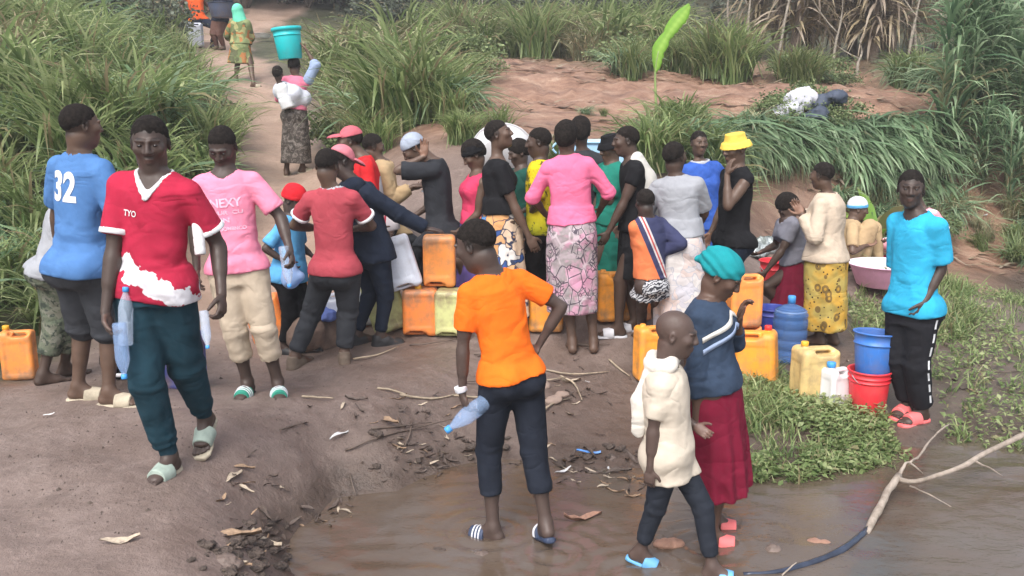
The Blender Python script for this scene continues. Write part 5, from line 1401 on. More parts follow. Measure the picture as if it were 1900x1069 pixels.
def gy(px, Y, dz=0.0):
    x = (px - 950) / FPX * Y * 1.02
    # px at depth Y: solve for the ground height there
    for _ in range(4):
        z = gz(x, Y); t = math.hypot(Y, 0); v = (CAM_H - z) / Y
        # forward distance along the view axis
        d = Y * CP + (CAM_H - z) * SP; x = (px - 950) / FPX * d
    return (x, Y, gz(x, Y) + dz)
can('orange jerrycan at the far left, half hidden behind the camouflage trousers', 'slim', PO, gy(40, 6.1), 12, 0, 0, s=.82)
can('dark blue jerrycan seen between the legs of the red jersey man', 'big', PBL, gy(342, 5.9), 10, 0, 0, cap=CB)
can('orange jerrycan leaning behind the legs of the boy in the red beanie', 'big', PO2, gy(508, 7.3), 5, 0, -14)
can('orange jerrycan standing left of the crimson polo, behind the jeans', 'slim', PO, gy(560, 7.35, .12), 0, 0, 0)
can('white jerrycan tilted between the charcoal jeans of the crimson polo', 'slim', PW, gy(640, 7.15, .02), 6, 0, -14, s=.92)
can('white jerrycan behind the dark trousers of the navy jacket', 'slim', PW, gy(668, 7.45), 12, 0, -8, s=.95)
can('narrow pale yellow jerrycan between the white one and the navy legs', 'slim', PG, gy(686, 7.55, .03), 40, 0, -5)
can('pale green jerrycan leaning right of the navy jacket legs', 'big', PG, gy(728, 7.35), 14, 0, -16, s=1.05)
can('brown orange jerrycan wedged behind the dark trousers of the navy jacket', 'big', PO2, gy(690, 7.9, .16), 0, 0, 0)
gA = gy(781, 7.25); can('deep orange jerrycan on the ground under the tall orange one', 'big', PO2, gA, 4, 0, 0, nocap=True, flip=True)
gB = gy(842, 7.22); can('pale green jerrycan on the ground right of the deep orange one', 'big', PG, gB, -5, 0, 0, nocap=True, flip=True)
pA = U(816, 527, 7.3); can('tall orange jerrycan stacked on two others, gripped by the navy sleeve', 'slim', PO, (pA[0], 7.3, gA[2] + .389), 3, 0, 0, nocap=True, flip=True)
pB = U(757, 533, 7.22); can('big white jerrycan tilted against the stacked orange one', 'slim', PW, (pB[0], 7.2, pB[2]), 8, 0, -17, cap=CYc, flip=True)
can('amber jerrycan behind the left edge of the pink printed wrap', 'big', PYO, gy(1012, 7.35), 0, 0, 0)
can('amber jerrycan with its grip showing between the pink wrap and the black skirt', 'big', PYO, gy(1137, 7.45, .0), 8, 0, 0, nocap=True, s=1.06)
can('deep orange jerrycan behind the bare legs above the white slides', 'big', PO2, gy(1178, 7.5), -12, 0, 0, s=1.06)
can('orange jerrycan used as a seat by the child in the striped sweater', 'slim', PYO, gy(1208, 6.7), 15, 0, 0, nocap=True)
gC = gy(1405, 6.75); can('bright orange jerrycan with a red cap beside the clear water bottle', 'huge', PYO, gC, 158, 0, 4, cap=CR)
pC = U(1385, 555, 6.95); can('light orange jerrycan standing on another behind the raised hand', 'slim', PO, (pC[0], 7.02, gC[2] + .40), 8, 0, 0, s=1.0, nocap=True)
can('orange jerrycan hidden below the light orange one', 'big', PO2, gy(1372, 7.05), 0, 0, 0, nocap=True)
can('straw yellow jerrycan with a yellow grip in the right foreground', 'huge', PY, gy(1507, 6.35), 10, 0, 0, cap=CYc, s=.97)
can('small milky white jerrycan between the straw one and the red bucket', 'small', PWW, gy(1548, 6.22), 25, 0, 0, cap=CBL, s=1.12)
# --- buckets
def bucket(label, mat, pos, r0, r1, h, rx=0, ry=0, yaw=0, cat='bucket', lid=None, rings=2, handle=True, group=None, name='bucket', inside=True, hmat=None):
    root = bpy.data.objects.new(name, None); COL.objects.link(root); root.location = tuple(float(v) for v in pos); root.rotation_euler = (math.radians(rx), math.radians(ry), math.radians(yaw))
    tag(root, label, cat, group)
    t = .004; P_ = [(0, 0), (r0 - .006, 0), (r0, .006)]
    P_.append((r0 + (r1 - r0) * .72, h * .72))
    for i in range(rings):
        f = .76 + i * .09; rr = r0 + (r1 - r0) * f; P_ += [(rr, h * f), (rr + .008, h * (f + .008)), (rr + .008, h * (f + .022)), (rr + .001, h * (f + .03))]
    P_ += [(r1, h - .012), (r1 + .010, h - .010), (r1 + .011, h), (r1 - .001, h + .001), (r1 - t, h - .01), (r0 + (r1 - r0) * .5 - t, h * .5), (r0 - t, .010), (0, .010)]
    V, Q = lathe(P_, 40); link('wall', new_mesh('wall', V, Q, mats=[mat]), root)
    if lid:
        V, Q = lathe([(0, h + .008), (r1 * .86, h + .008), (r1 * .88, h + .015), (r1 + .012, h + .015), (r1 + .017, h + .008), (r1 + .016, h - .028), (r1 + .010, h - .030)], 40); link('lid', new_mesh('lid', V, Q, mats=[lid]), root)
    if handle:
        a = np.linspace(0, math.pi, 15); pts = np.stack([np.cos(a) * (r1 + .014), -np.sin(a) * (r1 + .02) * .55, h * .93 - np.sin(a) * (r1) * .72], 1)
        V, Q = tube(pts, .0028, 6, sub=2); link('handle', new_mesh('handle', V, Q, mats=[hmat or plain('wire', (.35, .35, .36), .4, metallic=.8)]), root)
    return root
BUB = plastic('bucket_blue', (.035, .17, .55), .25); BUR = plastic('bucket_red', (.78, .03, .05), .2); BUT = plastic('bucket_turquoise', (.01, .52, .56), .12); BPK = plastic('basin_pink', (.84, .42, .64), .12); BPI = plastic('basin_inner', (.85, .70, .78), .08); BWH = plastic('basin_white', (.80, .80, .82), .08)
BSL = plastic('basin_slate', (.10, .13, .22), .25); BNV = plastic('bucket_navy', (.02, .05, .34), .2); BAQ = plastic('tub_pale_blue', (.35, .58, .78), .1)
pr = gp(1608, 764); bucket('red bucket standing in the grass under a blue bucket', BUR, pr, .118, .140, .33, 0, 0, 20)
bucket('blue bucket nested in the red bucket', BUB, (pr[0] + .02, pr[1], pr[2] + .235), .112, .145, .36, 0, 4, 60, handle=False, rings=1)
hb = PEOPLE['bucketwoman']; hp_ = hb.base + hb.HC + np.array([-.045, 0, .085])
bucket('turquoise lidded bucket carried on the head of the woman on the path', BUT, hp_, .155, .185, .40, -3, -5, 30, lid=BUT, handle=False, rings=1)
bucket('dark blue bucket on the ground at the washing woman’s hands'.replace('’', "'"), BNV, gy(1430, 7.75), .10, .14, .26, 0, 0, 0, rings=1)
bucket('red bucket behind the dark blue one, left of the maroon skirt', BUR, gy(1438, 8.7), .12, .16, .34, 0, 0, 0, rings=1)
def basin(label, mo, mi, pos, r, h, rx=0, ry=0, yaw=0, sx=1.0, group=None):
    root = bpy.data.objects.new('basin', None); COL.objects.link(root); root.location = tuple(float(v) for v in pos); root.rotation_euler = (math.radians(rx), math.radians(ry), math.radians(yaw)); root.scale = (sx, 1, 1)
    tag(root, label, 'basin', group)
    V, Q = lathe([(0, 0), (r * .70, 0), (r * .74, .008), (r * .95, h * .93), (r * 1.0, h), (r * 1.03, h - .004), (r * 1.03, h + .006)], 48); link('outside', new_mesh('outside', V, Q, mats=[mo]), root)
    V, Q = lathe([(0, .012), (r * .70, .012), (r * .92, h * .93), (r * .975, h + .007), (r * 1.03, h + .006)], 48); link('inside', new_mesh('inside', V, Q[:, ::-1], mats=[mi]), root)
    return root
b = basin('wide pink basin with pale inside in front of the seated person', BPK, BPI, gy(1640, 9.25, .06), .37, .22)
basin('grey blue basin held at the top of the path', BSL, BSL, (U(412, 25, 20.6)[0], 20.6, U(412, 33, 20.6)[2]), .30, .30)
basin('white basin lying on the path edge beyond the mint scarf', BWH, BWH, gy(487, 23.2, .10), .24, .10)
pp = U(932, 292, 8.6); basin('large white and pink basin tipped up behind the heads', BWH, BPI, (pp[0], 8.62, pp[2]), .29, .11, -62, 0, 0)
can('white jerrycan beside the seated person at the top of the path', 'slim', PW, gy(364, 21.2), 0, 0, 0, s=1.25, group='things at the top of the path')
root = bpy.data.objects.new('tub', None); COL.objects.link(root); pt = U(1098, 318, 8.9); root.location = (pt[0], 8.95, pt[2]); tag(root, 'pale blue square plastic tub on the bank behind the pink blouse', 'tub')
A = Field((-.36, -.25, -.05), (.36, .25, .35), .012); fbox(A, (0, 0, .14), (.31, .2, .14), .03); fbox(A, (0, 0, .2), (.285, .175, .16), .02, 0, 's'); fbox(A, (0, 0, .285), (.335, .225, .012), .01); fbox(A, (0, 0, .28), (.285, .175, .05), .02, 0, 's')
V, Q = A.mesh(); link('wall', new_mesh('wall', V, Q, mats=[BAQ]), root); V, Q = tube([(-.34, 0, .27), (-.37, 0, .24), (-.37, 0, .20), (-.34, 0, .17)], .010); link('handle', new_mesh('handle', V, Q, mats=[BAQ]), root)
# --- clear water bottles
def clear(name, col, al=.55, rough=.12):
    if name in MATS: return MATS[name]
    nt = NT(name); nt.base(col); nt.rough(rough); nt.b.inputs['Transmission Weight'].default_value = .35; nt.b.inputs['IOR'].default_value = 1.2
    nt.b.inputs['Alpha'].default_value = al; nt.b.inputs['Specular IOR Level'].default_value = .8
    nt.bump(nt.noise(40, 3), .5, .004); MATS[name] = nt.m; return nt.m
CLB = clear('clear_blue', (.42, .60, .92), .42); CLW = clear('clear_pale', (.66, .78, .95), .42); CLD = clear('clear_dark_blue', (.10, .22, .50), .62)
pos = gp(1462, 672); root = bpy.data.objects.new('water_bottle', None); COL.objects.link(root); root.location = pos; tag(root, 'large clear blue ribbed water bottle with a blue cap between two jerrycans', 'water bottle')
R_ = .138; pf = [(0, .012), (R_ * .75, .0), (R_ * .95, .01), (R_, .03)]
for i in range(4): z = .04 + i * .085; pf += [(R_, z), (R_, z + .055), (R_ * .965, z + .062), (R_ * .965, z + .075)]
pf += [(R_, .385), (R_ * .98, .40), (R_ * .80, .44), (R_ * .45, .465), (.030, .475), (.027, .50)]
V, Q = lathe(pf, 40); link('container', new_mesh('container', V, Q, mats=[CLD]), root)
for i in range(3): V, Q = lathe([(R_ * (.90 - .2 * i), .415 + i * .017), (R_ * (.93 - .2 * i), .424 + i * .017), (R_ * (.86 - .2 * i), .430 + i * .017)], 40); link('rib', new_mesh('rib', V, Q, mats=[CLB]), root)
V, Q = lathe([(0, .545), (.026, .545), (.031, .54), (.031, .485), (.0, .483)], 20); link('cap', new_mesh('cap', V, Q, mats=[CBL]), root)
bp = [(0, .004), (.030, .0), (.036, .006), (.0365, .04), (.034, .05), (.0365, .06), (.0365, .10), (.034, .11), (.0365, .12), (.0365, .185), (.030, .215), (.018, .245), (.0125, .258), (.0125, .268)]
Vb, Qb = lathe(bp, 22, wob=.05); Vc, Qc = lathe([(0, .288), (.013, .288), (.015, .286), (.015, .264), (0, .263)], 14)
BM, BC_ = new_mesh('bottle_wall', Vb, Qb), new_mesh('bottle_cap', Vc, Qc); BM.materials.append(None); BC_.materials.append(None)
def bottle(label, pos, axis, s=1.0, mat=CLB, cap=CBL, group=None):
    """axis points from base to cap; pos = middle of the bottle"""
    root = bpy.data.objects.new('plastic_bottle', None); COL.objects.link(root)
    ax = Vector(nrm(axis)); root.rotation_euler = ax.to_track_quat('Z', 'Y').to_euler(); root.location = Vector(pos) - ax * .14 * s; root.scale = (s, s, s)
    tag(root, label, 'bottle', group)
    for n_, me, m_ in (('wall', BM, mat), ('cap', BC_, cap)):
        o = link(n_, me, root); o.material_slots[0].link = 'OBJECT'; o.material_slots[0].material = m_
    return root
j = PEOPLE['jersey']; hR_ = j.base + j.arm['R'][5]; hL_ = j.base + j.arm['L'][5]
bottle("clear blue bottle held upside down in the red jersey man's hand beside his thigh", hR_ + np.array([.045, -.05, -.085]), (.05, -.1, -1), .92)
bottle('empty pale bottle held upright behind the upside down one', hR_ + np.array([.055, .0, .06]), (.02, .15, 1), .95, CLW)
bottle('crumpled clear bottle held at the waistband of the dark teal trousers', hL_ + np.array([-.045, -.06, -.06]), (.12, -.25, -.9), .62, CLW)
bottle('white bottle clamped under the arm of the red jersey man', U(368, 432, 4.28), (-.12, .25, 1), .75, PWW, CB)
o_ = PEOPLE['orangetee']; ho = o_.base + o_.arm['L'][5]
bottle("blue water bottle gripped in the orange shirt boy's lowered hand", ho + np.array([.03, -.02, .0]), (-.75, -.1, -.55), 1.25, CLB)
o_ = PEOPLE['pinktee']; ho = o_.base + o_.arm['L'][5]
bottle('pale plastic bottle in the lowered hand of the pink shirt man', ho + np.array([-.03, .03, -.02]), (.1, 0, -1), .9, CLW)
o_ = PEOPLE['beanieboy']; ho = o_.base + o_.arm['R'][5]
A = Field(ho - .2, ho + .2, .012); A.cone(ho + np.array([-.02, -.03, .06]), ho + np.array([-.03, -.04, -.09]), .035, .075, .02); A.cone(ho + np.array([-.03, -.03, -.05]), ho + np.array([.04, -.04, -.07]), .06, .04, .02)
V, Q = A.mesh(); V = V + .006 * noise3(V * 22)[:, None]; V = V - ho
o = link('plastic_bag', new_mesh('plastic_bag', V, Q, mats=[clear('bag_blue', (.42, .58, .90), .85, .3)]), None, ho); tag(o, "pale blue plastic bag held by the boy in the red beanie", 'bag')
o_ = PEOPLE['beigeshirt']; ho = o_.base + o_.arm['R'][5]
def boxm(hx, hy, hz):
    V = np.array([(x, y, z) for x in (-hx, hx) for y in (-hy, hy) for z in (-hz, hz)]); Q = np.array([(0, 1, 3, 2), (4, 6, 7, 5), (0, 4, 5, 1), (2, 3, 7, 6), (0, 2, 6, 4), (1, 5, 7, 3)]); return V, Q
V, Q = boxm(.006, .036, .075); ph = link('phone', new_mesh('phone', V, Q, False, mats=[plain('phone_case', (.45, .50, .60), .3)]), None, ho + np.array([.03, 0, .02])); ph.rotation_euler = (0, .5, .4); tag(ph, 'pale phone in the hand of the person in beige', 'phone')
bv = ph.modifiers.new('b', 'BEVEL'); bv.width = .004; bv.segments = 2

# --- sacks and cloth bundles
def bundle(name, label, cat, mat, c, r, seed, n=5, flat=.7, group=None, par=None, amp=.2):
    rs = np.random.RandomState(seed); c = np.array(c, float)
    A = Field((-r * 1.9,) * 3, (r * 1.9,) * 3, r * .09)
    for i in range(n):
        o = rs.uniform(-1, 1, 3) * r * np.array([.65, .45, .25]); rr = r * rs.uniform(.45, .75)
        A.ell(o, np.eye(3), (rr, rr * .8, rr * flat), r * .12)
    V, Q = A.mesh(); V = relax(V, Q, 1); N_ = vnormals(V, Q)
    V = V + N_ * (r * amp * (1 - 2 * np.abs(noise3(V / r * 2.2, seed))) * .6 + r * .05 * noise3(V / r * 6, seed))[:, None]
    V[:, 2] -= V[:, 2].min()
    o = link(name, new_mesh(name, V, Q, mats=[mat]), par, c); tag(o, label, cat, group); return o
SACK = plain('sack_white', (.56, .56, .62), .7, .25, 9, .5, .02); SACKD = plain('sack_dark', (.05, .065, .10), .7, .3)
c0 = U(1500, 240, 12.6); zt = gz(c0[0], 12.7)
bundle('sack', 'topmost white sack of the pile on the grassy bank', 'sack', SACK, (c0[0] - .02, 12.75, zt + .27), .17, 1, group='sacks piled on the grassy bank')
bundle('sack', 'wide white sack in the middle of the pile on the bank', 'sack', SACK, (c0[0] - .10, 12.7, zt + .12), .24, 2, group='sacks piled on the grassy bank')
bundle('sack', 'white sack at the left foot of the pile on the bank', 'sack', SACK, (c0[0] - .26, 12.6, zt + .02), .20, 3, group='sacks piled on the grassy bank')
bundle('sack', 'dark blue sack at the right end of the pile on the bank', 'sack', SACKD, (c0[0] + .30, 12.75, zt + .12), .20, 4, group='sacks piled on the grassy bank')
bundle('sack', 'dark sack below the white ones on the bank', 'sack', SACKD, (c0[0] + .10, 12.45, zt - .02), .17, 5, group='sacks piled on the grassy bank')
FOIL = plain('foil', (.45, .50, .50), .32, .5, 14, 1.0, .02, .8, .5)
g_ = gy(1410, 9.6); bundle('bag', 'crumpled silver and white plastic bag on the bare ground behind the yellow hat', 'bag', FOIL, g_, .17, 8, amp=.4)
g_ = gy(1672, 10.6); bundle('cloth_bundle', 'red cloth heap beside the seated person in pink', 'cloth', C('heap_red', .35, .02, .08), (g_[0] - .12, g_[1], g_[2]), .15, 9); bundle('cloth_bundle', 'dark blue cloth heap beside the seated person in pink', 'cloth', C('heap_blue', .03, .06, .20), (g_[0] + .12, g_[1] - .1, g_[2]), .17, 10)
g_ = gy(592, 6.95); st = bundle('stone', 'brown block of stone between the feet of the crimson polo', 'stone', plain('stone_brown', (.20, .135, .105), .9, .4, 6, .8, .02), (g_[0], g_[1] + .1, g_[2] - .05), .24, 11, 4, .9, amp=.06)
bundle('cloth_bundle', 'folded blue cloth lying on the brown stone block', 'cloth', C('fold_blue', .13, .18, .45), (g_[0] + .02, g_[1] + .02, g_[2] + .22), .10, 12)
g_ = gy(246, 6.0); bundle('bag', 'black bag on the ground behind the red jersey man', 'bag', BLACK, (g_[0], g_[1], g_[2]), .19, 13)
V, Q = tube([(-.10, -.16, .16), (-.10, -.20, .10), (-.06, -.22, .085), (.08, -.22, .09)], .013); o = link('handle', new_mesh('handle', V, Q, mats=[PWW]), bpy.data.objects['bag.001'] if 'bag.001' in bpy.data.objects else None)
# ------------------------------------------------------------------ vegetation
def leaf_mat(name, c0, c1, c2, rough=.55, trans=.25):
    """leaf colour = per-blade tint between three tones; thin leaves let some light through"""
    nt = NT(name); a = nt.attr('tint'); sp = nt.n.new('ShaderNodeSeparateColor'); nt.l.new(a, sp.inputs[0])
    c = nt.ramp(sp.outputs[0], [(0, c0), (.5, c1), (1, c2)])
    k = nt.ramp(nt.rand(), [(0, .78), (1, 1.22)])
    c = nt.mix(1.0, c, k, 'MULTIPLY')
    c = nt.mix(sp.outputs[1], c, (.30, .24, .14, 1))
    nt.base(c); nt.rough(rough); nt.b.inputs['Specular IOR Level'].default_value = .35
    tr = nt.n.new('ShaderNodeBsdfTranslucent'); nt.l.new(c, tr.inputs['Color']); mx = nt.n.new('ShaderNodeMixShader'); mx.inputs[0].default_value = trans
    out = nt.n['Material Output']; nt.l.new(nt.b.outputs[0], mx.inputs[1]); nt.l.new(tr.outputs[0], mx.inputs[2]); nt.l.new(mx.outputs[0], out.inputs['Surface'])
    return nt.m
GRASS_A = leaf_mat('grass_green', (.085, .145, .048), (.225, .305, .115), (.46, .51, .26), .42, .45)
GRASS_B = leaf_mat('cane_leaf', (.075, .145, .078), (.200, .305, .165), (.42, .53, .34), .42, .45)
GRASS_C = leaf_mat('dry_grass', (.15, .17, .09), (.32, .32, .19), (.52, .47, .32))
LEAF_D = leaf_mat('shrub_leaf', (.045, .058, .042), (.095, .115, .080), (.18, .20, .145), trans=.15)
LEAF_DRY = leaf_mat('dead_banana_leaf', (.11, .085, .065), (.24, .19, .145), (.38, .32, .25), trans=.15)
LEAF_F = leaf_mat('feathery_leaf', (.08, .12, .05), (.18, .23, .10), (.32, .36, .18))
LIME = leaf_mat('young_banana_leaf', (.12, .27, .03), (.20, .40, .05), (.30, .5, .09), trans=.4)
BARK = plain('bark', (.16, .12, .09), .9, .4, 20, .8, .02); BARKP = plain('bark_pale', (.30, .26, .21), .85, .35, 25, .7, .015)
def blades(n, rb, L, W, a0, a1, seed, seg=5, bias=None, dry=.08, Lv=.35, pw=1.3, curl=.25, heightbase=0.0, spread=1.0):
    """n arching leaf blades: a0/a1 = lean from upright at root/tip in radians"""
    rs = np.random.RandomState(seed)
    az = rs.uniform(0, 2 * np.pi, n)
    if bias is not None:
        m = rs.rand(n) < bias[1]; az = np.where(m, bias[0] + rs.normal(0, .7, n), az)
    r = rb * np.sqrt(rs.rand(n)); pa = rs.uniform(0, 2 * np.pi, n)
    base = np.stack([r * np.cos(pa), r * np.sin(pa), heightbase * rs.rand(n)], 1)
    ln = L * (1 - Lv + 2 * Lv * rs.rand(n)); w = W * (.6 + .7 * rs.rand(n))
    A0 = a0 * (.3 + 1.2 * rs.rand(n)); A1 = a1 * (.65 + .5 * rs.rand(n)); kink = rs.rand(n) < .12
    t = np.linspace(0, 1, seg + 1)
    ang = A0[:, None] + (A1 - A0)[:, None] * t[None] ** pw
    ang = np.where(kink[:, None] & (t[None] > rs.uniform(.35, .7, n)[:, None]), np.maximum(ang, 2.6), ang)
    azt = az[:, None] + curl * rs.normal(0, 1, n)[:, None] * t[None]
    step = ln[:, None] / seg
    d = np.stack([np.sin(ang) * np.cos(azt), np.sin(ang) * np.sin(azt), np.cos(ang)], -1)
    P = base[:, None] + np.concatenate([np.zeros((n, 1, 3)), np.cumsum(d[:, :-1] * step[..., None], axis=1)], 1)
    side = np.stack([-np.sin(azt), np.cos(azt), 0 * azt], -1)
    tw = rs.normal(0, .5, n)[:, None] * t[None]
    nn = np.cross(d, side); side = side * np.cos(tw)[..., None] + nn * np.sin(tw)[..., None]
    wt = w[:, None] * np.array([.55, 1.0, 1.0, .9, .62, .06, .02][:seg + 1] if seg >= 5 else [.7, 1, .8, .05][:seg + 1])[None]
    fold_ = nn * (-.25)
    V = np.stack([P - side * wt[..., None] * .5 , P + fold_ * wt[..., None] * .5, P + side * wt[..., None] * .5], 2)   # n, seg+1, 3, 3
    nv = (seg + 1) * 3
    V = V.reshape(-1, 3)
    i = np.arange(n)[:, None, None] * nv + np.arange(seg)[None, :, None] * 3 + np.arange(2)[None, None]
    Q = np.stack([i, i + 1, i + 4, i + 3], -1).reshape(-1, 4)
    tone = np.clip(rs.normal(.45, .25, n), 0, 1); dr = (rs.rand(n) < dry) * rs.uniform(.5, 1, n)
    T_ = np.stack([np.clip(tone[:, None] + .25 * (t[None] - .5), 0, 1), np.clip(dr[:, None] + .5 * (t[None] ** 4) * rs.rand(n)[:, None], 0, 1), 0 * tone[:, None] + 0 * t[None]], -1)
    T_ = np.repeat(T_[:, :, None], 3, 2).reshape(-1, 3)
    return V, Q, T_
def clump_mesh(name, mat, *a, **k):
    V, Q, T_ = blades(*a, **k); return new_mesh(name, V, Q, True, T_, [mat])
CL = {}
for i in range(3):
    CL['arch%d' % i] = clump_mesh('grass_clump', GRASS_A, 150, .24, .95, .030, .25, 1.9, 100 + i, bias=(-1.57, .35))
    CL['cane%d' % i] = clump_mesh('cane_clump', GRASS_B, 120, .26, 1.25, .040, .35, 2.75, 120 + i, seg=6, bias=(-1.57, .55), pw=.7, curl=.2, dry=.05)
    CL['hang%d' % i] = clump_mesh('hanging_clump', GRASS_B, 72, .24, 1.25, .056, .7, 3.1, 180 + i, seg=6, bias=(-1.57, .8), pw=.36, curl=.12, dry=.06)
    CL['dry%d' % i] = clump_mesh('dry_clump', GRASS_C, 140, .25, .85, .022, .35, 2.2, 140 + i, dry=.4)
    CL['wide%d' % i] = clump_mesh('broad_clump', GRASS_A, 100, .25, 1.05, .042, .45, 2.2, 160 + i, seg=5, bias=(-1.2, .4), curl=.5, dry=.06)
KIND = {'arch': 'arching', 'cane': 'broadleaf', 'dry': 'half dry', 'wide': 'loose broad', 'hang': 'drooping'}
def zone(x, y):
    px = 950 + x / (y * CP + (CAM_H - 1) * SP) * FPX
    for lim, t in ((60, 'at the far left edge'), (150, 'above the blue 32 shirt'), (230, 'left of the red jersey'), (330, 'above the red jersey man'), (420, 'at the left rim of the path'), (620, 'along the path'), (700, 'above the red cap'), (780, 'above the pale headscarf'), (860, 'left of the white basin'), (1000, 'above the black top'), (1130, 'above the pink blouse'), (1230, 'near the lime green leaf'), (1330, 'behind the blue wrapped woman'), (1420, 'behind the yellow hat'), (1490, 'left of the sacks'), (1570, 'right of the sacks'), (1650, 'above the seated beanie'), (1730, 'above the bright blue T-shirt'), (1800, 'right of the blue T-shirt'), (9999, 'at the far right edge')):
        if px < lim: return t
def plant(me, name, label, x, y, s=1.0, group=None, rz=None, sz=None, dz=-.03, tilt=(0, 0)):
    o = link(name, CL[me] if isinstance(me, str) else me, None, (x, y, gz(x, y) + dz)); rz = RNG.uniform(-.5, .5) if rz is None else rz
    o.rotation_euler = (tilt[0], tilt[1], rz); o.scale = (s, s, (sz or s)); sz_ = 'small' if s < .6 else 'medium' if s < .9 else 'large' if s < 1.15 else 'huge'
    if isinstance(me, str): label = sz_ + ' ' + KIND[me[:-1]] + ' ' + ('cane clump' if 'cane' in name else 'grass clump') + ' ' + zone(x, y) + (', near' if y < 8 else ', low down' if y < 10.5 else ', on the bank' if y < 13 else ', further up' if y < 18 else ', far back')
    tag(o, label, 'grass clump', group); return o
def wx(px, Y): return gy(px, Y)[0]
# left slope
def left_edge(y): return np.interp(y, [5, 6, 7.5, 8.6, 10, 12.6, 16, 18, 23], [-3.9, -3.55, -3.3, -3.35, -3.2, -3.65, -5.1, -6.1, -8.6])
cnt = 0
for y in np.concatenate([np.arange(5.6, 10, .42), np.arange(10, 17, .6), np.arange(17, 27, 1.1)]):
    x = left_edge(y) - .15 - RNG.rand() * .3; lim = -.585 * y - 1.0
    while x > lim:
        yy = y + RNG.uniform(-.25, .25)
        hill = yy > 8.6
        kind = RNG.choice(['arch', 'wide', 'cane', 'dry'], p=[.48, .27, .17, .08] if x < -3 else [.6, .2, .1, .1])
        near = max(0, 1 - (left_edge(y) - x) / .6)
        s = RNG.uniform(.75, 1.15) * (1 - .35 * near) * (1 + .02 * max(0, yy - 10))
        if yy < 8.0: s *= .72
        if not (yy > 9 and abs(x - wx(160, yy)) < .55 and 10.5 < yy < 12.5):
            plant('%s%d' % (kind, RNG.randint(3)), 'grass_clump', 'green grass clump on the slope left of the path', x, yy, s, 'grass clumps on the left slope'); cnt += 1
        x -= (.38 + .03 * yy) * RNG.uniform(.8, 1.3)
# large clump right of the path
for (px, Y, k, s) in ((700, 11.4, 'arch0', 1.0), (745, 11.2, 'arch1', 1.15), (790, 11.3, 'arch2', 1.1), (825, 11.7, 'cane0', .9), (720, 12.0, 'cane1', 1.1), (770, 12.2, 'arch0', 1.25), (820, 12.4, 'arch1', 1.1), (690, 12.6, 'dry0', 1.0), (735, 12.9, 'wide0', 1.1), (790, 13.1, 'cane2', 1.15), (660, 13.4, 'dry1', 1.1), (850, 12.9, 'arch2', .8), (680, 10.9, 'arch2', .7), (705, 10.6, 'arch0', .55), (840, 11.0, 'arch1', .6)):
    g_ = gy(px, Y); plant(k, 'grass_clump', 'lush arching grass in the big clump right of the path', g_[0], g_[1], s, 'grass in the big clump right of the path')
for (px, Y) in ((640, 13.8), (650, 14.8), (632, 15.6), (660, 16.4), (690, 14.4), (720, 15.0), (640, 17.2), (620, 16.8), (700, 17), (750, 16), (800, 15.2), (600, 18.5), (640, 19.5), (850, 14.6), (690, 19), (740, 18.5), (800, 17.5)):
    g_ = gy(px, Y); plant(('dry%d' if RNG.rand() < .6 else 'wide%d') % RNG.randint(3), 'grass_clump', 'pale dry grass clump beyond the big green clump', g_[0], g_[1], RNG.uniform(.9, 1.4), 'pale grass clumps beyond the big clump')
# grass belt behind the terrace
for i in range(62):
    Y = 19.5 + 6.5 * RNG.rand(); px = RNG.uniform(830, 1240); g_ = gy(px, Y)
    plant(RNG.choice(['arch', 'dry', 'wide', 'dry']) + str(RNG.randint(3)), 'grass_clump', 'greyish green grass clump behind the red terrace', g_[0], g_[1], RNG.uniform(.9, 1.6), 'grass clumps behind the red terrace')
# tufts standing on the terrace
for (px, Y, s, n) in ((1345, 17.2, 1.15, 5), (1240, 17.8, .9, 3), (1175, 17.0, .8, 3), (1500, 17.2, .75, 5), (1700, 17.6, .9, 5), (1650, 18.4, .8, 3), (1750, 17.0, 1.0, 4), (1215, 12.0, .35, 2), (1100, 12.6, .22, 2)):
    for k in range(n):
        g_ = gy(px + RNG.uniform(-40, 40), Y + RNG.uniform(-.5, .5)); plant(RNG.choice(['arch', 'cane', 'arch']) + str(RNG.randint(3)), 'grass_clump', 'green grass tuft standing on the red terrace', g_[0], g_[1], s * RNG.uniform(.7, 1.1), 'grass tufts standing on the red terrace')
# hanging cane leaves along the bank edge
for i in range(52):
    px = 1235 + i * 10; g0 = gy(px, np.interp(px, [1235, 1350, 1500, 1680, 1760], [11.3, 12.0, 12.5, 13.0, 13.4]) + .15 * math.sin(i * 1.3))
    sc_ = (.95 if px < 1420 else .62 if px < 1560 else .8) * RNG.uniform(.8, 1.1)
    plant('hang%d' % RNG.randint(3), 'cane_grass', 'broad leaved cane grass hanging over the bank edge', g0[0] + RNG.uniform(-.08, .08), g0[1] + RNG.uniform(-.25, .2), sc_, 'cane grass hanging over the bank edge', rz=RNG.uniform(-.35, .35))
for i in range(22):
    px = 1240 + i * 23; g0 = gy(px, np.interp(px, [1235, 1350, 1500, 1680, 1760], [10.9, 11.5, 12.0, 12.55, 12.9])); plant('hang%d' % RNG.randint(3), 'cane_grass', 'broad leaved cane grass low on the bank face', g0[0], g0[1] + RNG.uniform(-.15, .15), RNG.uniform(.5, .7), 'cane grass low on the bank face', rz=RNG.uniform(-.35, .35))
for i in range(16):
    g0 = gy(RNG.uniform(1190, 1330), RNG.uniform(9.7, 11.6)); plant(RNG.choice(['wide', 'cane', 'arch']) + str(RNG.randint(3)), 'grass_clump', 'grass clump on the bank face behind the standing people', g0[0], g0[1], RNG.uniform(.5, .8), 'grass clumps on the bank face')
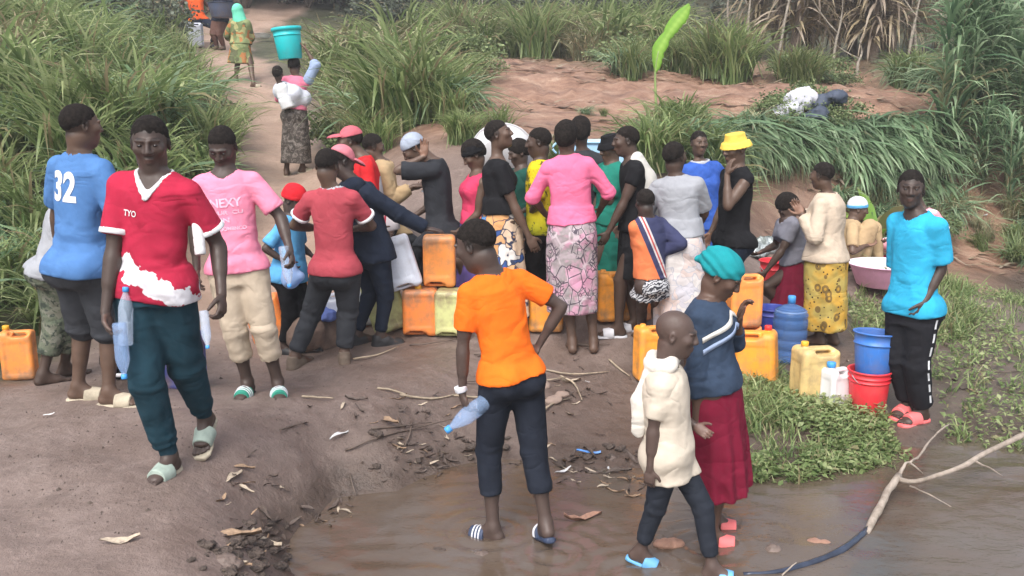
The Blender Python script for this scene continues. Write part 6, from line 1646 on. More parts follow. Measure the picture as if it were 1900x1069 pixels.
for i in range(26):
    g0 = gy(RNG.uniform(1330, 1760), RNG.uniform(11.5, 12.2)); plant(RNG.choice(['dry', 'cane', 'dry']) + str(RNG.randint(3)), 'grass_clump', 'half dry clump at the foot of the bank', g0[0], g0[1], RNG.uniform(.3, .6), 'half dry clumps at the foot of the bank')
for i in range(14):
    g0 = gy(RNG.uniform(840, 1180), RNG.uniform(9.3, 10.4)); plant('arch%d' % RNG.randint(3), 'grass_clump', 'small grass tuft on the bank behind the heads', g0[0], g0[1], RNG.uniform(.25, .45), 'small tufts on the bank behind the heads')
# tall canes at the right edge
def cane_plant(x, y, h, seed):
    rs = np.random.RandomState(seed); root = bpy.data.objects.new('tall_cane', None); COL.objects.link(root); root.location = (x, y, gz(x, y) - .05)
    tag(root, 'tall leafy cane with drooping leaves at the right edge', 'cane plant', 'tall canes at the right edge')
    Vs, Qs, Ts, off = [], [], [], 0
    for s_ in range(4):
        lean = rs.normal(0, .14, 2); b = rs.uniform(-.18, .18, 2); hh = h * rs.uniform(.75, 1.1)
        pts = [(b[0] + lean[0] * t * hh + .05 * math.sin(3 * t + s_), b[1] + lean[1] * t * hh, t * hh) for t in (0, .35, .7, 1)]
        V, Q = tube(pts, [.016, .013, .009, .005], 5, sub=2); link('stem', new_mesh('stem', V, Q, mats=[MATS['cane_stem']]), root)
        for k in range(11):
            t = .12 + .88 * k / 10; c = np.array([np.interp(t, (0, .35, .7, 1), [p[i] for p in pts]) for i in range(3)])
            V, Q, T_ = blades(5, .01, 1.0, .042, .5, 2.7, seed * 50 + s_ * 12 + k, seg=6, pw=.8, curl=.35, dry=.25 if t < .5 else .06, bias=(-1.57, .35))
            Vs.append(V + c); Qs.append(Q + off); Ts.append(T_); off += len(V)
    f = link('foliage', new_mesh('foliage', np.concatenate(Vs), np.concatenate(Qs), True, np.concatenate(Ts), [GRASS_B]), root)
    return root
plain('cane_stem', (.20, .22, .11), .6, .3)
base_canes = [cane_plant(wx(1790, 13.6), 13.6, 2.3, 5), cane_plant(wx(1860, 13.2), 13.2, 2.5, 6)]
for i, (px, Y) in enumerate(((1830, 14.0), (1900, 13.4), (1950, 13.0), (1760, 14.2), (1870, 14.4), (1930, 14.5), (1815, 12.9), (1880, 12.5), (1940, 12.2), (1800, 15.2), (1850, 15.4), (1990, 13.6), (1755, 13.2), (2010, 12.6))):
    c = copy_tree(base_canes[i % 2]); g_ = gy(px, Y); c.location = (g_[0], g_[1], g_[2] - .05); c['label'] = 'tall leafy cane with drooping leaves ' + zone(g_[0], g_[1]) + (', front row' if Y < 13.1 else ', second row' if Y < 14.1 else ', back row'); c.rotation_euler = (0, 0, RNG.uniform(0, 6.28)); k = RNG.uniform(.75, 1.05) * (.62 if Y < 13 else 1); c.scale = (k, k, k)
for i in range(12):
    g0 = gy(RNG.uniform(1740, 1930), RNG.uniform(11.6, 12.6)); plant(RNG.choice(['dry', 'cane', 'arch']) + str(RNG.randint(3)), 'grass_clump', 'cut green leaves heaped at the right edge of the bare ground', g0[0], g0[1], RNG.uniform(.3, .55), 'cut leaves heaped at the right edge', tilt=(RNG.uniform(-.5, .5), RNG.uniform(-.5, .5)))
# shrubs: clusters of leaves on limbs
def shrub_mesh(seed, n=2600, lw=.06, R_=(1.1, 1.1, 1.0), mat=LEAF_D, nb=26):
    rs = np.random.RandomState(seed)
    c = rs.normal(0, 1, (nb, 3)); c /= np.linalg.norm(c, axis=1, keepdims=True); c *= (rs.uniform(.35, 1, nb) ** .6)[:, None]; c[:, 2] = np.abs(c[:, 2]) * 1.1 - .15
    c = c * np.array(R_); cr = rs.uniform(.16, .38, nb)
    k = rs.randint(0, nb, n); p = c[k] + rs.normal(0, 1, (n, 3)) * cr[k][:, None] * .55 * np.array([1, 1, .8])
    a = rs.uniform(0, 6.28, n); el = rs.normal(0, .6, n); d = np.stack([np.cos(a) * np.cos(el), np.sin(a) * np.cos(el), np.sin(el) - .35], 1); d /= np.linalg.norm(d, axis=1, keepdims=True)
    s_ = np.cross(d, rs.normal(0, 1, (n, 3))); s_ /= np.linalg.norm(s_, axis=1, keepdims=True)
    L_ = lw * rs.uniform(.7, 1.6, n)[:, None]; W_ = L_ * .42
    V = np.stack([p, p + d * L_ * .5 + s_ * W_, p + d * L_, p + d * L_ * .5 - s_ * W_], 1).reshape(-1, 3)
    Q = np.arange(n * 4).reshape(-1, 4)
    tone = np.clip(rs.normal(.45, .2, nb)[k] + rs.normal(0, .15, n), 0, 1); T_ = np.repeat(np.stack([tone, (rs.rand(n) < .06) * .8, 0 * tone], 1), 4, 0)
    me = new_mesh('foliage', V, Q, False, T_, [mat])
    # limbs
    Vs, Qs, off = [], [], 0
    for i in range(7):
        v, q_ = tube([(0, 0, -.5), tuple(c[i] * .4 + np.array([0, 0, -.15])), tuple(c[i])], [.035, .02, .008], 5, sub=3)
        Vs.append(v); Qs += [tuple(x + off for x in f) for f in q_]; off += len(v)
    return me, new_mesh('limb', np.concatenate(Vs), Qs, mats=[BARK])
SH = [shrub_mesh(1), shrub_mesh(2, R_=(1.3, 1.0, .8)), shrub_mesh(3, 2200, .075)]; SHF = [shrub_mesh(11, 1500, .09, mat=LEAF_F), ]
def shrub(x, y, s, label, group, k=0, sz=None, z=None, cat='shrub', name='shrub', sh=SH):
    root = bpy.data.objects.new(name, None); COL.objects.link(root); root.location = (x, y, (gz(x, y) if z is None else z) + .45 * (sz or s)); root.scale = (s, s, sz or s); root.rotation_euler = (0, 0, RNG.uniform(0, 6.28))
    tag(root, label, cat, group); link('foliage', sh[k][0], root); link('limb', sh[k][1], root); return root
for i in range(15):
    px = RNG.uniform(560, 1260); Y = RNG.uniform(26, 31); g_ = gy(px, Y); shrub(g_[0], g_[1], RNG.uniform(.8, 1.4), 'grey green shrub at the far edge above the terrace', 'grey green shrubs above the terrace', RNG.randint(3), RNG.uniform(.7, 1.2))
for i in range(64):
    Y = RNG.uniform(29, 46); px = -200 + 2300 * (i + RNG.rand()) / 64; px = px if px > 500 or RNG.rand() < .6 else px + 700; g_ = gy(px, Y); s = RNG.uniform(1.7, 2.9)
    shrub(g_[0], g_[1], s, 'dark dense tree crown in the wood along the top', 'dark trees of the wood along the top', RNG.randint(3), s * RNG.uniform(1.0, 1.5), cat='tree', name='dark_tree')
for i in range(16):
    Y = RNG.uniform(20, 27); px = RNG.uniform(-120, 330); g_ = gy(px, Y); shrub(g_[0], g_[1], RNG.uniform(.8, 1.5), 'shrub among the grass at the top left', 'shrubs among the grass at the top left', RNG.randint(3))
for (px, Y, s) in ((1480, 18.2, .55), (1540, 18.0, .5), (1510, 17.6, .45), (1150, 19.0, .7), (1185, 18.2, .6), (1480, 17.4, .4), (1560, 17.5, .35)):
    g_ = gy(px, Y); shrub(g_[0], g_[1], s, 'low leafy bush on the red terrace', 'low leafy bushes on the red terrace', 0, s * .7, sh=SHF)
for i in range(26):
    Y = RNG.uniform(7.5, 15); x_ = left_edge(Y) - RNG.uniform(.1, 3.2); s_ = RNG.uniform(.22, .5); shrub(x_, Y, s_, 'small leafy weed among the grass ' + zone(x_, Y), 'leafy weeds among the left grass', 0, s_ * .8, sh=SHF)
for i in range(14):
    g_ = gy(RNG.uniform(1200, 1800), RNG.uniform(11.4, 13.2)); s_ = RNG.uniform(.2, .4); shrub(g_[0], g_[1], s_, 'small leafy weed on the bank ' + zone(g_[0], g_[1]), 'leafy weeds on the bank', 0, s_ * .8, sh=SHF)
for i in range(10):
    g_ = gy(RNG.uniform(620, 900), RNG.uniform(12.5, 17)); s_ = RNG.uniform(.3, .6); shrub(g_[0], g_[1], s_, 'leafy weed beyond the big clump ' + zone(g_[0], g_[1]), 'leafy weeds beyond the big clump', 0, s_ * .8, sh=SHF)
# banana plants hung with dead leaves
def banana(x, y, h, seed, label='banana plant hung with dead brown leaves at the back of the terrace'):
    rs = np.random.RandomState(seed); root = bpy.data.objects.new('banana_plant', None); COL.objects.link(root); root.location = (x, y, gz(x, y) - .1)
    tag(root, label, 'banana plant', 'banana plants with dead leaves')
    ln = rs.normal(0, .05, 2)
    V, Q = tube([(0, 0, 0), (ln[0] * h * .5, ln[1] * h * .5, h * .5), (ln[0] * h, ln[1] * h, h)], [.11, .09, .06], 10, jit=.02, seed=seed); link('trunk', new_mesh('trunk', V, Q, mats=[BARK]), root)
    V, Q, T_ = blades(170, .13, h * .55, .058, .5, 3.1, seed, seg=6, pw=.4, curl=.3, dry=.5, heightbase=0)
    V[:, :2] += 0; zoff = np.repeat(rs.uniform(.22, 1.0, 170), 21) * h
    V[:, 2] += zoff; V[:, 0] += ln[0] * zoff; V[:, 1] += ln[1] * zoff
    V[:, 2] = np.maximum(V[:, 2], .05)
    link('dead_leaves', new_mesh('dead_leaves', V, Q, True, T_, [LEAF_DRY]), root)
    V, Q, T_ = blades(26, .08, 1.5, .11, .35, 2.3, seed + 7, seg=6, pw=.9, dry=.15); V[:, 2] += h; V[:, 0] += ln[0] * h; V[:, 1] += ln[1] * h
    link('crown', new_mesh('crown', V, Q, True, T_, [LEAF_F]), root)
    return root
bb = [banana(wx(1470, 20.8), 20.8, 2.9, 1), banana(wx(1620, 20.6), 20.6, 2.0, 2), banana(wx(1545, 21.5), 21.5, 2.5, 3)]
for i, (px, Y, k) in enumerate(((1445, 21.6, .95), (1500, 22.0, 1.1), (1600, 21.8, .9), (1655, 20.9, 1.0), (1690, 22.2, 1.05), (1580, 22.6, 1.1), (1410, 23.5, 1.0), (1740, 23, 1.0), (1640, 24, 1.2), (1830, 22.5, 1.0))):
    c = copy_tree(bb[i % 3]); g_ = gy(px, Y); c.location = (g_[0], g_[1], g_[2] - .1); c.rotation_euler = (0, 0, RNG.uniform(0, 6.28)); c.scale = (k, k, k); c['label'] = 'banana plant with hanging dead leaves ' + zone(g_[0], g_[1]) + (', in front' if Y < 22 else ', at the back')
for i, (px, Y, hh, lx) in enumerate(((1440, 19.5, 2.6, .5), (1395, 21, 2.4, -.5), (1545, 19.6, 1.5, .1), (1680, 20, 2.2, .35), (1360, 23, 2.6, -.7), (1700, 21, 2.5, -.4), (1830, 19.5, 2.6, .6), (1040, 24, 2.2, .5), (900, 25, 2, -.4), (1590, 19.2, .7, 0))):
    g_ = gy(px, Y); V, Q = tube([(0, 0, -.05), (lx * .25, 0, hh * .35), (lx * .4 + .1, .1, hh * .7), (lx * 1.1, 0, hh)], [.035, .028, .02, .008], 6, jit=.01, seed=i)
    root = bpy.data.objects.new('bare_sapling', None); COL.objects.link(root); root.location = g_; tag(root, 'thin bare grey sapling in front of the dark wood', 'sapling', 'bare saplings in front of the wood')
    link('trunk', new_mesh('trunk', V, Q, mats=[BARKP]), root); V, Q = tube([(lx * .33, 0, hh * .5), (lx * .1 - .25, .1, hh * .72), (lx * .1 - .5, .1, hh * .95)], [.018, .012, .005], 5, jit=.01, seed=i + 30); link('branch', new_mesh('branch', V, Q, mats=[BARKP]), root)
# young banana leaf, bright green, standing on the terrace edge
g_ = gy(1218, 12.6); root = bpy.data.objects.new('young_banana_plant', None); COL.objects.link(root); root.location = g_; tag(root, 'slender young banana plant with one bright lime green leaf', 'banana plant')
pts = [np.array([U(px, py, 12.6)[0], 0, U(px, py, 12.6)[2]]) - np.array([g_[0], 0, g_[2]]) for px, py in ((1219, 250), (1217, 190), (1216, 130), (1222, 95), (1240, 62), (1262, 34), (1280, 10))]
V, Q = tube(pts[:4], [.022, .018, .013, .010], 8); link('stem', new_mesh('stem', V, Q, mats=[plain('green_stem', (.22, .30, .10), .5)]), root)
mid = np.array(pts[2:]); tt = np.linspace(0, len(mid) - 1, 26); Vv = []; rs = np.random.RandomState(4)
for i, t in enumerate(tt):
    f = t / tt[-1]; c = np.array([np.interp(t, range(len(mid)), mid[:, k]) for k in range(3)]); w = .085 * (max(0, math.sin(math.pi * min(1, f / .58 + .03))) ** .7 if f < .5 else max(.5 * (1 - (f - .5) * 6), max(0, math.sin(math.pi * min(1, (f - .36) / .66))) ** .8 * 1.0)) + .004
    dx = nrm(np.array([.85, -.30, -.45])); Vv += [c - dx * w + np.array([0, .03, .02]), c - dx * w * .5 + np.array([0, -.02, .01]), c, c + dx * w * .5 + np.array([0, -.03, -.02]), c + dx * w * (.7 + .3 * rs.rand()) + np.array([0, .0, -.03])]
Vv = np.array(Vv); Qv = np.array([(i * 5 + j, i * 5 + j + 1, i * 5 + j + 6, i * 5 + j + 5) for i in range(25) for j in range(4)]); link('leaf', new_mesh('leaf', Vv, Qv, True, np.array([(((.30, .42, 1.0, .55, .38)[i % 5]) * (.75 if (i // 5) % 2 else 1.0), 0, 0) for i in range(len(Vv))]), [LIME]), root)
g_ = gy(1615, 11.0); V, Q, T_ = blades(9, .04, .75, .14, .5, 1.7, 77, seg=5, dry=.3); o = link('young_banana_plant', new_mesh('leaf', V, Q, True, T_, [LIME]), None, g_); tag(o, 'small yellow green banana sucker behind the seated person in the beanie', 'banana plant')
# ------------------------------------------------------------------ ground cover on the right
def inpoly(x, y, P_):
    P_ = np.array(P_); r = np.zeros(len(x), bool); j = len(P_) - 1
    for i in range(len(P_)):
        xi, yi = P_[i]; xj, yj = P_[j]; c = ((yi > y) != (yj > y)) & (x < (xj - xi) * (y - yi) / (yj - yi + 1e-12) + xi); r ^= c; j = i
    return r
def region(pix, n, seed):
    W = np.array([UZ(px, py, .10)[:2] for px, py in pix]); rs = np.random.RandomState(seed); lo, hi = W.min(0), W.max(0)
    p = rs.uniform(lo, hi, (n * 3, 2)); p = p[inpoly(p[:, 0], p[:, 1], W)][:n]; return p, rs
COVER = [([(1375, 690), (1440, 690), (1560, 745), (1640, 770), (1660, 800), (1700, 825), (1640, 840), (1560, 855), (1480, 870), (1385, 868)], 11500), ([(1750, 560), (1900, 545), (1990, 560), (1990, 830), (1900, 815), (1760, 800), (1720, 700)], 6500), ([(1560, 590), (1660, 570), (1660, 690), (1640, 740), (1590, 640)], 2200)]
Vs, Qs, Ts, off = [], [], [], 0
for ci, (pix, n) in enumerate(COVER):
    p, rs = region(pix, n, 200 + ci); q3 = np.stack([p[:, 0], p[:, 1], 0 * p[:, 0]], 1)
    dens = noise3(q3 * 2.3, 61) + .5 * noise3(q3 * 7, 62); keep = dens + rs.normal(0, .22, len(dens)) > (-.12 if ci == 0 else -.02); p, q3, dens = p[keep], q3[keep], dens[keep]; m = len(p)
    z = ground(p[:, 0], p[:, 1]) + rs.uniform(.0, .07, m) * (1 + np.clip(dens, 0, 1)); a = rs.uniform(0, 6.28, m); el = rs.normal(.15, .4, m)
    d = np.stack([np.cos(a) * np.cos(el), np.sin(a) * np.cos(el), np.sin(el)], 1); s_ = np.cross(d, np.array([0, 0, 1.]) + rs.normal(0, .35, (m, 3))); s_ /= np.linalg.norm(s_, axis=1, keepdims=True)
    L_ = rs.uniform(.025, .062, m)[:, None]; W_ = L_ * rs.uniform(.16, .30, m)[:, None]; b = np.stack([p[:, 0], p[:, 1], z], 1)
    V = np.stack([b, b + d * L_ * .45 + s_ * W_, b + d * L_ - np.array([0, 0, .008]), b + d * L_ * .45 - s_ * W_], 1).reshape(-1, 3)
    Vs.append(V); Qs.append(np.arange(m * 4).reshape(-1, 4) + off); off += m * 4
    tone = np.clip(.45 + .3 * dens + rs.normal(0, .2, m), 0, 1); Ts.append(np.repeat(np.stack([tone, (rs.rand(m) < .10) * .7, 0 * tone], 1), 4, 0))
o = link('ground_cover', new_mesh('ground_cover', np.concatenate(Vs), np.concatenate(Qs), False, np.concatenate(Ts), [GRASS_A])); tag(o, 'low leafy weeds covering the wet ground on the right', 'ground cover', kind='stuff')
Vs, Qs, Ts, off = [], [], [], 0
for ci, (pix, n, L, W) in enumerate(((COVER[0][0], 150, .13, .009), (COVER[1][0], 120, .14, .010), (COVER[2][0], 60, .16, .010), ([(1375, 690), (1430, 690), (1440, 790), (1385, 800)], 90, .19, .010), ([(1730, 560), (1800, 560), (1810, 650), (1740, 640)], 60, .24, .012), ([(1580, 480), (1660, 520), (1660, 590), (1560, 590)], 40, .2, .012), ([(0, 500), (60, 500), (70, 600), (0, 640)], 60, .2, .012))):
    p, rs = region(pix, n, 300 + ci)
    for i in range(len(p)):
        V, Q, T_ = blades(9, .05, L, W, .4, 1.7, 400 + ci * 997 + i, seg=3, dry=.12, pw=1.2)
        V = V + np.array([p[i, 0], p[i, 1], gz(p[i, 0], p[i, 1]) - .005]); Vs.append(V); Qs.append(Q + off); Ts.append(T_); off += len(V)
o = link('grass', new_mesh('grass', np.concatenate(Vs), np.concatenate(Qs), True, np.concatenate(Ts), [GRASS_A])); tag(o, 'fresh green grass growing among the weeds by the water', 'grass', kind='stuff')
# ------------------------------------------------------------------ litter, reeds, dead leaves, stones
REED = plain('dry_reed', (.36, .29, .21), .8, .35, 20); REEDD = plain('wet_reed', (.13, .095, .075), .6, .35, 20); STONE = plain('wet_stone', (.17, .125, .105), .6, .4, 8, .8, .02); CLOD = plain('mud_clod', (.09, .065, .052), .7, .35, 10, .8, .02); BRICK = plain('brick_piece', (.36, .20, .14), .8, .3, 12, .6, .01)
def reed(pix, label, r=.006, mat=REED, lift=.012, cat='reed', group=None, seed=0):
    w = [on_ground(px, py) for px, py in pix]; c = np.mean(w, 0); V, Q = tube([p - c + np.array([0, 0, lift + .012 * ((i + seed) % 2)]) for i, p in enumerate(w)], [r] + [r * .9] * (len(w) - 2) + [r * .45], 6, jit=.003, seed=seed, sub=3)
    o = link('reed', new_mesh('reed', V, Q, mats=[mat]), None, c); tag(o, label, cat, group); return o
RE = [([(840, 738), (900, 742), (980, 738)], 0), ([(742, 735), (800, 742), (850, 738)], 0), ([(700, 722), (730, 728), (760, 735)], 0), ([(860, 716), (920, 712), (940, 720)], 1), ([(1000, 688), (1060, 698), (1130, 690)], 0), ([(1130, 670), (1150, 685), (1168, 702)], 0),
      ([(640, 838), (700, 818), (760, 800), (850, 782)], 1), ([(690, 800), (740, 795), (800, 785)], 1), ([(745, 840), (760, 815), (765, 780)], 1), ([(520, 800), (545, 790), (570, 788)], 1), ([(650, 880), (655, 905), (662, 925)], 1), ([(615, 945), (640, 962), (665, 972)], 1), ([(560, 740), (590, 742), (620, 742)], 0),
      ([(1010, 770), (1030, 750), (1060, 745)], 0), ([(1040, 700), (1065, 715), (1080, 745)], 0), ([(960, 700), (1000, 710), (1050, 705)], 0), ([(760, 640), (800, 640), (850, 632)], 1), ([(655, 668), (700, 660), (740, 645)], 0), ([(880, 660), (930, 668), (960, 660)], 1), ([(1150, 905), (1165, 890), (1178, 885)], 0), ([(1800, 690), (1850, 700), (1895, 690)], 1), ([(1740, 640), (1790, 650), (1850, 640)], 1), ([(1050, 640), (1090, 644), (1130, 640)], 1)]
for i, (pix, d) in enumerate(RE): reed(pix, 'pale dry reed lying on the mud' if not d else 'dark wet reed lying on the mud', .008 if not d else .006, REEDD if d else REED, group='pale reeds lying on the mud' if not d else 'dark reeds lying on the mud', seed=i)
def leafm(seed):
    rs = np.random.RandomState(seed); n = 7; V = []
    for i in range(n):
        t = i / (n - 1); w = .22 * math.sin(math.pi * (.06 + .9 * t)); x = t - .5; z = .10 * math.sin(t * 5 + seed) + .08; V += [(x, -w, z + .10 * rs.rand()), (x, 0, z - .03), (x, w, z + .12 * rs.rand())]
    Q = [(i * 3 + j, i * 3 + j + 3, i * 3 + j + 4, i * 3 + j + 1) for i in range(n - 1) for j in range(2)]
    return new_mesh('dead_leaf', np.array(V), np.array(Q), True, np.tile([.5, .3, 0], (len(V), 1)), [None])
LM = [leafm(i) for i in range(4)]; TAN = plain('leaf_tan', (.33, .22, .14), .75, .4, 9); TAN2 = plain('leaf_dark', (.095, .068, .055), .65, .4, 9); TAN3 = plain('leaf_pale', (.46, .38, .29), .75, .3, 9)
def leaf(px, py, s, mat, rz=None, k=None, label='curled dead leaf lying on the mud', grp='dead leaves on the mud'):
    p = on_ground(px, py); o = link('dead_leaf', LM[RNG.randint(4) if k is None else k], None, p); o.location.z = max(p[2], -.004) + .004; o.scale = (s * 1.25, s * RNG.uniform(.3, .8), s); o.rotation_euler = (RNG.uniform(-.3, .3), RNG.uniform(-.3, .3), RNG.uniform(0, 6.28) if rz is None else rz)
    o.material_slots[0].link = 'OBJECT'; o.material_slots[0].material = mat; tag(o, label, 'leaf', grp); return o
for (cx, cy, sx, sy, n) in ((810, 840, 90, 50, 52), (470, 1010, 60, 45, 40), (760, 760, 110, 40, 26), (600, 960, 50, 30, 18), (1040, 720, 60, 45, 26), (1090, 860, 70, 28, 30), (470, 900, 70, 50, 18), (900, 870, 60, 20, 12), (1150, 900, 60, 30, 14), (1640, 660, 40, 40, 10), (1800, 700, 60, 40, 14), (960, 660, 60, 20, 14)):
    for i in range(n):
        px = cx + RNG.normal(0, sx * .6); py = cy + RNG.normal(0, sy * .6); s = RNG.uniform(.035, .10) * (1 if RNG.rand() > .12 else 1.6)
        leaf(px, py, s, (TAN, TAN2, TAN2, TAN2, TAN3)[RNG.randint(5)])
leaf(435, 1008, .20, TAN, .3, 0, 'large tan dead leaf on the dark clods at the lower left', None); leaf(490, 1008, .17, TAN3, -.4, 1, 'pale curled leaf beside the large tan one', None); leaf(224, 1002, .13, TAN3, .2, 2, 'lone crumpled leaf on the bare mud at the lower left', None)
leaf(1080, 990, .20, BRICK, .5, 3, 'orange brown scrap floating beside the wading boy', None); leaf(745, 805 + 10, .10, TAN3, 1.2, 1)
CM = [bundle('mud_clod', 'dark clod of mud', 'clod', CLOD, (0, 0, -5), .1, 70 + i, 4, .6) for i in range(3)]; cms = [o.data for o in CM]
for o in CM: bpy.data.objects.remove(o)
for i in range(95):
    if i < 60: px, py = 480 + RNG.normal(0, 55), 1030 + RNG.normal(0, 26)
    elif i < 78: px, py = 860 + RNG.normal(0, 120), 845 + RNG.normal(0, 18)
    else: px, py = 1110 + RNG.normal(0, 60), 850 + RNG.normal(0, 14)
    p = on_ground(px, py); o = link('mud_clod', cms[RNG.randint(3)], None, (p[0], p[1], max(p[2], -.02) - .01)); s = RNG.uniform(.12, .42) * (1.5 if RNG.rand() < .08 else 1); o.scale = (s, s, s * .7); o.rotation_euler = (0, 0, RNG.uniform(0, 6.28)); tag(o, 'dark lump of wet mud at the edge of the water', 'clod', 'lumps of mud at the water edge')
for (px, py, r, lab, mt) in ((1235, 1052, .075, 'flat brown stone at the bottom beside the wading boy', BRICK), (1520, 1062, .06, 'tan stone at the bottom edge near the branch', BRICK), (1420, 1066, .06, 'grey stone at the bottom edge left of the branch', STONE), (1030, 745, .09, 'pale earth lump beside the reeds right of the orange shirt', plain('earth_lump', (.26, .19, .155), .9)), (1018, 720, .08, 'smaller pale earth lump above the other', plain('earth_lump', (.26, .19, .155), .9)), (1140, 850, .045, 'small brown stone at the water edge behind the blue scrap', STONE), (430, 1050, .07, 'dark stone among the clods at the lower left', STONE), (900, 1062, .06, 'brown stone at the bottom edge below the wading boy', STONE), (820, 1060, .05, 'small dark stone at the bottom edge', CLOD)):
    p = on_ground(px, py); bundle('stone', lab, 'stone', mt, (p[0], p[1], max(p[2] - .02, -.03)), r, int(px), 3, .45, amp=.05)
SCB = plastic('scrap_blue', (.10, .30, .75), .1); SCW = plain('scrap_white', (.62, .62, .62), .6, .2)
def scrap(px, py, s, mat, lab, rz=0, k=1):
    o = leaf(px, py, s, mat, rz, k, lab, None); o.name = 'plastic_scrap'; o['category'] = 'litter'; o.location.z += .01; return o
scrap(1092, 845, .13, SCB, 'blue plastic scrap lying at the edge of the water', .2); scrap(1045, 882, .10, SCW, 'white plastic scrap in the shallow water', .6, 2); scrap(1128, 872, .06, SCW, 'small pale plastic piece right of the blue scrap', 1.4, 3)
scrap(1090, 710, .03, SCW, 'tiny white scrap on the mud behind the scarf boy'); scrap(630, 812, .11, SCW, 'thin white plastic strip on the mud', .8, 0); scrap(885, 822 + 20, .05, plain('black_scrap', (.02, .02, .03), .4), 'small black ring on the mud behind the dark trousers'); scrap(92, 777, .05, SCW, 'tiny white scrap on the mud left of the cream slides', .3)
scrap(1820, 405, .16, SCW, 'white plastic lid on the cut leaves', .2); scrap(1895, 420, .2, SCW, 'white scrap at the right edge on the cut leaves', .4)
p = on_ground(1464, 728); V, Q = lathe([(0, .035), (.03, .034), (.042, .02), (.045, 0), (.04, 0)], 20); o = link('bottle_lid', new_mesh('bottle_lid', V, Q, mats=[SCB]), None, p); o.rotation_euler = (.5, .3, 0); tag(o, 'blue bottle lid lying in the grass before the straw jerrycan', 'lid')
# straw on the terrace: nobody could count it
rs = np.random.RandomState(5); n = 6500; X_ = rs.uniform(-1.6, 13, n); Y_ = rs.uniform(10.6, 22, n); keep = (noise3(np.stack([X_ * .8, Y_ * 1.2, 0 * X_], 1), 7) > -.15) & (X_ < .6 * Y_); X_, Y_ = X_[keep], Y_[keep]; n = len(X_)
Z_ = ground(X_, Y_) + .015; a = rs.normal(0, .6, n); L_ = rs.uniform(.06, .42, n); W_ = rs.uniform(.008, .03, n); d = np.stack([np.cos(a), np.sin(a), rs.normal(0, .12, n)], 1); s_ = np.stack([-np.sin(a), np.cos(a), 0 * a], 1); b = np.stack([X_, Y_, Z_], 1); up_ = np.array([0, 0, .012])
V = np.stack([b - s_ * W_[:, None], b + s_ * W_[:, None], b + d * L_[:, None] * .5 + s_ * W_[:, None] + up_, b + d * L_[:, None] * .5 - s_ * W_[:, None] + up_, b + d * L_[:, None] + s_ * W_[:, None] * .3, b + d * L_[:, None] - s_ * W_[:, None] * .3], 1).reshape(-1, 3); i6 = np.arange(n) * 6
Q = np.concatenate([np.stack([i6, i6 + 1, i6 + 2, i6 + 3], 1), np.stack([i6 + 3, i6 + 2, i6 + 4, i6 + 5], 1)]); T_ = np.repeat(np.stack([rs.uniform(.2, 1, n), rs.rand(n) * .6, 0 * a], 1), 6, 0)
o = link('straw', new_mesh('straw', V, Q, False, T_, [LEAF_DRY])); tag(o, 'dry stalks and leaf litter strewn over the red terrace', 'straw', kind='stuff')
# small clods and crumbs over the trodden mud
n = 2600; py_ = 600 + 440 * rs.rand(n) ** .8; px_ = rs.uniform(0, 1400, n); W = np.array([UZ(a_, b_, .33)[:2] for a_, b_ in zip(px_, py_)]); z = ground(W[:, 0], W[:, 1]); m = (z > .01) & (noise3(np.stack([W[:, 0] * 1.6, W[:, 1] * 1.6, z], 1), 77) > -.1); W, z = W[m], z[m]; n = len(W); r = rs.uniform(.002, .009, n) * (1 + 1.2 * (rs.rand(n) < .05))
octv = np.array([(1, 0, 0), (0, 1, 0), (-1, 0, 0), (0, -1, 0), (0, 0, .8)]); V = (octv[None] * r[:, None, None] * rs.uniform(.6, 1.3, (n, 5, 1)) + np.stack([W[:, 0], W[:, 1], z - .001], 1)[:, None]).reshape(-1, 3); i5 = np.arange(n) * 5
Q = np.concatenate([np.stack([i5 + a_, i5 + (a_ + 1) % 4, i5 + 4], 1) for a_ in range(4)]); o = link('earth_crumbs', new_mesh('earth_crumbs', V, Q, False, mats=[CLOD])); tag(o, 'crumbs of earth scattered over the trodden mud', 'earth crumbs', kind='stuff')
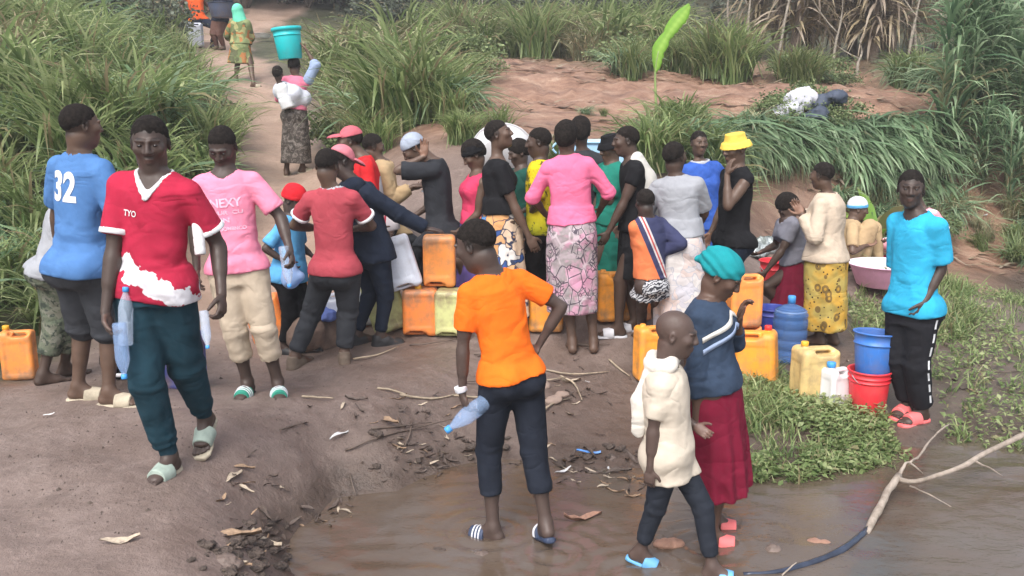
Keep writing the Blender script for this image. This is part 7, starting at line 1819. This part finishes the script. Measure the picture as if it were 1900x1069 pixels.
# ------------------------------------------------------------------ fallen branch in the water
WOOD = NT('bleached_wood'); n_ = WOOD.noise(14, 5, .7, WOOD.mapping((1, 1, .4))); WOOD.base(WOOD.ramp(n_, [(.3, (.17, .135, .105)), (.6, (.36, .30, .25))])); WOOD.rough(.8); WOOD.bump(WOOD.noise(60, 3), .5, .006); WOOD = WOOD.m; WETW = plain('wet_wood', (.035, .045, .075), .25, .3)
root = bpy.data.objects.new('fallen_branch', None); COL.objects.link(root); c0 = UZ(1610, 985, 0); root.location = tuple(c0); tag(root, 'bleached forked branch lying across the muddy water', 'branch')
def limb(name, pix, rad, mat=WOOD):
    V, Q = tube([UZ(px, py, z) - c0 for px, py, z in pix], [r_ * .74 for r_ in rad], 9, jit=.004, seed=len(pix)); link(name, new_mesh(name, V, Q, mats=[mat]), root)
limb('limb', [(1606, 990, .002), (1628, 950, .04), (1650, 908, .08), (1668, 882, .11)], [.022, .030, .029, .026]); limb('limb', [(1664, 888, .10), (1700, 893, .11), (1780, 868, .14), (1835, 838, .17), (1935, 790, .22)], [.020, .017, .019, .022, .026])
limb('limb', [(1667, 884, .11), (1676, 866, .14), (1686, 858, .15), (1712, 878, .08)], [.016, .012, .009, .005]); limb('limb', [(1688, 858, .14), (1706, 846, .12), (1722, 822, .10), (1745, 798, .10), (1762, 786, .10)], [.009, .011, .009, .008, .005])
limb('twig', [(1810, 856, .15), (1835, 868, .10), (1862, 884, .02)], [.010, .007, .003]); limb('twig', [(1688, 902, .06), (1725, 918, .03), (1765, 940, .0)], [.006, .005, .003]); limb('submerged_limb', [(1612, 982, .006), (1560, 1022, .004), (1500, 1046, .002), (1440, 1062, .0), (1380, 1066, -.004)], [.024, .026, .022, .018, .014], WETW)
limb('twig', [(1450, 1068, .0), (1465, 1055, .03), (1478, 1044, .06)], [.006, .005, .003])
decimate_all()

# ------------------------------------------------------------------ evening haze
V, Q = boxm(75, 62, 16); V = V + np.array([0, 52, 13.])
nt_h = bpy.data.materials.new('haze'); nt_h.use_nodes = True; nt_h.node_tree.nodes.clear(); ho_ = nt_h.node_tree.nodes.new('ShaderNodeOutputMaterial'); hv = nt_h.node_tree.nodes.new('ShaderNodeVolumePrincipled')
hv.inputs['Density'].default_value = .0022; hv.inputs['Color'].default_value = (.92, .93, .97, 1); nt_h.node_tree.links.new(hv.outputs[0], ho_.inputs['Volume'])
hz = link('haze', new_mesh('haze', V, Q, False, mats=[nt_h])); tag(hz, 'thin evening haze over the whole place', 'haze', kind='stuff')
